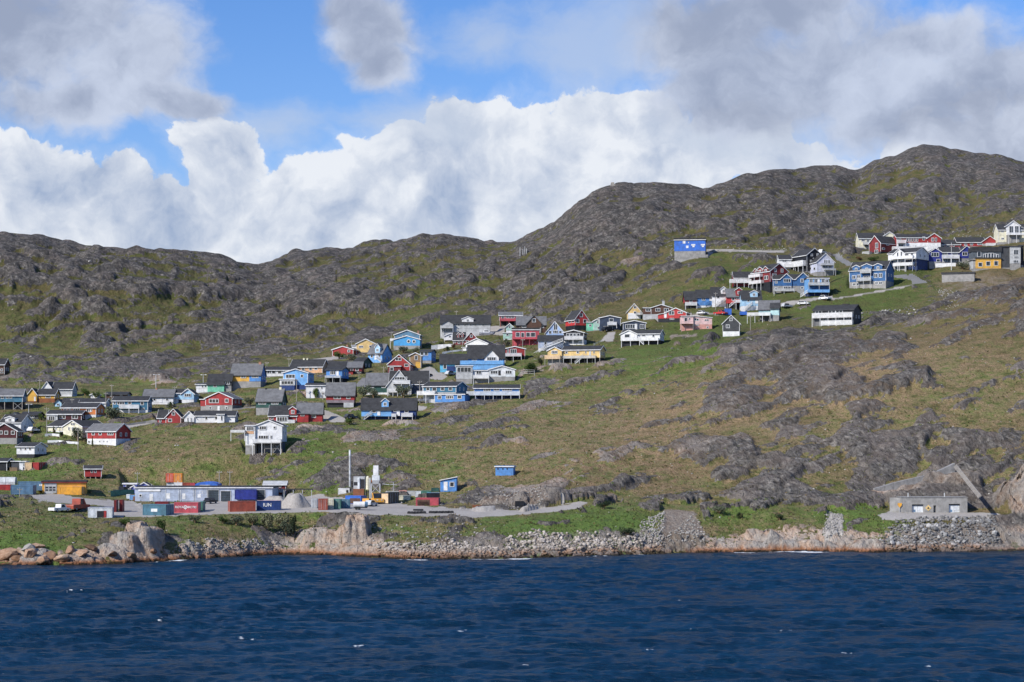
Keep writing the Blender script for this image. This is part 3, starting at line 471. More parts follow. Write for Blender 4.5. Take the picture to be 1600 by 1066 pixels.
h('D', 'pink-red house on posts at the foot of the rocks', ('E', 830, 1042, 186, 136, 100), 'pinkred', 'grey', stilt=(222, 'dark', 4, 0), win=[(862, 158, 28, 34), (930, 152, 80, 20, 3), (1010, 152, 44, 24, 2)], bal=[(840, 1000, 168, 186, 'pinkred', 215)])
h('D', 'brown timber house with tall shingled roof', ('E', 990, 1262, 300, 222, 142), 'brown', 'grey', wings=[('G', 1086, 1218, 250, 210, 140, 'brown', 'grey', .5, 6)], wwin=[(1150, 183, 34, 34)], win=[(1060, 236, 40, 24), (1188, 236, 24, 24), (1230, 240, 28, 24)])
h('D', 'pale green narrow house with white corner boards', ('G', 893, 957, 275, 240, 212), 'mintpale', 'slate', win=[(926, 244, 24, 24)], wings=[('F', 866, 956, 352, 300, 294, 'mintpale', 'slate', .5, 5)], wwin=[(905, 315, 26, 24)], fd=(356, 'white'))
h('D', 'raspberry red flat-roofed house with white-framed windows over a loggia', ('F', 950, 1198, 352, 272, 250), 'pinkred', 'slate', stilt=(412, 'pinkred', 5, 1), win=[(1001, 315, 40, 44), (1046, 318, 30, 48), (1096, 315, 40, 44), (1142, 315, 44, 44)], bal=[(950, 1190, 340, 354, 'pinkred', 412)])
h('D', 'pale blue steep-gabled house with dark glazed triangle', ('G', 1262, 1426, 318, 292, 194), 'lavblue', 'slate', win=[(1350, 243, 36, 58, 2), (1300, 292, 26, 30), (1350, 288, 50, 28, 3), (1395, 290, 26, 26)], fd=(335, 'lavblue'))
h('D', 'grey-blue house under a plain dark roof beside the long stairs', ('E', 1192, 1424, 440, 368, 318), 'lavgrey', 'slate', fd=(455, 'white'), win=[(1258, 400, 26, 44)], stairs=[(1080, 560, 1262, 432, 'white'), (1262, 432, 1420, 372, 'white')])
h('D', 'dark red cabin with white balcony on posts', ('G', 876, 1068, 512, 446, 424), 'red', 'slate', win=[(910, 466, 20, 40), (960, 468, 60, 44, 3)], bal=[(882, 1036, 488, 512, 'palewhite', 548)], stilt=(548, 'dark', 4, 0), cat='cabin', name='cabin')
h('E', 'tall red house with white-edged steep gable on a black base', ('G', 465, 584, 406, 348, 264), 'brightred', 'slate', sd=376, depth=8, fd=(444, 'black'), win=[(523, 313, 32, 34), (489, 366, 32, 36), (556, 366, 32, 36)], swin=[(418, 364, 24, 32), (449, 364, 22, 32)], trimc='white')
h('E', 'black and white two-storey house with broad low gable', ('G', 358, 546, 536, 474, 450), 'black', 'slate', win=[(398, 492, 28, 30), (430, 492, 28, 30), (462, 492, 28, 30), (496, 492, 30, 30)], fd=(582, 'white'), bal=[(358, 545, 508, 536, 'white', 578)], fwin=[(420, 558, 36, 22), (480, 558, 40, 22)], depth=8, sd=575)
h('E', 'navy house with low gable above a garage by the concrete drive', ('G', 690, 886, 412, 338, 316), 'navygrey', 'slate', win=[(800, 357, 40, 34)], fd=(446, 'navygrey'), bal=[(765, 850, 378, 402, 'white', 404)], fdoor=[(770, 432, 80, 30, 'dark')])
h('E', 'pale mint two-storey house with stepped roof beside the navy house', ('G', 636, 702, 450, 366, 348), 'mintpale', 'slate', win=[(676, 376, 24, 24), (682, 430, 24, 24)], wings=[('F', 572, 640, 455, 378, 372, 'mint', 'slate', -.4, 4)], wwin=[(605, 405, 24, 24)])
h('E', 'small yellow gabled house with white lower wall and steps', ('G', 955, 1070, 345, 272, 206), 'lightyellow', 'slate', win=[(1019, 238, 26, 26), (1019, 287, 24, 22)], panels=[(955, 1070, 345, 292, 'white')], bal=[(1030, 1120, 290, 306, 'palegrey', 355)], stairs=[(1160, 352, 1098, 280, 'white')])
h('E', 'brown house with white windows and wide low gable', ('G', 1168, 1358, 302, 244, 214), 'brown', 'slate', win=[(1231, 262, 46, 30, 2), (1310, 262, 46, 30, 2)], wings=[('F', 1098, 1172, 302, 246, 240, 'brown', 'slate', -.3, 6)], wwin=[(1142, 262, 46, 30, 2)], chim=[(1288, 176, 22, 'palegrey')], fd=(342, 'palegrey'))
h('E', 'bright red bungalow with wide gable on a black base', ('G', 1300, 1494, 340, 290, 246), 'brightred', 'slate', win=[(1358, 291, 50, 38, 2), (1439, 287, 48, 24, 2)], doors=[(1301, 308, 24, 52, 'white')], wings=[('M', 1230, 1302, 340, 304, 290, 'brightred', 'slate', -.6, 5)], fd=(374, 'black'), fwin=[(1362, 345, 40, 14, 2)], sd=1530)
h('E', 'slate blue chalet with glazed front and white door', ('G', 910, 1118, 446, 384, 362), 'navygrey', 'slate', win=[(975, 416, 90, 40, 4), (1085, 416, 40, 40, 2)], doors=[(1029, 417, 22, 52, 'white')])
h('E', 'long white house with black base and white steps on the green slope', ('E', 895, 1248, 546, 484, 446), 'white', 'slate', win=[(1020, 500, 30, 34), (1100, 498, 36, 22), (1190, 502, 24, 30)], wings=[('G', 890, 1042, 546, 486, 450, 'white', 'slate', .5, 8)], wwin=[(950, 502, 50, 36)], fd=(584, 'black'), sd=1290, stairs=[(1108, 586, 1050, 532, 'white')], bal=[(900, 1240, 524, 546, 'white', 582)])
h('E', 'long yellow house with veranda on posts over pink rock', ('E', 345, 696, 706, 632, 594), 'lightyellow', 'slate', sd=748, depth=8, stilt=(752, 'dark', 6, 0), win=[(385, 656, 26, 22), (490, 655, 24, 22), (565, 655, 14, 22), (640, 655, 14, 22)], doors=[(604, 664, 18, 44, 'palegrey')], wings=[('G', 216, 346, 690, 638, 604, 'lightyellow', 'slate', .8, 7)], wwin=[(279, 652, 58, 30, 4)],
  bal=[(198, 340, 684, 712, 'peachpale', 758), (365, 662, 690, 708, 'palegrey', 750)], stairs=[(470, 768, 545, 700, 'palegrey')])
h('F', 'big cobalt blue hall with scattered square white windows on grey concrete', ('F', 77, 348, 238, 142, 122), 'cobalt', 'slate', fd=(302, 'concrete'), cat='hall', name='hall', sd=356, depth=11, win=[(162, 160, 24, 24), (190, 201, 22, 22), (201, 163, 9, 9), (242, 184, 36, 12), (244, 198, 20, 12), (326, 184, 36, 12), (326, 198, 20, 12)], blank=1, bal=[(285, 372, 276, 296, 'concrete', 305)])
# ---- upper east
h('Q', 'black house with white-edged gable and white balcony over pillars', ('G', 862, 1112, 470, 200, 86), 'black', 'slate', sd=610, depth=11, win=[(942, 198, 44, 44, 2), (1040, 192, 44, 44, 2), (930, 302, 40, 40, 2), (970, 255, 16, 16)], swin=[(675, 325, 40, 60, 2), (790, 325, 80, 70, 2)], sbal=[(612, 850, 290, 375, 'white', 470)])
h('Q', 'white house wing with low black roof and balcony parapet', ('E', 400, 600, 400, 270, 190), 'white', 'slate', win=[(485, 300, 70, 34, 2)], bal=[(480, 660, 360, 400, 'white', 470)], depth=7, fd=(420, 'white'))
h('Q', 'lavender white house with three gable windows and balcony', ('G', 1030, 1312, 480, 310, 172), 'lavender', 'slate', sd=884, depth=10, win=[(1160, 308, 34, 60), (1193, 308, 30, 60), (1228, 308, 34, 60), (1160, 390, 100, 56, 3), (1250, 390, 50, 56, 2)], bal=[(1090, 1290, 345, 366, 'palegrey', 480), (1140, 1320, 425, 450, 'palegrey', 500)], swin=[(920, 400, 34, 50), (990, 420, 34, 50)], fd=(545, 'concrete'))
h('Q', 'dark red three-storey house with white-roofed dormers and balconies', ('G', 250, 545, 650, 470, 340), 'darkred', 'slate', sd=-60, depth=12, win=[(335, 456, 50, 60, 2), (447, 456, 50, 64, 2), (320, 556, 90, 90, 3)], fd=(770, 'black'), swin=[(170, 575, 40, 64), (205, 575, 30, 64), (90, 465, 80, 60, 2), (180, 465, 36, 60)], fwin=[],
  sbal=[(-60, 130, 505, 545, 'white', 610), (-60, 150, 610, 655, 'white', 765)], sdorm=[(10, 70, 500, 440, 400, 'darkred'), (85, 110, 500, 430, 386, 'darkred'), (180, 80, 500, 430, 386, 'darkred')])
h('F', 'dark red long house with white balcony rails under a black roof', ('E', 600, 752, 545, 472, 414), 'darkred', 'slate', win=[(640, 500, 40, 30, 2), (690, 505, 44, 30, 2), (735, 500, 20, 30)], bal=[(560, 748, 488, 516, 'white', 556)], fd=(552, 'dark'))
h('Q', 'blue house with two white-edged gables above a grey ground floor', ('E', 302, 890, 712, 600, 510), 'midblue', 'slate', wings=[('G', 430, 606, 714, 592, 512, 'midblue', 'slate', .5, 7), ('G', 690, 892, 714, 585, 494, 'midblue', 'slate', .7, 9)], wwin=[(530, 626, 118, 60, 3), (773, 628, 54, 60, 2)], win=[(352, 648, 44, 44, 2)], fd=(800, 'concrete'), fwin=[(530, 745, 120, 54, 4), (775, 748, 44, 44), (350, 765, 40, 56)], bal=[(302, 640, 765, 800, 'palegrey', 835)])
h('Q', 'pale blue flat-roofed house with glazed white storey on posts', ('F', 870, 1228, 818, 590, 566), 'skyblue', 'slate', win=[(930, 636, 60, 80, 2), (1010, 636, 60, 80, 2), (1130, 636, 60, 80, 2), (1190, 650, 60, 90, 2)], doors=[(1060, 645, 30, 90, 'white')], bal=[(885, 1228, 660, 700, 'palegrey', 880), (885, 1228, 780, 818, 'skyblue', 880)], panels=[(890, 1226, 778, 706, 'midblue')], stilt=(880, 'navy', 4, 0), stairs=[(750, 900, 870, 820, 'white')])
h('S', 'small red terrace house with white balcony at the end of its row', ('E', 180, 340, 290, 248, 130), 'red', 'slate', win=[(262, 270, 40, 34)], bal=[(182, 342, 290, 330, 'white', 372)], stilt=(370, 'dark', 3, 0), group='terrace of small coloured houses')
h('S', 'small blue terrace house with a four-pane window', ('E', 346, 552, 335, 218, 108), 'blue', 'slate', win=[(438, 242, 48, 44, 2)], fd=(350, 'white'), group='terrace of small coloured houses', stairs=[(450, 330, 520, 290, 'blue')], panels=[(516, 552, 268, 225, 'white')])
h('S', 'small white terrace house with white dormer and solid white stair', ('E', 558, 752, 335, 190, 72), 'white', 'slate', dorm=[(718, 72, 170, 100, 70, 'white')], win=[(642, 215, 40, 40), (634, 284, 16, 16)], group='terrace of small coloured houses', stairs=[(600, 345, 745, 245, 'white')], fd=(345, 'white'))
h('S', 'small red terrace house with grey roof, red dormer and white stairs', ('E', 762, 966, 302, 212, 92), 'brightred', 'grey', dorm=[(928, 80, 200, 112, 84, 'red')], win=[(850, 242, 40, 46), (915, 230, 40, 30)], stairs=[(790, 360, 885, 280, 'white')], stilt=(362, 'dark', 3, 0), group='terrace of small coloured houses', bal=[(880, 965, 262, 290, 'white', 362)])
h('S', 'small ice blue terrace house with black roof and blue dormer', ('E', 970, 1242, 340, 240, 118), 'paleblue', 'slate', dorm=[(1142, 104, 215, 148, 120, 'paleblue')], win=[(1060, 268, 34, 32)], doors=[(1180, 275, 50, 60, 'white')], stairs=[(1000, 400, 1110, 310, 'white')], fd=(392, 'white'), group='terrace of small coloured houses')
h('S', 'pale turquoise house with grey roof and long deck on posts', ('E', 1204, 1484, 470, 385, 255), 'turq', 'grey', sd=1500, stilt=(545, 'grey', 5, 1), win=[(1427, 408, 36, 34)], wings=[('E', 1370, 1486, 470, 362, 300, 'turq', 'slate', .4, 3)], bal=[(1048, 1368, 434, 470, 'white', 548)])
h('S', 'narrow dark grey gabled house on white concrete', ('G', 705, 938, 692, 582, 470), 'darkgrey', 'slate', fd=(758, 'white'), win=[(819, 526, 44, 44, 2), (776, 622, 52, 50, 2)], sd=950, depth=6)
h('S', 'pink house with balcony on thin posts over dark rock', ('M', 292, 556, 595, 478, 505), 'pink', 'slate', fd=(662, 'salmon'), win=[(340, 530, 66, 36, 2), (480, 535, 60, 24, 2)], wings=[('F', 128, 294, 585, 484, 478, 'pink', 'slate', .6, 5)], wwin=[(190, 540, 44, 80, 1), (240, 520, 20, 30)], fwin=[(340, 606, 70, 16, 2), (492, 636, 26, 26)], bal=[(120, 290, 560, 585, 'pink', 690)])
h('G', 'long house with two white balcony rails and dark upper storey', ('E', -155, 178, 950, 822, 778), 'darkgrey', 'slate', sd=242, depth=9, win=[(-110, 838, 60, 26, 2), (0, 838, 60, 26, 2), (60, 838, 60, 26, 2), (-60, 896, 80, 30, 3), (40, 896, 80, 30, 3), (120, 896, 50, 30, 2)], bal=[(-155, 175, 850, 886, 'white', 950), (-80, 175, 914, 948, 'white', 956)], panels=[(-155, 178, 948, 886, 'grey')], chim=[(83, 770, 60, 'dark')])
h('G', 'blue three-storey house with three white-roofed dormers', ('E', 146, 446, 586, 490, 414), 'midblue', 'slate', sd=512, depth=9, fd=(640, 'concrete'), win=[(183, 546, 32, 34, 2), (222, 544, 32, 34, 2), (363, 540, 32, 38, 2), (402, 540, 32, 38, 2), (290, 556, 60, 40, 4)], fwin=[(185, 606, 28, 24, 2), (216, 606, 20, 24), (370, 602, 26, 26, 2), (402, 602, 28, 26, 2)],
  dorm=[(203, 64, 500, 462, 446, 'midblue'), (290, 92, 512, 456, 438, 'midblue'), (382, 72, 498, 456, 440, 'midblue')], bal=[(246, 334, 484, 514, 'palegrey', 560), (215, 330, 555, 580, 'palegrey', 636)])
h('O', 'cream house with veranda behind the dark red barn-like house', ('E', 130, 560, 520, 345, 245), 'cream', 'slate', win=[(200, 380, 60, 40, 2), (280, 390, 50, 50, 2), (270, 460, 80, 60, 3)], wings=[('G', 520, 760, 420, 318, 236, 'cream', 'slate', -1.0, 9)], bal=[(195, 320, 410, 450, 'palegrey', 540), (0, 200, 500, 540, 'palegrey', 550)], trimc='white')
h('O', 'dark red barn-like house with glass strip in its gable', ('G', 300, 490, 575, 430, 305), 'darkred', 'slate', sd=770, depth=10, win=[(425, 470, 60, 90, 2), (420, 570, 80, 60, 2)], swin=[(605, 452, 44, 34), (535, 525, 46, 34)], bal=[(225, 345, 560, 610, 'palegrey', 640)], fd=(600, 'dark'))
h('O', 'red and white house with tall strip windows over a white terrace', ('E', 762, 1330, 480, 335, 270), 'red', 'slate', win=[(938, 372, 34, 66), (978, 372, 30, 66), (1018, 372, 30, 66), (1058, 372, 30, 66), (1098, 372, 30, 66), (1205, 350, 40, 60), (800, 370, 70, 50, 3)], panels=[(762, 1330, 480, 420, 'white')], wings=[('G', 1260, 1480, 420, 345, 266, 'red', 'slate', .5, 9)], wwin=[(1345, 370, 46, 60, 2), (1400, 370, 34, 60)],
  fwin=[(830, 465, 90, 50, 2), (955, 480, 20, 16), (1075, 475, 20, 16)], bal=[(685, 1180, 490, 540, 'white', 560), (770, 905, 380, 425, 'white', 480)], fd=(545, 'white'))
h('O', 'white house with front gable and two tiers of white balconies', ('E', 620, 1075, 700, 590, 500), 'white', 'slate', wings=[('G', 716, 905, 720, 606, 526, 'white', 'slate', .6, 7)], wwin=[(788, 620, 36, 84), (850, 614, 36, 84), (800, 720, 90, 60, 3)], sd=1285, depth=10, win=[(930, 625, 60, 50, 2), (1010, 622, 50, 50, 2)], bal=[(700, 1060, 650, 690, 'white', 860), (740, 1060, 765, 806, 'white', 862)], stilt=(862, 'navy', 5, 1))
h('N', 'long red row house with white windows behind the navy house', ('E', 560, 985, 450, 385, 300), 'red', 'slate', win=[(500, 440, 30, 36), (590, 435, 50, 36, 2), (690, 425, 46, 36, 2), (780, 418, 46, 36, 2), (905, 415, 76, 30, 3)], wings=[('G', 940, 1172, 410, 378, 295, 'red', 'slate', .5, 9), ('E', 130, 600, 520, 425, 345, 'red', 'slate', .8, 8)],
  wwin=[(190, 465, 50, 36), (262, 458, 46, 34), (335, 453, 66, 34), (415, 450, 70, 34)], bal=[(990, 1130, 408, 442, 'white', 460), (1180, 1330, 402, 436, 'white', 460)])
h('N', 'navy blue house with two white-edged gables and white balcony', ('E', 300, 600, 640, 540, 450), 'navyblue', 'slate', wings=[('G', 118, 314, 690, 548, 484, 'navyblue', 'slate', .6, 9), ('G', 590, 800, 640, 540, 446, 'navyblue', 'slate', .6, 9)], wwin=[(210, 582, 124, 68, 3), (664, 570, 80, 60, 2), (770, 572, 74, 56, 2)], win=[(370, 570, 80, 40, 3), (520, 580, 80, 40, 3)], bal=[(316, 576, 590, 640, 'white', 710)], panels=[], fd=(715, 'concrete'), fwin=[(440, 670, 200, 60, 6), (260, 675, 60, 50)])
h('N', 'modern house with golden yellow front, glass storey and grey block', ('F', 850, 1236, 796, 640, 625), 'yellow', 'slate', win=[(920, 735, 64, 64), (1040, 720, 70, 72), (1160, 715, 66, 72)], wings=[('F', 810, 1240, 640, 530, 460, 'glassgrey', 'slate', -.2, 7), ('F', 1240, 1375, 780, 460, 440, 'darkgrey', 'slate', -.5, 9), ('F', 1372, 1530, 720, 455, 445, 'palegrey', 'slate', .4, 8), ('F', 1530, 1588, 740, 440, 425, 'black', 'slate', -1, 8), ('F', 800, 850, 800, 668, 660, 'palegrey', 'slate', -.3, 5)],
  wwin=[(905, 575, 60, 80, 1), (985, 600, 40, 60), (1015, 595, 40, 70), (1060, 595, 40, 80), (1105, 595, 40, 80), (1145, 600, 36, 70), (1185, 605, 36, 60), (1458, 545, 74, 80, 2), (1465, 620, 80, 30, 1), (1455, 690, 80, 50, 3)])
h('N', 'big cream house with tall arched gable glazing on top of the slope', ('E', 1205, 1700, 385, 190, 95), 'cream', 'slate', wings=[('G', 1325, 1522, 275, 130, 55, 'white', 'slate', 1.0, 9)], wwin=[(1392, 190, 64, 110, 2), (1476, 190, 64, 110, 2)], win=[(1268, 215, 46, 34, 2), (1272, 330, 46, 36, 2), (1560, 180, 50, 60, 2), (1400, 330, 120, 60, 4)], bal=[(1340, 1700, 250, 275, 'white', 390)], trimh=.3)
h('G', 'low grey concrete garage block below the navy house', ('F', 918, 1182, 584, 520, 508), 'concrete', 'slate', cat='garage', name='garage', blank=1, win=[], depth=6, sd=1190)
# ---- works area by the shore
h('H', 'black shed with low gable roof and a white end section', ('E', -60, 62, 212, 126, 98), 'black', 'slate', sd=124, cat='shed', name='shed', wings=[('F', 100, 178, 208, 126, 120, 'darkgrey', 'slate', -.4, 4), ('F', 172, 228, 204, 128, 122, 'white', 'white', -.2, 4)], wwin=[(212, 156, 14, 26), (212, 190, 24, 30)], win=[], bal=[(100, 165, 180, 208, 'wood', 212)])
h('H', 'red hut on short posts alone on the grassy slope', ('E', 783, 938, 266, 192, 166), 'red', 'slate', cat='hut', name='hut', sd=944, stilt=(286, 'dark', 4, 0), depth=4, win=[(850, 214, 22, 34), (881, 214, 22, 34)])
h('H', 'orange workshop with pale garage door and red fascia', ('F', 395, 790, 428, 322, 304), 'orangeyellow', 'slate', cat='workshop', name='workshop', sd=806, depth=9, win=[], gar=[(471, 378, 98, 92, 'palegrey', 1)], fascia='darkred')
h('I', 'long low grey warehouse with a row of garage doors', ('F', 72, 1328, 436, 312, 300), 'lavgrey', 'slate', cat='warehouse', name='warehouse', depth=14, fascia='white', win=[(123, 382, 30, 30), (677, 352, 34, 22)], doors=[(221, 400, 32, 66, 'white'), (376, 385, 36, 50, 'white'), (519, 388, 30, 52, 'white'), (660, 384, 30, 34, 'white')],
  gar=[(415, 372, 116, 116, 'lavgrey', 0), (551, 372, 116, 116, 'lavgrey', 0), (678, 372, 100, 116, 'lavgrey', 0), (790, 385, 98, 108, 'darkslate', 0), (902, 390, 88, 98, 'darkslate', 0), (1225, 380, 70, 100, 'darkslate', 0)], signb=[(205, 334, 202, 18)])
h('I', 'dark red hut with white-framed windows at the end of the warehouse', ('E', 1258, 1460, 372, 280, 252), 'darkred', 'palegrey', cat='hut', name='hut', sd=1475, depth=5, win=[(1305, 292, 34, 22), (1400, 295, 34, 24)], bal=[(1365, 1440, 318, 345, 'palegrey', 372)])
h('J', 'small blue shed with sloping roof and white door', ('M', 1322, 1456, 418, 326, 296), 'blue', 'palegrey', cat='shed', name='shed', sd=1466, depth=3.2, win=[(1419, 357, 40, 42)], doors=[(1366, 372, 32, 72, 'white')])
h('K', 'blue box hut with three tiny windows on the brown slope', ('F', 271, 410, 266, 198, 190), 'blue', 'blue', cat='hut', name='hut', sd=426, depth=3.5, win=[(290, 214, 10, 10), (328, 214, 10, 10), (362, 214, 10, 10)], blank=2)
h('I', 'lilac blue shed with white corner trim behind the warehouse', ('G', 90, 205, 330, 296, 262), 'lilac', 'slate', cat='shed', name='shed', depth=4, win=[])
h('H', 'small lilac kiosk with open dark front by the green net fence', ('F', 1142, 1262, 398, 336, 326), 'lilac', 'white', cat='kiosk', name='kiosk', win=[(1202, 360, 76, 44, 0)], depth=3, wings=[('G', 1222, 1260, 425, 362, 350, 'lilac', 'white', .8, 2)])

def _solve(o):
    """photo numbers -> distance, scale, yaw and local metres"""
    ox, oy, k = Z[o['z']]
    kind, x0, x1, yb, ye, yr = o['main']
    low = yb
    for key in ('fd', 'stilt', 'stiltwall'):
        if key in o: low = max(low, o[key][0])
    pcx = ox + (x0 + x1) / 2 / k; pcy = oy + low / k
    D = hit(min(max(pcx, -180), 1780), pcy)
    s = FPX / D
    dep = o.get('depth', 7.5)
    al = math.atan((pcx - 800) / FPX)
    if 'sd' in o:
        spx = (o['sd'] - x1) / k if o['sd'] > x1 else (o['sd'] - x0) / k      # + right side seen, - left side seen
        phi = math.asin(max(-.72, min(.72, spx / (s * dep))))
    else: phi = -al
    yaw = -(phi + al)
    c = max(.6, math.cos(phi))
    o.update(D=D, s=s, phi=phi, yaw=yaw, c=c, dep=dep, low=low)
    o['lx'] = lambda zx: (zx - x0) / (k * s * c)
    o['lz'] = lambda zy: (yb - zy) / (k * s)
    o['ls'] = lambda zx: ((x0 - zx) if o['phi'] < 0 else (zx - x1)) / (k * s * max(.12, abs(math.sin(phi))))   # metres back along the visible side
    zc = CAMZ + (HZ - pcy) * D / FPX
    o['z0'] = zc + (low - yb) / (k * s)
    o['zc'] = zc
    u0 = (ox + x0 / k - 800) / FPX
    dmid = o['lx'](x1) / 2
    # origin = front left bottom corner; the front wall's centre stands on the ray at distance D
    xc = (pcx - 800) / FPX * D
    o['org'] = Vector((xc - dmid * math.cos(yaw), D - dmid * math.sin(yaw), o['z0']))
for o in HOUSES:
    for word in ('mint green', 'half yellow', 'dark green house', 'faded red', 'old grey', 'sky blue and navy', 'huge black roof', 'cyan house', 'black-roofed row', 'boathouse', 'tall grey roof', 'low grey concrete', 'one gabled dormer', 'boxy blue', 'flat black roof', 'broad grey roof', 'low grey shed', 'brown cabin', 'black-roofed grey', 'terrace house', 'turquoise', 'two white balcony rails', 'modern house', 'under a plain dark roof', 'veranda and small white', 'tall shingled'):
        if word in o['label'] and 'trimc' not in o: o['trimc'] = 'darkgrey'
for o in HOUSES: _solve(o)
FOOT = []; CALM = []
for o in HOUSES:
    xs = [0, o['lx'](o['main'][2])]
    for w in o.get('wings', []): xs += [o['lx'](w[1]), o['lx'](w[2])]
    FOOT.append((o['org'].x, o['org'].y, o['yaw'], min(xs), max(xs), 0.0, o['dep'], o['zc'] - 0.05))
    ox, oy, k = Z[o['z']]
    CALM.append((ox + (o['main'][1] + o['main'][2]) / 2 / k, oy + (o['low'] + o['main'][4]) / 2 / k, 16 + (o['main'][2] - o['main'][1]) / k * .45))

# ---------------------------------------------------------------- terrain mesh
PXC = np.concatenate([np.arange(-700, -64, 9.0), np.arange(-60, 1661, 1.6), np.arange(1666, 2301, 9.0)])
NC = len(PXC)
kd, kz, km = _cols(PXC)
rowpx = HZ - (kz - CAMZ) * FPX / kd
vis = np.abs(np.diff(rowpx, axis=0))[:, (PXC > 0) & (PXC < 1600)].mean(1)
NSEG = [3, 10, 24, 40, 34] + [int(min(90, max(26, v / 1.12))) for v in vis[5:-3]] + [14, 8, 5]
NSEG = NSEG[:len(LINES) - 1]
Dg = []; Zg = []
for k in range(len(LINES) - 1):
    h = kd[k + 1] - kd[k]
    for j in range(NSEG[k]):
        t = j / NSEG[k]; t2 = t * t; t3 = t2 * t
        Dg.append(kd[k] + t * h)
        Zg.append((2 * t3 - 3 * t2 + 1) * kz[k] + (t3 - 2 * t2 + t) * h * km[k] + (-2 * t3 + 3 * t2) * kz[k + 1] + (t3 - t2) * h * km[k + 1])
Dg.append(kd[-1]); Zg.append(kz[-1])
Dg = np.array(Dg); Zg = np.array(Zg); NR = Dg.shape[0]
PXG = np.broadcast_to(PXC, Dg.shape)
Xg = (PXG - 800) * Dg / FPX
PYG = HZ - (Zg - CAMZ) * FPX / Dg

# cover weights on a coarse photo-space lattice, then looked up
cp = np.array(COVER, float)
gx = np.arange(-60, 1665, 6.0); gy = np.arange(215, 905, 6.0)
GX, GY = np.meshgrid(gx, gy)
num = np.zeros((3,) + GX.shape); den = np.zeros(GX.shape) + 1e-12
for x, y, r, g, d in COVER:
    s = 30.0 if y > 590 else 38.0
    w = np.exp(-0.5 * (((GX - x) / (s * 1.15)) ** 2 + ((GY - y) / (s * (0.50 if y > 755 else 0.85))) ** 2)) + 1e-7 / (1 + (GX - x) ** 2 + (GY - y) ** 2)
    den += w
    for i, v in enumerate((r, g, d)): num[i] += w * v
COVG = num / den
def cover(px, py):
    fx = np.clip((px - gx[0]) / 6.0, 0, len(gx) - 1.001); fy = np.clip((py - gy[0]) / 6.0, 0, len(gy) - 1.001)
    i = fx.astype(int); j = fy.astype(int); u = fx - i; v = fy - j
    f = lambda A: (A[j, i] * (1 - u) + A[j, i + 1] * u) * (1 - v) + (A[j + 1, i] * (1 - u) + A[j + 1, i + 1] * u) * v
    return [f(COVG[k]) for k in range(3)]

X = Xg.astype(np.float32); Y = Dg.astype(np.float32)
wx = fbm(X / 22, Y / 22, 3, 5); wy = fbm(X / 22, Y / 22, 3, 9)
pxw = PXG + 16 * wx; pyw = PYG + 12 * wy
ROCK, GREEN, DRY = cover(pxw, pyw)
DRY = np.clip(DRY * (1 + 0.05 * sstep(PXG, 900, 1100) * sstep(PYG, 470, 560)), 0, 1.2)
patch = np.zeros(Dg.shape, np.int8)
jx = fbm(X / 4.0, Y / 4.0, 4, 31) * 7.0; jy = fbm(X / 4.0, Y / 4.0, 4, 37) * 3.2
for kind, poly in PATCH:
    jk = 1.0 if kind == 3 or max(p[0] for p in poly) - min(p[0] for p in poly) > 170 and min(p[1] for p in poly) > 700 else 0.22
    patch[in_poly(PXG + jk * jx, PYG + jk * jy, poly)] = kind
soft = np.zeros(Dg.shape, np.float32)
for kind, poly in PATCH:      # a wider calm zone, so no outcrop grows on a road
    cx = sum(p[0] for p in poly) / len(poly); cy = sum(p[1] for p in poly) / len(poly)
    big_p = [(cx + (p[0] - cx) * 1.08 + (4 if p[0] > cx else -4), cy + (p[1] - cy) * 1.2 + (3 if p[1] > cy else -3)) for p in poly]
    soft[in_poly(PXG, PYG, big_p)] = 1
calm = soft.copy()
for cxp, cyp, r in CALM:
    calm = np.maximum(calm, np.exp(-(((PXG - cxp) / r) ** 2 + ((PYG - cyp) / (r * 0.7)) ** 2) ** 2).astype(np.float32))
shore_t = sstep(Dg, kd[2] - 1, kd[3] + 6)            # 0 in the water, 1 on the bank
near = Dg < kd[5]                                     # the shore strip
# dip of the layered gneiss: rotate so the joints run obliquely down the slope
a = math.radians(28)
U = X * math.cos(a) + Y * 0.8 * math.sin(a); V = -X * math.sin(a) + Y * 0.8 * math.cos(a)
U = U + 3.0 * wx; V = V + 3.0 * wy
b1, e1 = blocks(U / 26, V / 14, 11, 1.1)
b2, e2 = blocks(U / 10 + wy, V / 7.0, 23, 1.0)
b2f, e2f = blocks(U / 24 + wx, V / 13.0, 27, 0.9)
b1f, e1f = blocks(U / 55 + wx, V / 26.0, 29, 0.9)
b3, e3 = blocks(U / 3.6, V / 2.4 + wx, 41, 1.0)
n1 = fbm(X / 60, Y / 60, 4, 3); n2 = fbm(U / 16, V / 9, 4, 51); n3 = fbm(X / 4.0, Y / 4.0, 4, 71)
rid = 1 - 2 * np.abs(fbm(U / 30, V / 13, 4, 61))
field = 0.45 * n1 + 0.80 * n2 + 0.30 * b1 + 0.24 * b2 + 0.10 * b3 + 0.22 * (rid - 0.5) + 0.22 * n3
soft_f = 0.5 * n1 + 0.9 * n2 + 0.30 * b1
field = (field - field[(PXG > 0) & (PXG < 1600)].mean()) / field[(PXG > 0) & (PXG < 1600)].std()
soft_f = soft_f / soft_f.std()
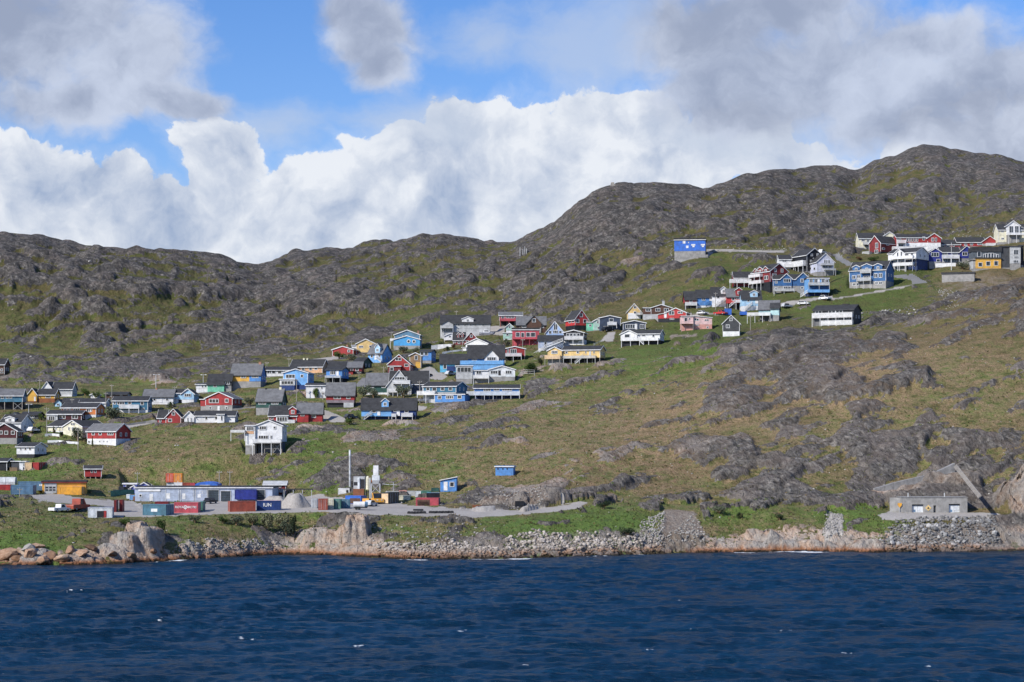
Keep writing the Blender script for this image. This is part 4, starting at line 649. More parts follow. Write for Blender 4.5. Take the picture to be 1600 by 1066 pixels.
# rock share -> threshold of a unit normal field
q = np.clip(ROCK - 0.35 * calm - 0.6 * soft, 0.015, 0.985)
thr = -np.sqrt(2) * np.vectorize(lambda p: 0)(0) if False else None
pq = np.linspace(0.01, 0.99, 197)
_sorted = np.sort(field[(PXG > 0) & (PXG < 1600)].ravel())[::97]
thr = np.interp(1 - q, np.linspace(0, 1, len(_sorted)), _sorted)
thr = np.where(q < 0.035, 9.0, thr)
expo = field - thr
outc = sstep(expo, -0.02, 0.30)
dist_amp = np.interp(Dg, [400, 470, 700, 900, 1300], [0.45, 0.6, 0.8, 0.82, 0.85])
dist_amp = dist_amp * np.interp(PXG, [0, 900, 1100, 1600], [1, 1, 1.3, 1.35]) ** (sstep(Dg, 470, 500) * (1 - sstep(Dg, 660, 720)))
far_a = sstep(Dg, 600, 820)
gully = 1 - 2 * np.abs(fbm(X / 95 + .3 * wx, Y / 260, 3, 141))
dz = outc * (1.1 * far_a * (b2f + 0.2) + 2.7 * far_a * (b1f + .3) + 0.60 * np.clip(soft_f - thr, 0, 2.0) + (2.0 - 0.9 * far_a) * (b1 + 0.35) + (0.9 - 0.55 * far_a) * (b2 + 0.3) + 0.26 * b3 + 0.5 * n2 + 0.14 * n3)
lt = (Zg + 0.16 * X + 9.0 * n1) / 10.0; ls_ = lt - np.floor(lt); lt2 = (Zg - 0.10 * X + 5.0 * n2) / 3.6; ls2 = lt2 - np.floor(lt2)
dz += outc * far_a * 1.7 * (ls_ - sstep(ls_, .80, 1.0))
dz -= far_a * 3.2 * sstep(gully, .35, .95)
dz -= outc * (0.42 * sstep(e2, 0.12, 0.0) + 0.16 * sstep(e3, 0.16, 0.0) + 0.6 * sstep(e1, 0.06, 0.0))
dz = dz * dist_amp * (1 - 0.85 * calm)
dz += (1 - outc) * (0.7 * n2 * (1 - calm) + 0.10 * n3 * (1 - 0.6 * calm) + 1.2 * n1 * (1 - calm) * dist_amp)
# shore: bare ledges and boulders
sb, se = blocks(X / 5.2 + wx, Y / 3.4, 81, 1.2); sb2, se2 = blocks(X / 1.9, Y / 1.5 + wx, 91, 1.2)
sled = 1.5 * sb + 0.6 * sb2 - 0.5 * sstep(se, .16, 0) - 0.3 * sstep(se2, .2, 0)
ledge = (1 - sstep(Dg, kd[3] - 2, kd[3] + 3)) * sstep(Dg, kd[1], kd[2] + 2)
dz = dz * (1 - 0.75 * ledge) * np.where(near, shore_t, 1) + ledge * sled
under = Dg < kd[2] + 0.5
dz = np.where(Dg < kd[1], 0, dz)
# the great pale knob on the left shore, the cut cliff at the works, the quarry face and the slab at the right edge
def knob(cx, cy, rx, ry, toprow, rough):
    """a block of rock with steep sides whose top reaches a given row of the photo"""
    d = at(cx, cy); zt = CAMZ + (HZ - toprow) * (d.y + ry * .3) / FPX
    ex = (X - d.x + 1.2 * n3 + 0.7 * b3) / (rx * 1.12); ey = (Y - d.y - ry * .75 + 1.4 * n3 + 0.9 * b3) / (ry * 1.1)
    m = 1 - sstep((ex ** 4 + ey ** 4) ** .25, .66, 1.06)
    hgt_ = zt + rough * (0.35 * b2 + 0.45 * b3 + 0.3 * n3 - 0.35 * sstep(e3, .15, 0)) - 0.8 * np.clip(np.abs(ex), 0, 1) ** 2 - Zg
    return m, np.clip(hgt_, 0, 12)
KN = [knob(216, 852, 3.2, 5.0, 815, 1.3), knob(190, 855, 2.9, 4.0, 833, 1.1), knob(234, 853, 1.9, 4.0, 824, 1.0), knob(163, 858, 2.2, 3.0, 848, .7), knob(556, 850, 2.9, 5.0, 803, .7), knob(540, 848, 2.2, 4.0, 818, .9),
      knob(500, 848, 5.2, 5.0, 826, 1.0), knob(856, 790, 5.2, 6.0, 761, .8), knob(818, 792, 5.0, 6.0, 769, 1.5), knob(782, 793, 5.0, 5.0, 777, 1.4), knob(1205, 853, 6.5, 3.4, 829, 1.2), knob(1262, 856, 6.5, 3.2, 843, .9),
      knob(1165, 857, 5.5, 3.0, 847, .8), knob(1360, 857, 4.2, 3.2, 843, .9), knob(1612, 800, 6.0, 9.0, 752, 1.4), knob(1650, 800, 7.0, 10.0, 725, 1.6),
      # pale outcrops under and between the houses, and the rock face that carries the retaining wall
      knob(628, 666, 5.2, 2.5, 655, 1.0), knob(483, 674, 4.0, 2.5, 663, 1.0), knob(878, 580, 3.6, 2.5, 567, 1.0), knob(945, 573, 3.2, 2.5, 563, 1.0), knob(785, 614, 6.0, 2.0, 604, 1.0), knob(425, 688, 4.0, 2.0, 677, 1.0),
      knob(330, 610, 4.0, 2.0, 602, .9), knob(468, 615, 3.0, 2.0, 607, .9), knob(1080, 385, 4.0, 3.0, 378, .9), knob(715, 600, 3.0, 2.0, 592, .9), knob(990, 410, 5.0, 4.0, 400, 1.0),
      knob(1400, 778, 6.5, 5.0, 765, 1.2), knob(1436, 772, 6.0, 5.0, 754, 1.3), knob(1474, 764, 5.5, 5.0, 733, 1.2), knob(1503, 768, 4.8, 5.0, 738, 1.3)]
knobm = np.zeros(Dg.shape, np.float32)
for km_, kh_ in KN:
    km_ = km_ * (1 - soft); kb = km_ * kh_; dz = dz * (1 - km_) + kb; knobm = np.maximum(knobm, np.clip(kb / 0.9, 0, 1))
def blur(A, sr, sc):
    for ax, sg in ((0, sr), (1, sc)):
        kx = np.arange(-4, 5); kk = np.exp(-.5 * (kx / sg) ** 2); kk /= kk.sum()
        Pd = np.pad(A, [(4, 4) if i == ax else (0, 0) for i in (0, 1)], mode='edge')
        A = sum(kk[i] * np.take(Pd, np.arange(i, i + A.shape[ax]), axis=ax) for i in range(9))
    return A
far_w = sstep(Dg, 560, 760)
dz = dz * (1 - far_w) + blur(dz, 0.7, 2.4) * far_w
mid_w = np.where(Dg > kd[5] + 6, 1 - far_w, 0)
dz = dz * (1 - mid_w) + blur(dz, .7, 1.7) * mid_w
Zf = Zg + np.where(Dg > kd[-4], 0, dz)
# the skyline keeps its rough outline
Zf += np.where((Dg > kd[11] - 90) & (Dg < kd[11] + 60), 0.7 * n3 + 0.8 * b3 + 1.2 * b2, 0) * 0.8
# level ground of the yard behind the warehouse
FOOT.append(((310 - 800) * 526 / FPX, 526.0, 0.0, -20.0, 9.0, 0.0, 19.0, 11.2))
for f in FOOT:
    ox, oy, ang, x0, x1, y0, y1, zb = f
    ca, sa = math.cos(-ang), math.sin(-ang)
    near_m = (np.abs(X - ox) < 75) & (np.abs(Y - oy) < 75)
    r_i, c_i = np.nonzero(near_m)
    if not len(r_i): continue
    xx = X[r_i, c_i] - ox; yy = Y[r_i, c_i] - oy
    lx = xx * ca - yy * sa; ly = xx * sa + yy * ca
    out = np.maximum(np.maximum(x0 - lx, lx - x1), np.maximum(y0 - .2 - ly, ly - y1))
    bank_z = zb + 1.15 * np.clip(out - 0.7, 0, None)
    front = (ly < y0) & (out < 5.0)
    bank_z = np.where(front, zb + .12 + .06 * np.clip(out, 0, None), bank_z)
    Zf[r_i, c_i] = np.minimum(Zf[r_i, c_i], bank_z)
Zg_f = Zf
def ground_z(x, y):
    """final ground height under a world point"""
    px = 800 + x * FPX / y
    c = int(np.clip(np.searchsorted(PXC, px), 1, NC - 1))
    c0 = c - 1; t = (px - PXC[c0]) / (PXC[c] - PXC[c0])
    return (1 - t) * np.interp(y, Dg[:, c0], Zf[:, c0]) + t * np.interp(y, Dg[:, c], Zf[:, c])

# ---- attributes: how much rock, fresh green, dry grass; and shore colour, gravel
rockm = np.clip(np.maximum(sstep(expo, -0.10, 0.18), np.maximum(knobm, ledge * (0.4 + 0.6 * sstep(sb2 + sb, -.5, .2)))), 0, 1)
hz = Zf
pink = np.clip(1.25 * ledge + sstep(knobm, .1, .6) * np.where(Dg < 470, 1, .85), 0, 1) * np.interp(PXG, [-200, 440, 600, 700, 780, 1060, 1110, 1380, 1420, 1560, 1600], [1, 1, .95, .55, .4, .4, 1, 1, .4, .4, .9])
pink = np.clip(pink + 0.75 * sstep(fbm(X / 26, Y / 26, 3, 95), .0, .45) * np.where((Dg > 480) & (Dg < 690), 1, 0) * np.interp(PXG, [150, 250, 1050, 1150], [.6, 1, .8, .25]), 0, 1)
tidal = np.clip(1 - (hz - 0.15) / 1.1, 0, 1) * near
dirt = np.where(patch == 3, 1.0, 0.0)
dirt = np.maximum(dirt, 0.75 * np.exp(-(((PXG - 1550) / 80) ** 2 + ((PYG - 448) / 22) ** 2) ** 2) * sstep(n3 + .6 * n2, -.35, .25) * (Dg > kd[8]) * (1 - rockm))
grav = np.where(patch == 1, 1.0, 0.0)
grav = np.maximum(grav, 0.6 * ledge * np.interp(PXG, [250, 300, 360, 400, 700, 780, 1030, 1060, 1380, 1400, 1600], [0, .3, .3, 0, 0, .8, .8, 0, 0, .8, .5]))
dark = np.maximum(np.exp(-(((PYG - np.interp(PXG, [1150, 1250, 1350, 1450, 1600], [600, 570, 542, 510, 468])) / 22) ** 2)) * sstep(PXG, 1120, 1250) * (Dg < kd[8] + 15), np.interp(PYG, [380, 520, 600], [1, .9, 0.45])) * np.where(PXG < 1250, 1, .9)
rust = sstep(fbm(X / 45, Y / 45, 3, 121), 0.05, 0.5)

# push the relief out along the slope's normal, not straight up
gy_ = np.gradient(Zg, axis=0) / np.maximum(np.gradient(Dg, axis=0), 0.05)
lean = np.clip(gy_, 0, 0.75) * np.where((Dg > kd[5]) & (Dg < kd[-3]), 1, 0) * (1 - calm)
Yd = (Y - 0.75 * lean * dz).astype(np.float32)
verts = np.stack([X, Yd, Zf.astype(np.float32)], -1).reshape(-1, 3)
idx = np.arange(NR * NC).reshape(NR, NC)
quads = np.stack([idx[:-1, :-1], idx[:-1, 1:], idx[1:, 1:], idx[1:, :-1]], -1).reshape(-1, 4)
pq4 = patch.reshape(-1)[quads]
is_road = (pq4 == 2).sum(1) >= 3
is_yard = (pq4 == 1).sum(1) >= 3
A1 = np.stack([rockm, GREEN, DRY, np.ones_like(rockm)], -1).reshape(-1, 4).astype(np.float32)
A2 = np.stack([pink, tidal, grav, dirt], -1).reshape(-1, 4).astype(np.float32)
A3 = np.stack([dark, rust, np.clip(b2 + .5, 0, 1), calm], -1).reshape(-1, 4).astype(np.float32)

def grid_object(name, faces, mat, attrs=True, kind='structure', smooth=True, vv=None, extra=None):
    vv = verts if vv is None else vv
    used, inv = np.unique(faces.reshape(-1), return_inverse=True)
    me = bpy.data.meshes.new(name)
    nf = len(faces)
    me.vertices.add(len(used)); me.vertices.foreach_set('co', vv[used].astype(np.float32).ravel())
    me.loops.add(nf * 4); me.loops.foreach_set('vertex_index', inv.astype(np.int32))
    me.polygons.add(nf); me.polygons.foreach_set('loop_start', np.arange(0, nf * 4, 4, dtype=np.int32))
    me.polygons.foreach_set('use_smooth', np.full(nf, smooth))
    for nm, A in (extra or []):
        at_ = me.attributes.new(nm, 'FLOAT_COLOR', 'POINT'); at_.data.foreach_set('color', A[used].ravel())
    me.update(calc_edges=True)
    me.materials.append(mat)
    o = bpy.data.objects.new(name, me); COL.objects.link(o)
    if kind: o['kind'] = kind
    return o

def new_mat(name):
    m = bpy.data.materials.new(name); m.use_nodes = True
    t = m.node_tree; t.nodes.clear(); n = NT(t)
    out = n.n('ShaderNodeOutputMaterial'); b = n.n('ShaderNodeBsdfPrincipled')
    t.links.new(b.outputs[0], out.inputs[0])
    return m, n, b

def ground_material():
    m, n, b = new_mat('hillside_ground')
    geo = n.n('ShaderNodeNewGeometry'); P = geo.outputs['Position']
    def attr(nm):
        a = n.n('ShaderNodeAttribute'); a.attribute_name = nm
        s = n.n('ShaderNodeSeparateColor'); n.put(s.inputs[0], a.outputs['Color'])
        return s.outputs[0], s.outputs[1], s.outputs[2], a.outputs['Alpha']
    rock, green, dry, _ = attr('cover'); pinkv, tid, gravv, dirtv = attr('shore'); darkv, rustv, tone, _ = attr('tone')
    f1 = n.noise(P, 0.9, 7, 0.64); f2 = n.noise(P, 0.13, 6, 0.6); f3 = n.noise(P, 2.6, 4, 0.62); f4 = n.noise(n.vmath('ADD', P, (91.0, 37.0, 11.0)), 0.30, 6, 0.62)
    vr = n.n('ShaderNodeVectorRotate', rotation_type='Y_AXIS'); n.put(vr.inputs['Vector'], P); vr.inputs['Angle'].default_value = 0.62
    st = n.noise(n.vmath('MULTIPLY', vr.outputs[0], (1.1, 0.60, 0.70)), 0.8, 7, 0.66, dist=0.5)
    # rock
    rc = n.ramp(st.outputs[0], [(0.34, (0.028, 0.026, 0.023)), (0.45, (0.118, 0.108, 0.096)), (0.56, (0.215, 0.198, 0.176)), (0.68, (0.43, 0.39, 0.34))])
    rl = n.mix(n.step(f2.outputs[0], 0.42, 0.66), rc, n.mix(0.55, rc, (0.22, 0.175, 0.15)))
    rl = n.mix(n.step(f1.outputs[0], 0.60, 0.78), rl, (0.33, 0.31, 0.29))
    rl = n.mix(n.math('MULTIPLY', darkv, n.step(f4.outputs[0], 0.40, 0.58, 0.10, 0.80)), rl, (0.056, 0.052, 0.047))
    pk = n.ramp(st.outputs[0], [(0.30, (0.19, 0.12, 0.085)), (0.42, (0.47, 0.32, 0.225)), (0.58, (0.62, 0.475, 0.365)), (0.75, (0.68, 0.59, 0.50))])
    pk = n.mix(n.step(f2.outputs[0], 0.40, 0.62), pk, n.ramp(f1.outputs[0], [(0.3, (0.28, 0.25, 0.22)), (0.7, (0.58, 0.53, 0.47))]))
    orange = n.ramp(f1.outputs[0], [(0.3, (0.22, 0.085, 0.032)), (0.55, (0.42, 0.17, 0.07)), (0.75, (0.50, 0.30, 0.19))])
    pk = n.mix(n.math('MULTIPLY', n.step(tid, 0.0, 0.75), 0.9), pk, orange)
    rk = n.mix(pinkv, rl, pk)
    wet = n.step(n.math('ADD', tid, n.math('MULTIPLY', n.math('SUBTRACT', f1.outputs[0], 0.5), 0.9)), 0.62, 0.95)
    rk = n.mix(wet, rk, (0.035, 0.026, 0.016))
    rk = n.mix(n.math('MULTIPLY', n.math('MULTIPLY', n.step(dry, 0.45, 0.85), n.step(f4.outputs[0], 0.46, 0.60)), n.math('SUBTRACT', 0.62, n.math('MULTIPLY', pinkv, 0.6))), rk, (0.165, 0.118, 0.080))
    # plants
    gfac = n.math('ADD', green, n.math('MULTIPLY', n.math('SUBTRACT', f2.outputs[0], 0.5), 2.6), clamp=True)
    g = n.mix(gfac, (0.115, 0.100, 0.036), (0.122, 0.190, 0.040))
    dfac = n.math('ADD', n.math('MULTIPLY', n.math('SUBTRACT', dry, n.math('MULTIPLY', n.step(green, 0.55, 0.9), 0.45)), 0.95), n.math('ADD', n.math('MULTIPLY', n.math('SUBTRACT', f1.outputs[0], 0.52), 1.6), n.math('MULTIPLY', n.math('SUBTRACT', f4.outputs[0], 0.5), 3.0)), clamp=True)
    d = n.mix(n.step(f3.outputs[0], 0.35, 0.7), (0.225, 0.148, 0.083), (0.38, 0.275, 0.165))
    g = n.mix(n.math('MULTIPLY', dfac, 0.95), g, d)
    g = n.mix(n.math('MULTIPLY', rustv, n.step(f1.outputs[0], 0.5, 0.64, 0.0, 0.6)), g, (0.125, 0.060, 0.038))
    g = n.mix(n.math('MULTIPLY', n.step(f3.outputs[0], 0.48, 0.34, 0.0, 0.70), n.step(dry, 0.5, 1.0, 1.0, 0.45)), g, (0.032, 0.036, 0.014))
    g = n.mix(n.step(f3.outputs[0], 0.63, 0.76, 0.0, 0.5), g, (0.33, 0.30, 0.20))
    g = n.mix(n.step(f4.outputs[0], 0.42, 0.32, 0.0, 0.5), g, (0.045, 0.048, 0.018))
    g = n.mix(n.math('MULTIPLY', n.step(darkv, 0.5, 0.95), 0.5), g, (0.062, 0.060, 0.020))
    rmask = n.step(n.math('ADD', rock, n.math('ADD', n.math('MULTIPLY', n.math('SUBTRACT', f1.outputs[0], 0.5), 1.5), n.math('MULTIPLY', n.math('SUBTRACT', f4.outputs[0], 0.5), 1.6))), 0.40, 0.56)
    c = n.mix(rmask, g, rk)
    gr = n.ramp(f3.outputs[0], [(0.3, (0.24, 0.215, 0.19)), (0.55, (0.35, 0.325, 0.295)), (0.75, (0.45, 0.43, 0.40))])
    gr = n.mix(n.math('MULTIPLY', n.step(f2.outputs[0], 0.5, 0.7), 0.5), gr, (0.26, 0.25, 0.24))
    c = n.mix(n.math('MULTIPLY', gravv, n.math('SUBTRACT', 1.0, n.math('MULTIPLY', wet, 0.85))), c, gr)
    dt = n.mix(n.step(st.outputs[0], 0.35, 0.65), (0.21, 0.165, 0.13), (0.30, 0.26, 0.215))
    c = n.mix(dirtv, c, dt)
    n.put(b.inputs['Base Color'], c)
    b.inputs['Roughness'].default_value = 0.9
    b.inputs['Specular IOR Level'].default_value = 0.2
    bp = n.n('ShaderNodeBump'); bp.inputs['Distance'].default_value = 1.3
    n.put(bp.inputs['Strength'], n.step(rmask, 0, 1, 0.7, 1.0))
    hgt = n.math('ADD', n.math('MULTIPLY', st.outputs[0], 1.2), n.math('ADD', n.math('MULTIPLY', f1.outputs[0], 0.8), n.math('MULTIPLY', f3.outputs[0], 0.35)))
    n.put(bp.inputs['Height'], hgt)
    n.put(b.inputs['Normal'], bp.outputs[0])
    return m
def loose_material(name, c1, c2, c3):
    m, n, b = new_mat(name)
    P = n.n('ShaderNodeNewGeometry').outputs['Position']
    f = n.noise(P, 2.6, 6, 0.65); g = n.noise(P, 0.12, 4, 0.55)
    c = n.ramp(f.outputs[0], [(0.28, c1), (0.52, c2), (0.76, c3)])
    c = n.mix(n.step(g.outputs[0], 0.45, 0.68, 0.0, 0.45), c, c1)
    n.put(b.inputs['Base Color'], c); b.inputs['Roughness'].default_value = 0.95
    bp = n.n('ShaderNodeBump'); bp.inputs['Distance'].default_value = 0.15; bp.inputs['Strength'].default_value = 0.6
    n.put(bp.inputs['Height'], f.outputs[0]); n.put(b.inputs['Normal'], bp.outputs[0])
    return m
M_GROUND = ground_material()
M_GRAVEL = loose_material('gravel', (0.25, 0.225, 0.20), (0.36, 0.335, 0.305), (0.46, 0.44, 0.41))
M_ASPHALT = loose_material('worn_asphalt', (0.13, 0.13, 0.13), (0.19, 0.188, 0.185), (0.26, 0.255, 0.25))
ex = [('cover', A1), ('shore', A2), ('tone', A3)]
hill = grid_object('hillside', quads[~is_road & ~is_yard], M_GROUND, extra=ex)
yard = grid_object('gravel_yard', quads[is_yard], M_GRAVEL)
road = grid_object('road', quads[is_road], M_ASPHALT)
bed = bpy.data.meshes.new('sea_floor')
bed.from_pydata([(-9000, -9000, -10), (9000, -9000, -10), (9000, 11000, -10), (-9000, 11000, -10)], [], [(0, 1, 2, 3)])
bed.materials.append(M_GRAVEL)
bedo = bpy.data.objects.new('sea_floor', bed); COL.objects.link(bedo); bedo['kind'] = 'structure'

# ---------------------------------------------------------------- sea
SPX = np.concatenate([np.arange(-3000, -80, 60.0), np.arange(-60, 1661, 2.2), np.arange(1700, 4600, 60.0)])
SD = [60.0]
while SD[-1] < 560: SD.append(SD[-1] + max(0.45, SD[-1] * 0.0031) * (3.0 if SD[-1] < 180 else 1.0))
SD = np.array(SD)
sX = (SPX[None, :] - 800) * SD[:, None] / FPX; sY = np.broadcast_to(SD[:, None], sX.shape)
rng = np.random.RandomState(3)
sz = np.zeros(sX.shape)
for i in range(46):
    lam = 1.7 * (1.066 ** i)
    ang = math.radians(rng.normal(-72, 26)); ph = rng.rand() * 6.283
    amp = 0.0135 * lam if lam < 4.5 else 0.0135 * 4.5 * (lam / 4.5) ** -.3
    wv = 6.2832 / lam
    s_ = np.sin(wv * (sX * math.cos(ang) + sY * math.sin(ang)) + ph + 0.6 * np.sin(sX * 0.021 * (1 + .1 * i) + sY * .013))
    sz += amp * (s_ - 0.25 * np.cos(2 * wv * (sX * math.cos(ang) + sY * math.sin(ang)) + 2 * ph))
sz *= 0.9 + 0.5 * fbm((sX / 60).astype(np.float32), (sY / 40).astype(np.float32), 2, 77)
calm_s = np.interp(SPX, XS, KD[2])[None, :] - sY        # metres to the shoreline
sz *= np.clip(0.35 + calm_s / 40, 0.35, 1)
# foam: surf at the rocks and a few small whitecaps on crests
fs = fbm((sX / 5).astype(np.float32), (sY / 3.0).astype(np.float32), 4, 201); fl = fbm((sX / 26).astype(np.float32), (sY / 40).astype(np.float32), 2, 207)
surf = sstep(0.55 * fs + 0.9 * fl - np.abs(calm_s - 1.6) / 4.0 + np.interp(SPX, [0, 100, 300, 440, 560, 700, 800, 1000, 1050, 1250, 1350, 1600], [.12, .22, .3, .05, .1, .35, .42, .3, .65, .55, .4, .2])[None, :], 0.28, 0.62) * (calm_s > -6)
caps = np.zeros(sX.shape); wcap = fbm((sX / 1.5).astype(np.float32), (sY / 1.5).astype(np.float32), 3, 311)
for px, py, w in [(115, 925, 13), (33, 926, 5), (655, 966, 9), (719, 985, 11), (1300, 952, 6), (1225, 985, 14), (1325, 1017, 12), (1015, 1016, 8), (95, 1033, 5), (250, 972, 6), (385, 998, 16), (560, 1010, 10), (1500, 905, 5),
                  (1060, 940, 4), (1283, 905, 3), (860, 922, 5), (420, 912, 4), (1450, 1040, 8), (820, 1040, 7)]:
    D = shoreD(py); d = ((SPX[None, :] - px - 7 * wcap) / (1.35 * w)) ** 2 + ((sY - D - 0.7 * wcap) / (0.34 + 0.022 * w)) ** 2
    caps = np.maximum(caps, np.exp(-d * 1.2) * (0.72 + 0.9 * fbm((sX / 1.0).astype(np.float32), (sY / 0.8).astype(np.float32), 3, 301)))
foam = np.clip(surf + np.clip(caps * 0.88, 0, .60), 0, 1)
sz += 0.10 * np.clip(caps, 0, 1)
sv = np.stack([sX, sY, sz], -1).reshape(-1, 3)
sidx = np.arange(sX.size).reshape(sX.shape)
sq = np.stack([sidx[:-1, :-1], sidx[:-1, 1:], sidx[1:, 1:], sidx[1:, :-1]], -1).reshape(-1, 4)
FA = np.stack([foam, np.clip(1 - calm_s / 22, 0, 1), foam, foam], -1).reshape(-1, 4).astype(np.float32)
def sea_material():
    m, n, b = new_mat('sea_water')
    P = n.n('ShaderNodeNewGeometry').outputs['Position']
    a = n.n('ShaderNodeAttribute'); a.attribute_name = 'foam'
    s = n.n('ShaderNodeSeparateColor'); n.put(s.inputs[0], a.outputs['Color'])
    w1 = n.noise(n.vmath('MULTIPLY', P, (0.45, 1.0, 1.0)), 1.1, 6, 0.62); w2 = n.noise(P, 0.05, 4, 0.5); w3 = n.noise(n.vmath('MULTIPLY', P, (0.7, 1.0, 1.0)), 2.2, 5, 0.7)
    w4 = n.noise(n.vmath('MULTIPLY', P, (0.035, 0.16, 1.0)), 1.0, 6, 0.62)
    wq = n.math('ADD', n.math('MULTIPLY', w2.outputs[0], 0.45), n.math('MULTIPLY', w4.outputs[0], 0.55))
    c = n.mix(n.step(wq, 0.38, 0.62), (0.0012, 0.0190, 0.046), (0.0024, 0.031, 0.074))
    c = n.mix(n.math('MULTIPLY', s.outputs[1], 0.4), c, (0.010, 0.030, 0.045))
    f = n.step(n.math('ADD', s.outputs[0], n.math('MULTIPLY', n.math('SUBTRACT', w3.outputs[0], 0.5), 2.2)), 0.42, 0.72)
    n.put(b.inputs['Base Color'], n.mix(f, c, (0.78, 0.81, 0.83)))
    n.put(b.inputs['Roughness'], n.step(f, 0, 1, 0.22, 0.9))
    b.inputs['IOR'].default_value = 1.33
    b.inputs['Specular IOR Level'].default_value = 0.15
    bp = n.n('ShaderNodeBump'); bp.inputs['Distance'].default_value = 0.9; bp.inputs['Strength'].default_value = 0.9
    n.put(bp.inputs['Height'], n.math('ADD', w1.outputs[0], n.math('MULTIPLY', w3.outputs[0], 0.25)))
    n.put(b.inputs['Normal'], bp.outputs[0])
    return m
sea = grid_object('sea', sq, sea_material(), vv=sv, extra=[('foam', FA)])

# ---------------------------------------------------------------- materials for built things
PAINT = dict(teal=(.065, .20, .30), tealblue=(.04, .17, .28), yellow=(.72, .40, .06), orangeyellow=(.75, .36, .04), lightyellow=(.76, .52, .20), cream=(.74, .70, .52), palegrey=(.48, .49, .49),
             white=(.80, .80, .79), palewhite=(.68, .71, .73), paleblue=(.36, .58, .80), skyblue=(.16, .40, .76), brightblue=(.06, .36, .72), slateblue=(.11, .24, .36), blue=(.08, .25, .58),
             midblue=(.035, .125, .30), cobalt=(.035, .15, .58), navy=(.02, .05, .18), navyblue=(.022, .035, .24), navygrey=(.045, .065, .11), cyan=(.10, .44, .66), red=(.36, .030, .030), brightred=(.50, .035, .035), darkred=(.20, .022, .024),
             maroon=(.085, .016, .020), pinkred=(.50, .075, .10), orange=(.62, .19, .045), rust=(.27, .095, .035), peach=(.74, .42, .22), peachpale=(.74, .52, .30), brown=(.105, .052, .034), wood=(.30, .19, .10), mint=(.17, .55, .36),
             mintpale=(.38, .58, .50), green=(.030, .095, .080), darkgrey=(.060, .064, .070), black=(.016, .018, .024), dark=(.028, .028, .032), darkslate=(.035, .050, .062), concrete=(.31, .30, .285), mauve=(.25, .20, .22), pink=(.74, .50, .48), salmon=(.62, .30, .25),
             lavender=(.56, .58, .70), lavblue=(.36, .50, .82), lavgrey=(.40, .46, .58), turq=(.46, .68, .68), grey=(.15, .152, .158), slate=(.040, .041, .044), brick=(.40, .20, .13), lilac=(.20, .23, .62), glassgrey=(.10, .12, .14),
             rustred=(.34, .075, .045), redorange=(.62, .10, .045), orangebox=(.72, .26, .03), bluegrey=(.10, .20, .32), tealbox=(.08, .20, .27), steel=(.42, .43, .44), silver=(.50, .52, .54), greenbox=(.08, .22, .17), woodgrey=(.34, .31, .27), rubber=(.02, .02, .02))
_mats = {}
def paint(c, rough=0.62, kind='board'):
    key = (c, kind)
    if key in _mats: return _mats[key]
    rgb = PAINT[c]
    m, n, b = new_mat({'roof': 'roofing_felt_', 'metal': 'painted_metal_'}.get(kind, 'painted_board_') + c)
    tco = n.n('ShaderNodeTexCoord').outputs['Object']
    gp = n.n('ShaderNodeNewGeometry').outputs['Position']
    nz = n.noise(gp, 0.8, 6, 0.66); nf = n.noise(n.vmath('MULTIPLY', tco, (6.0, 6.0, 0.6)), 2.0, 3, 0.6)
    f = n.math('ADD', n.math('MULTIPLY', nz.outputs[0], 0.7), n.math('MULTIPLY', nf.outputs[0], 0.3))
    gm_ = sum(rgb) / 3; lo = tuple((v * .85 + gm_ * .15) * 0.72 for v in rgb); hi = tuple(min(0.84, v * 1.12 + 0.008) for v in rgb)
    n.put(b.inputs['Base Color'], n.mix(n.step(f, 0.36, 0.64), lo, hi))
    b.inputs['Roughness'].default_value = 0.85 if kind == 'roof' else rough
    b.inputs['Specular IOR Level'].default_value = 0.3
    wv = n.n('ShaderNodeTexWave', wave_type='BANDS', bands_direction='X' if kind != 'roof' else 'Y')
    n.put(wv.inputs['Vector'], tco); wv.inputs['Scale'].default_value = 2.4 if kind != 'roof' else 1.1
    bp = n.n('ShaderNodeBump'); bp.inputs['Strength'].default_value = 0.25; bp.inputs['Distance'].default_value = 0.03
    n.put(bp.inputs['Height'], wv.outputs[0]); n.put(b.inputs['Normal'], bp.outputs[0])
    _mats[key] = m
    return m
def roofm(c): return paint(c, 0.85, 'roof')
def glass_mat():
    m, n, b = new_mat('window_glass')
    gp = n.n('ShaderNodeNewGeometry').outputs['Position']
    nz = n.noise(gp, 0.55, 2, 0.5)
    n.put(b.inputs['Base Color'], n.ramp(nz.outputs[0], [(0.3, (0.012, 0.014, 0.018)), (0.6, (0.035, 0.04, 0.048)), (0.78, (0.16, 0.17, 0.18))]))
    b.inputs['Roughness'].default_value = 0.08; b.inputs['Specular IOR Level'].default_value = 0.6
    return m
GLASS = glass_mat()

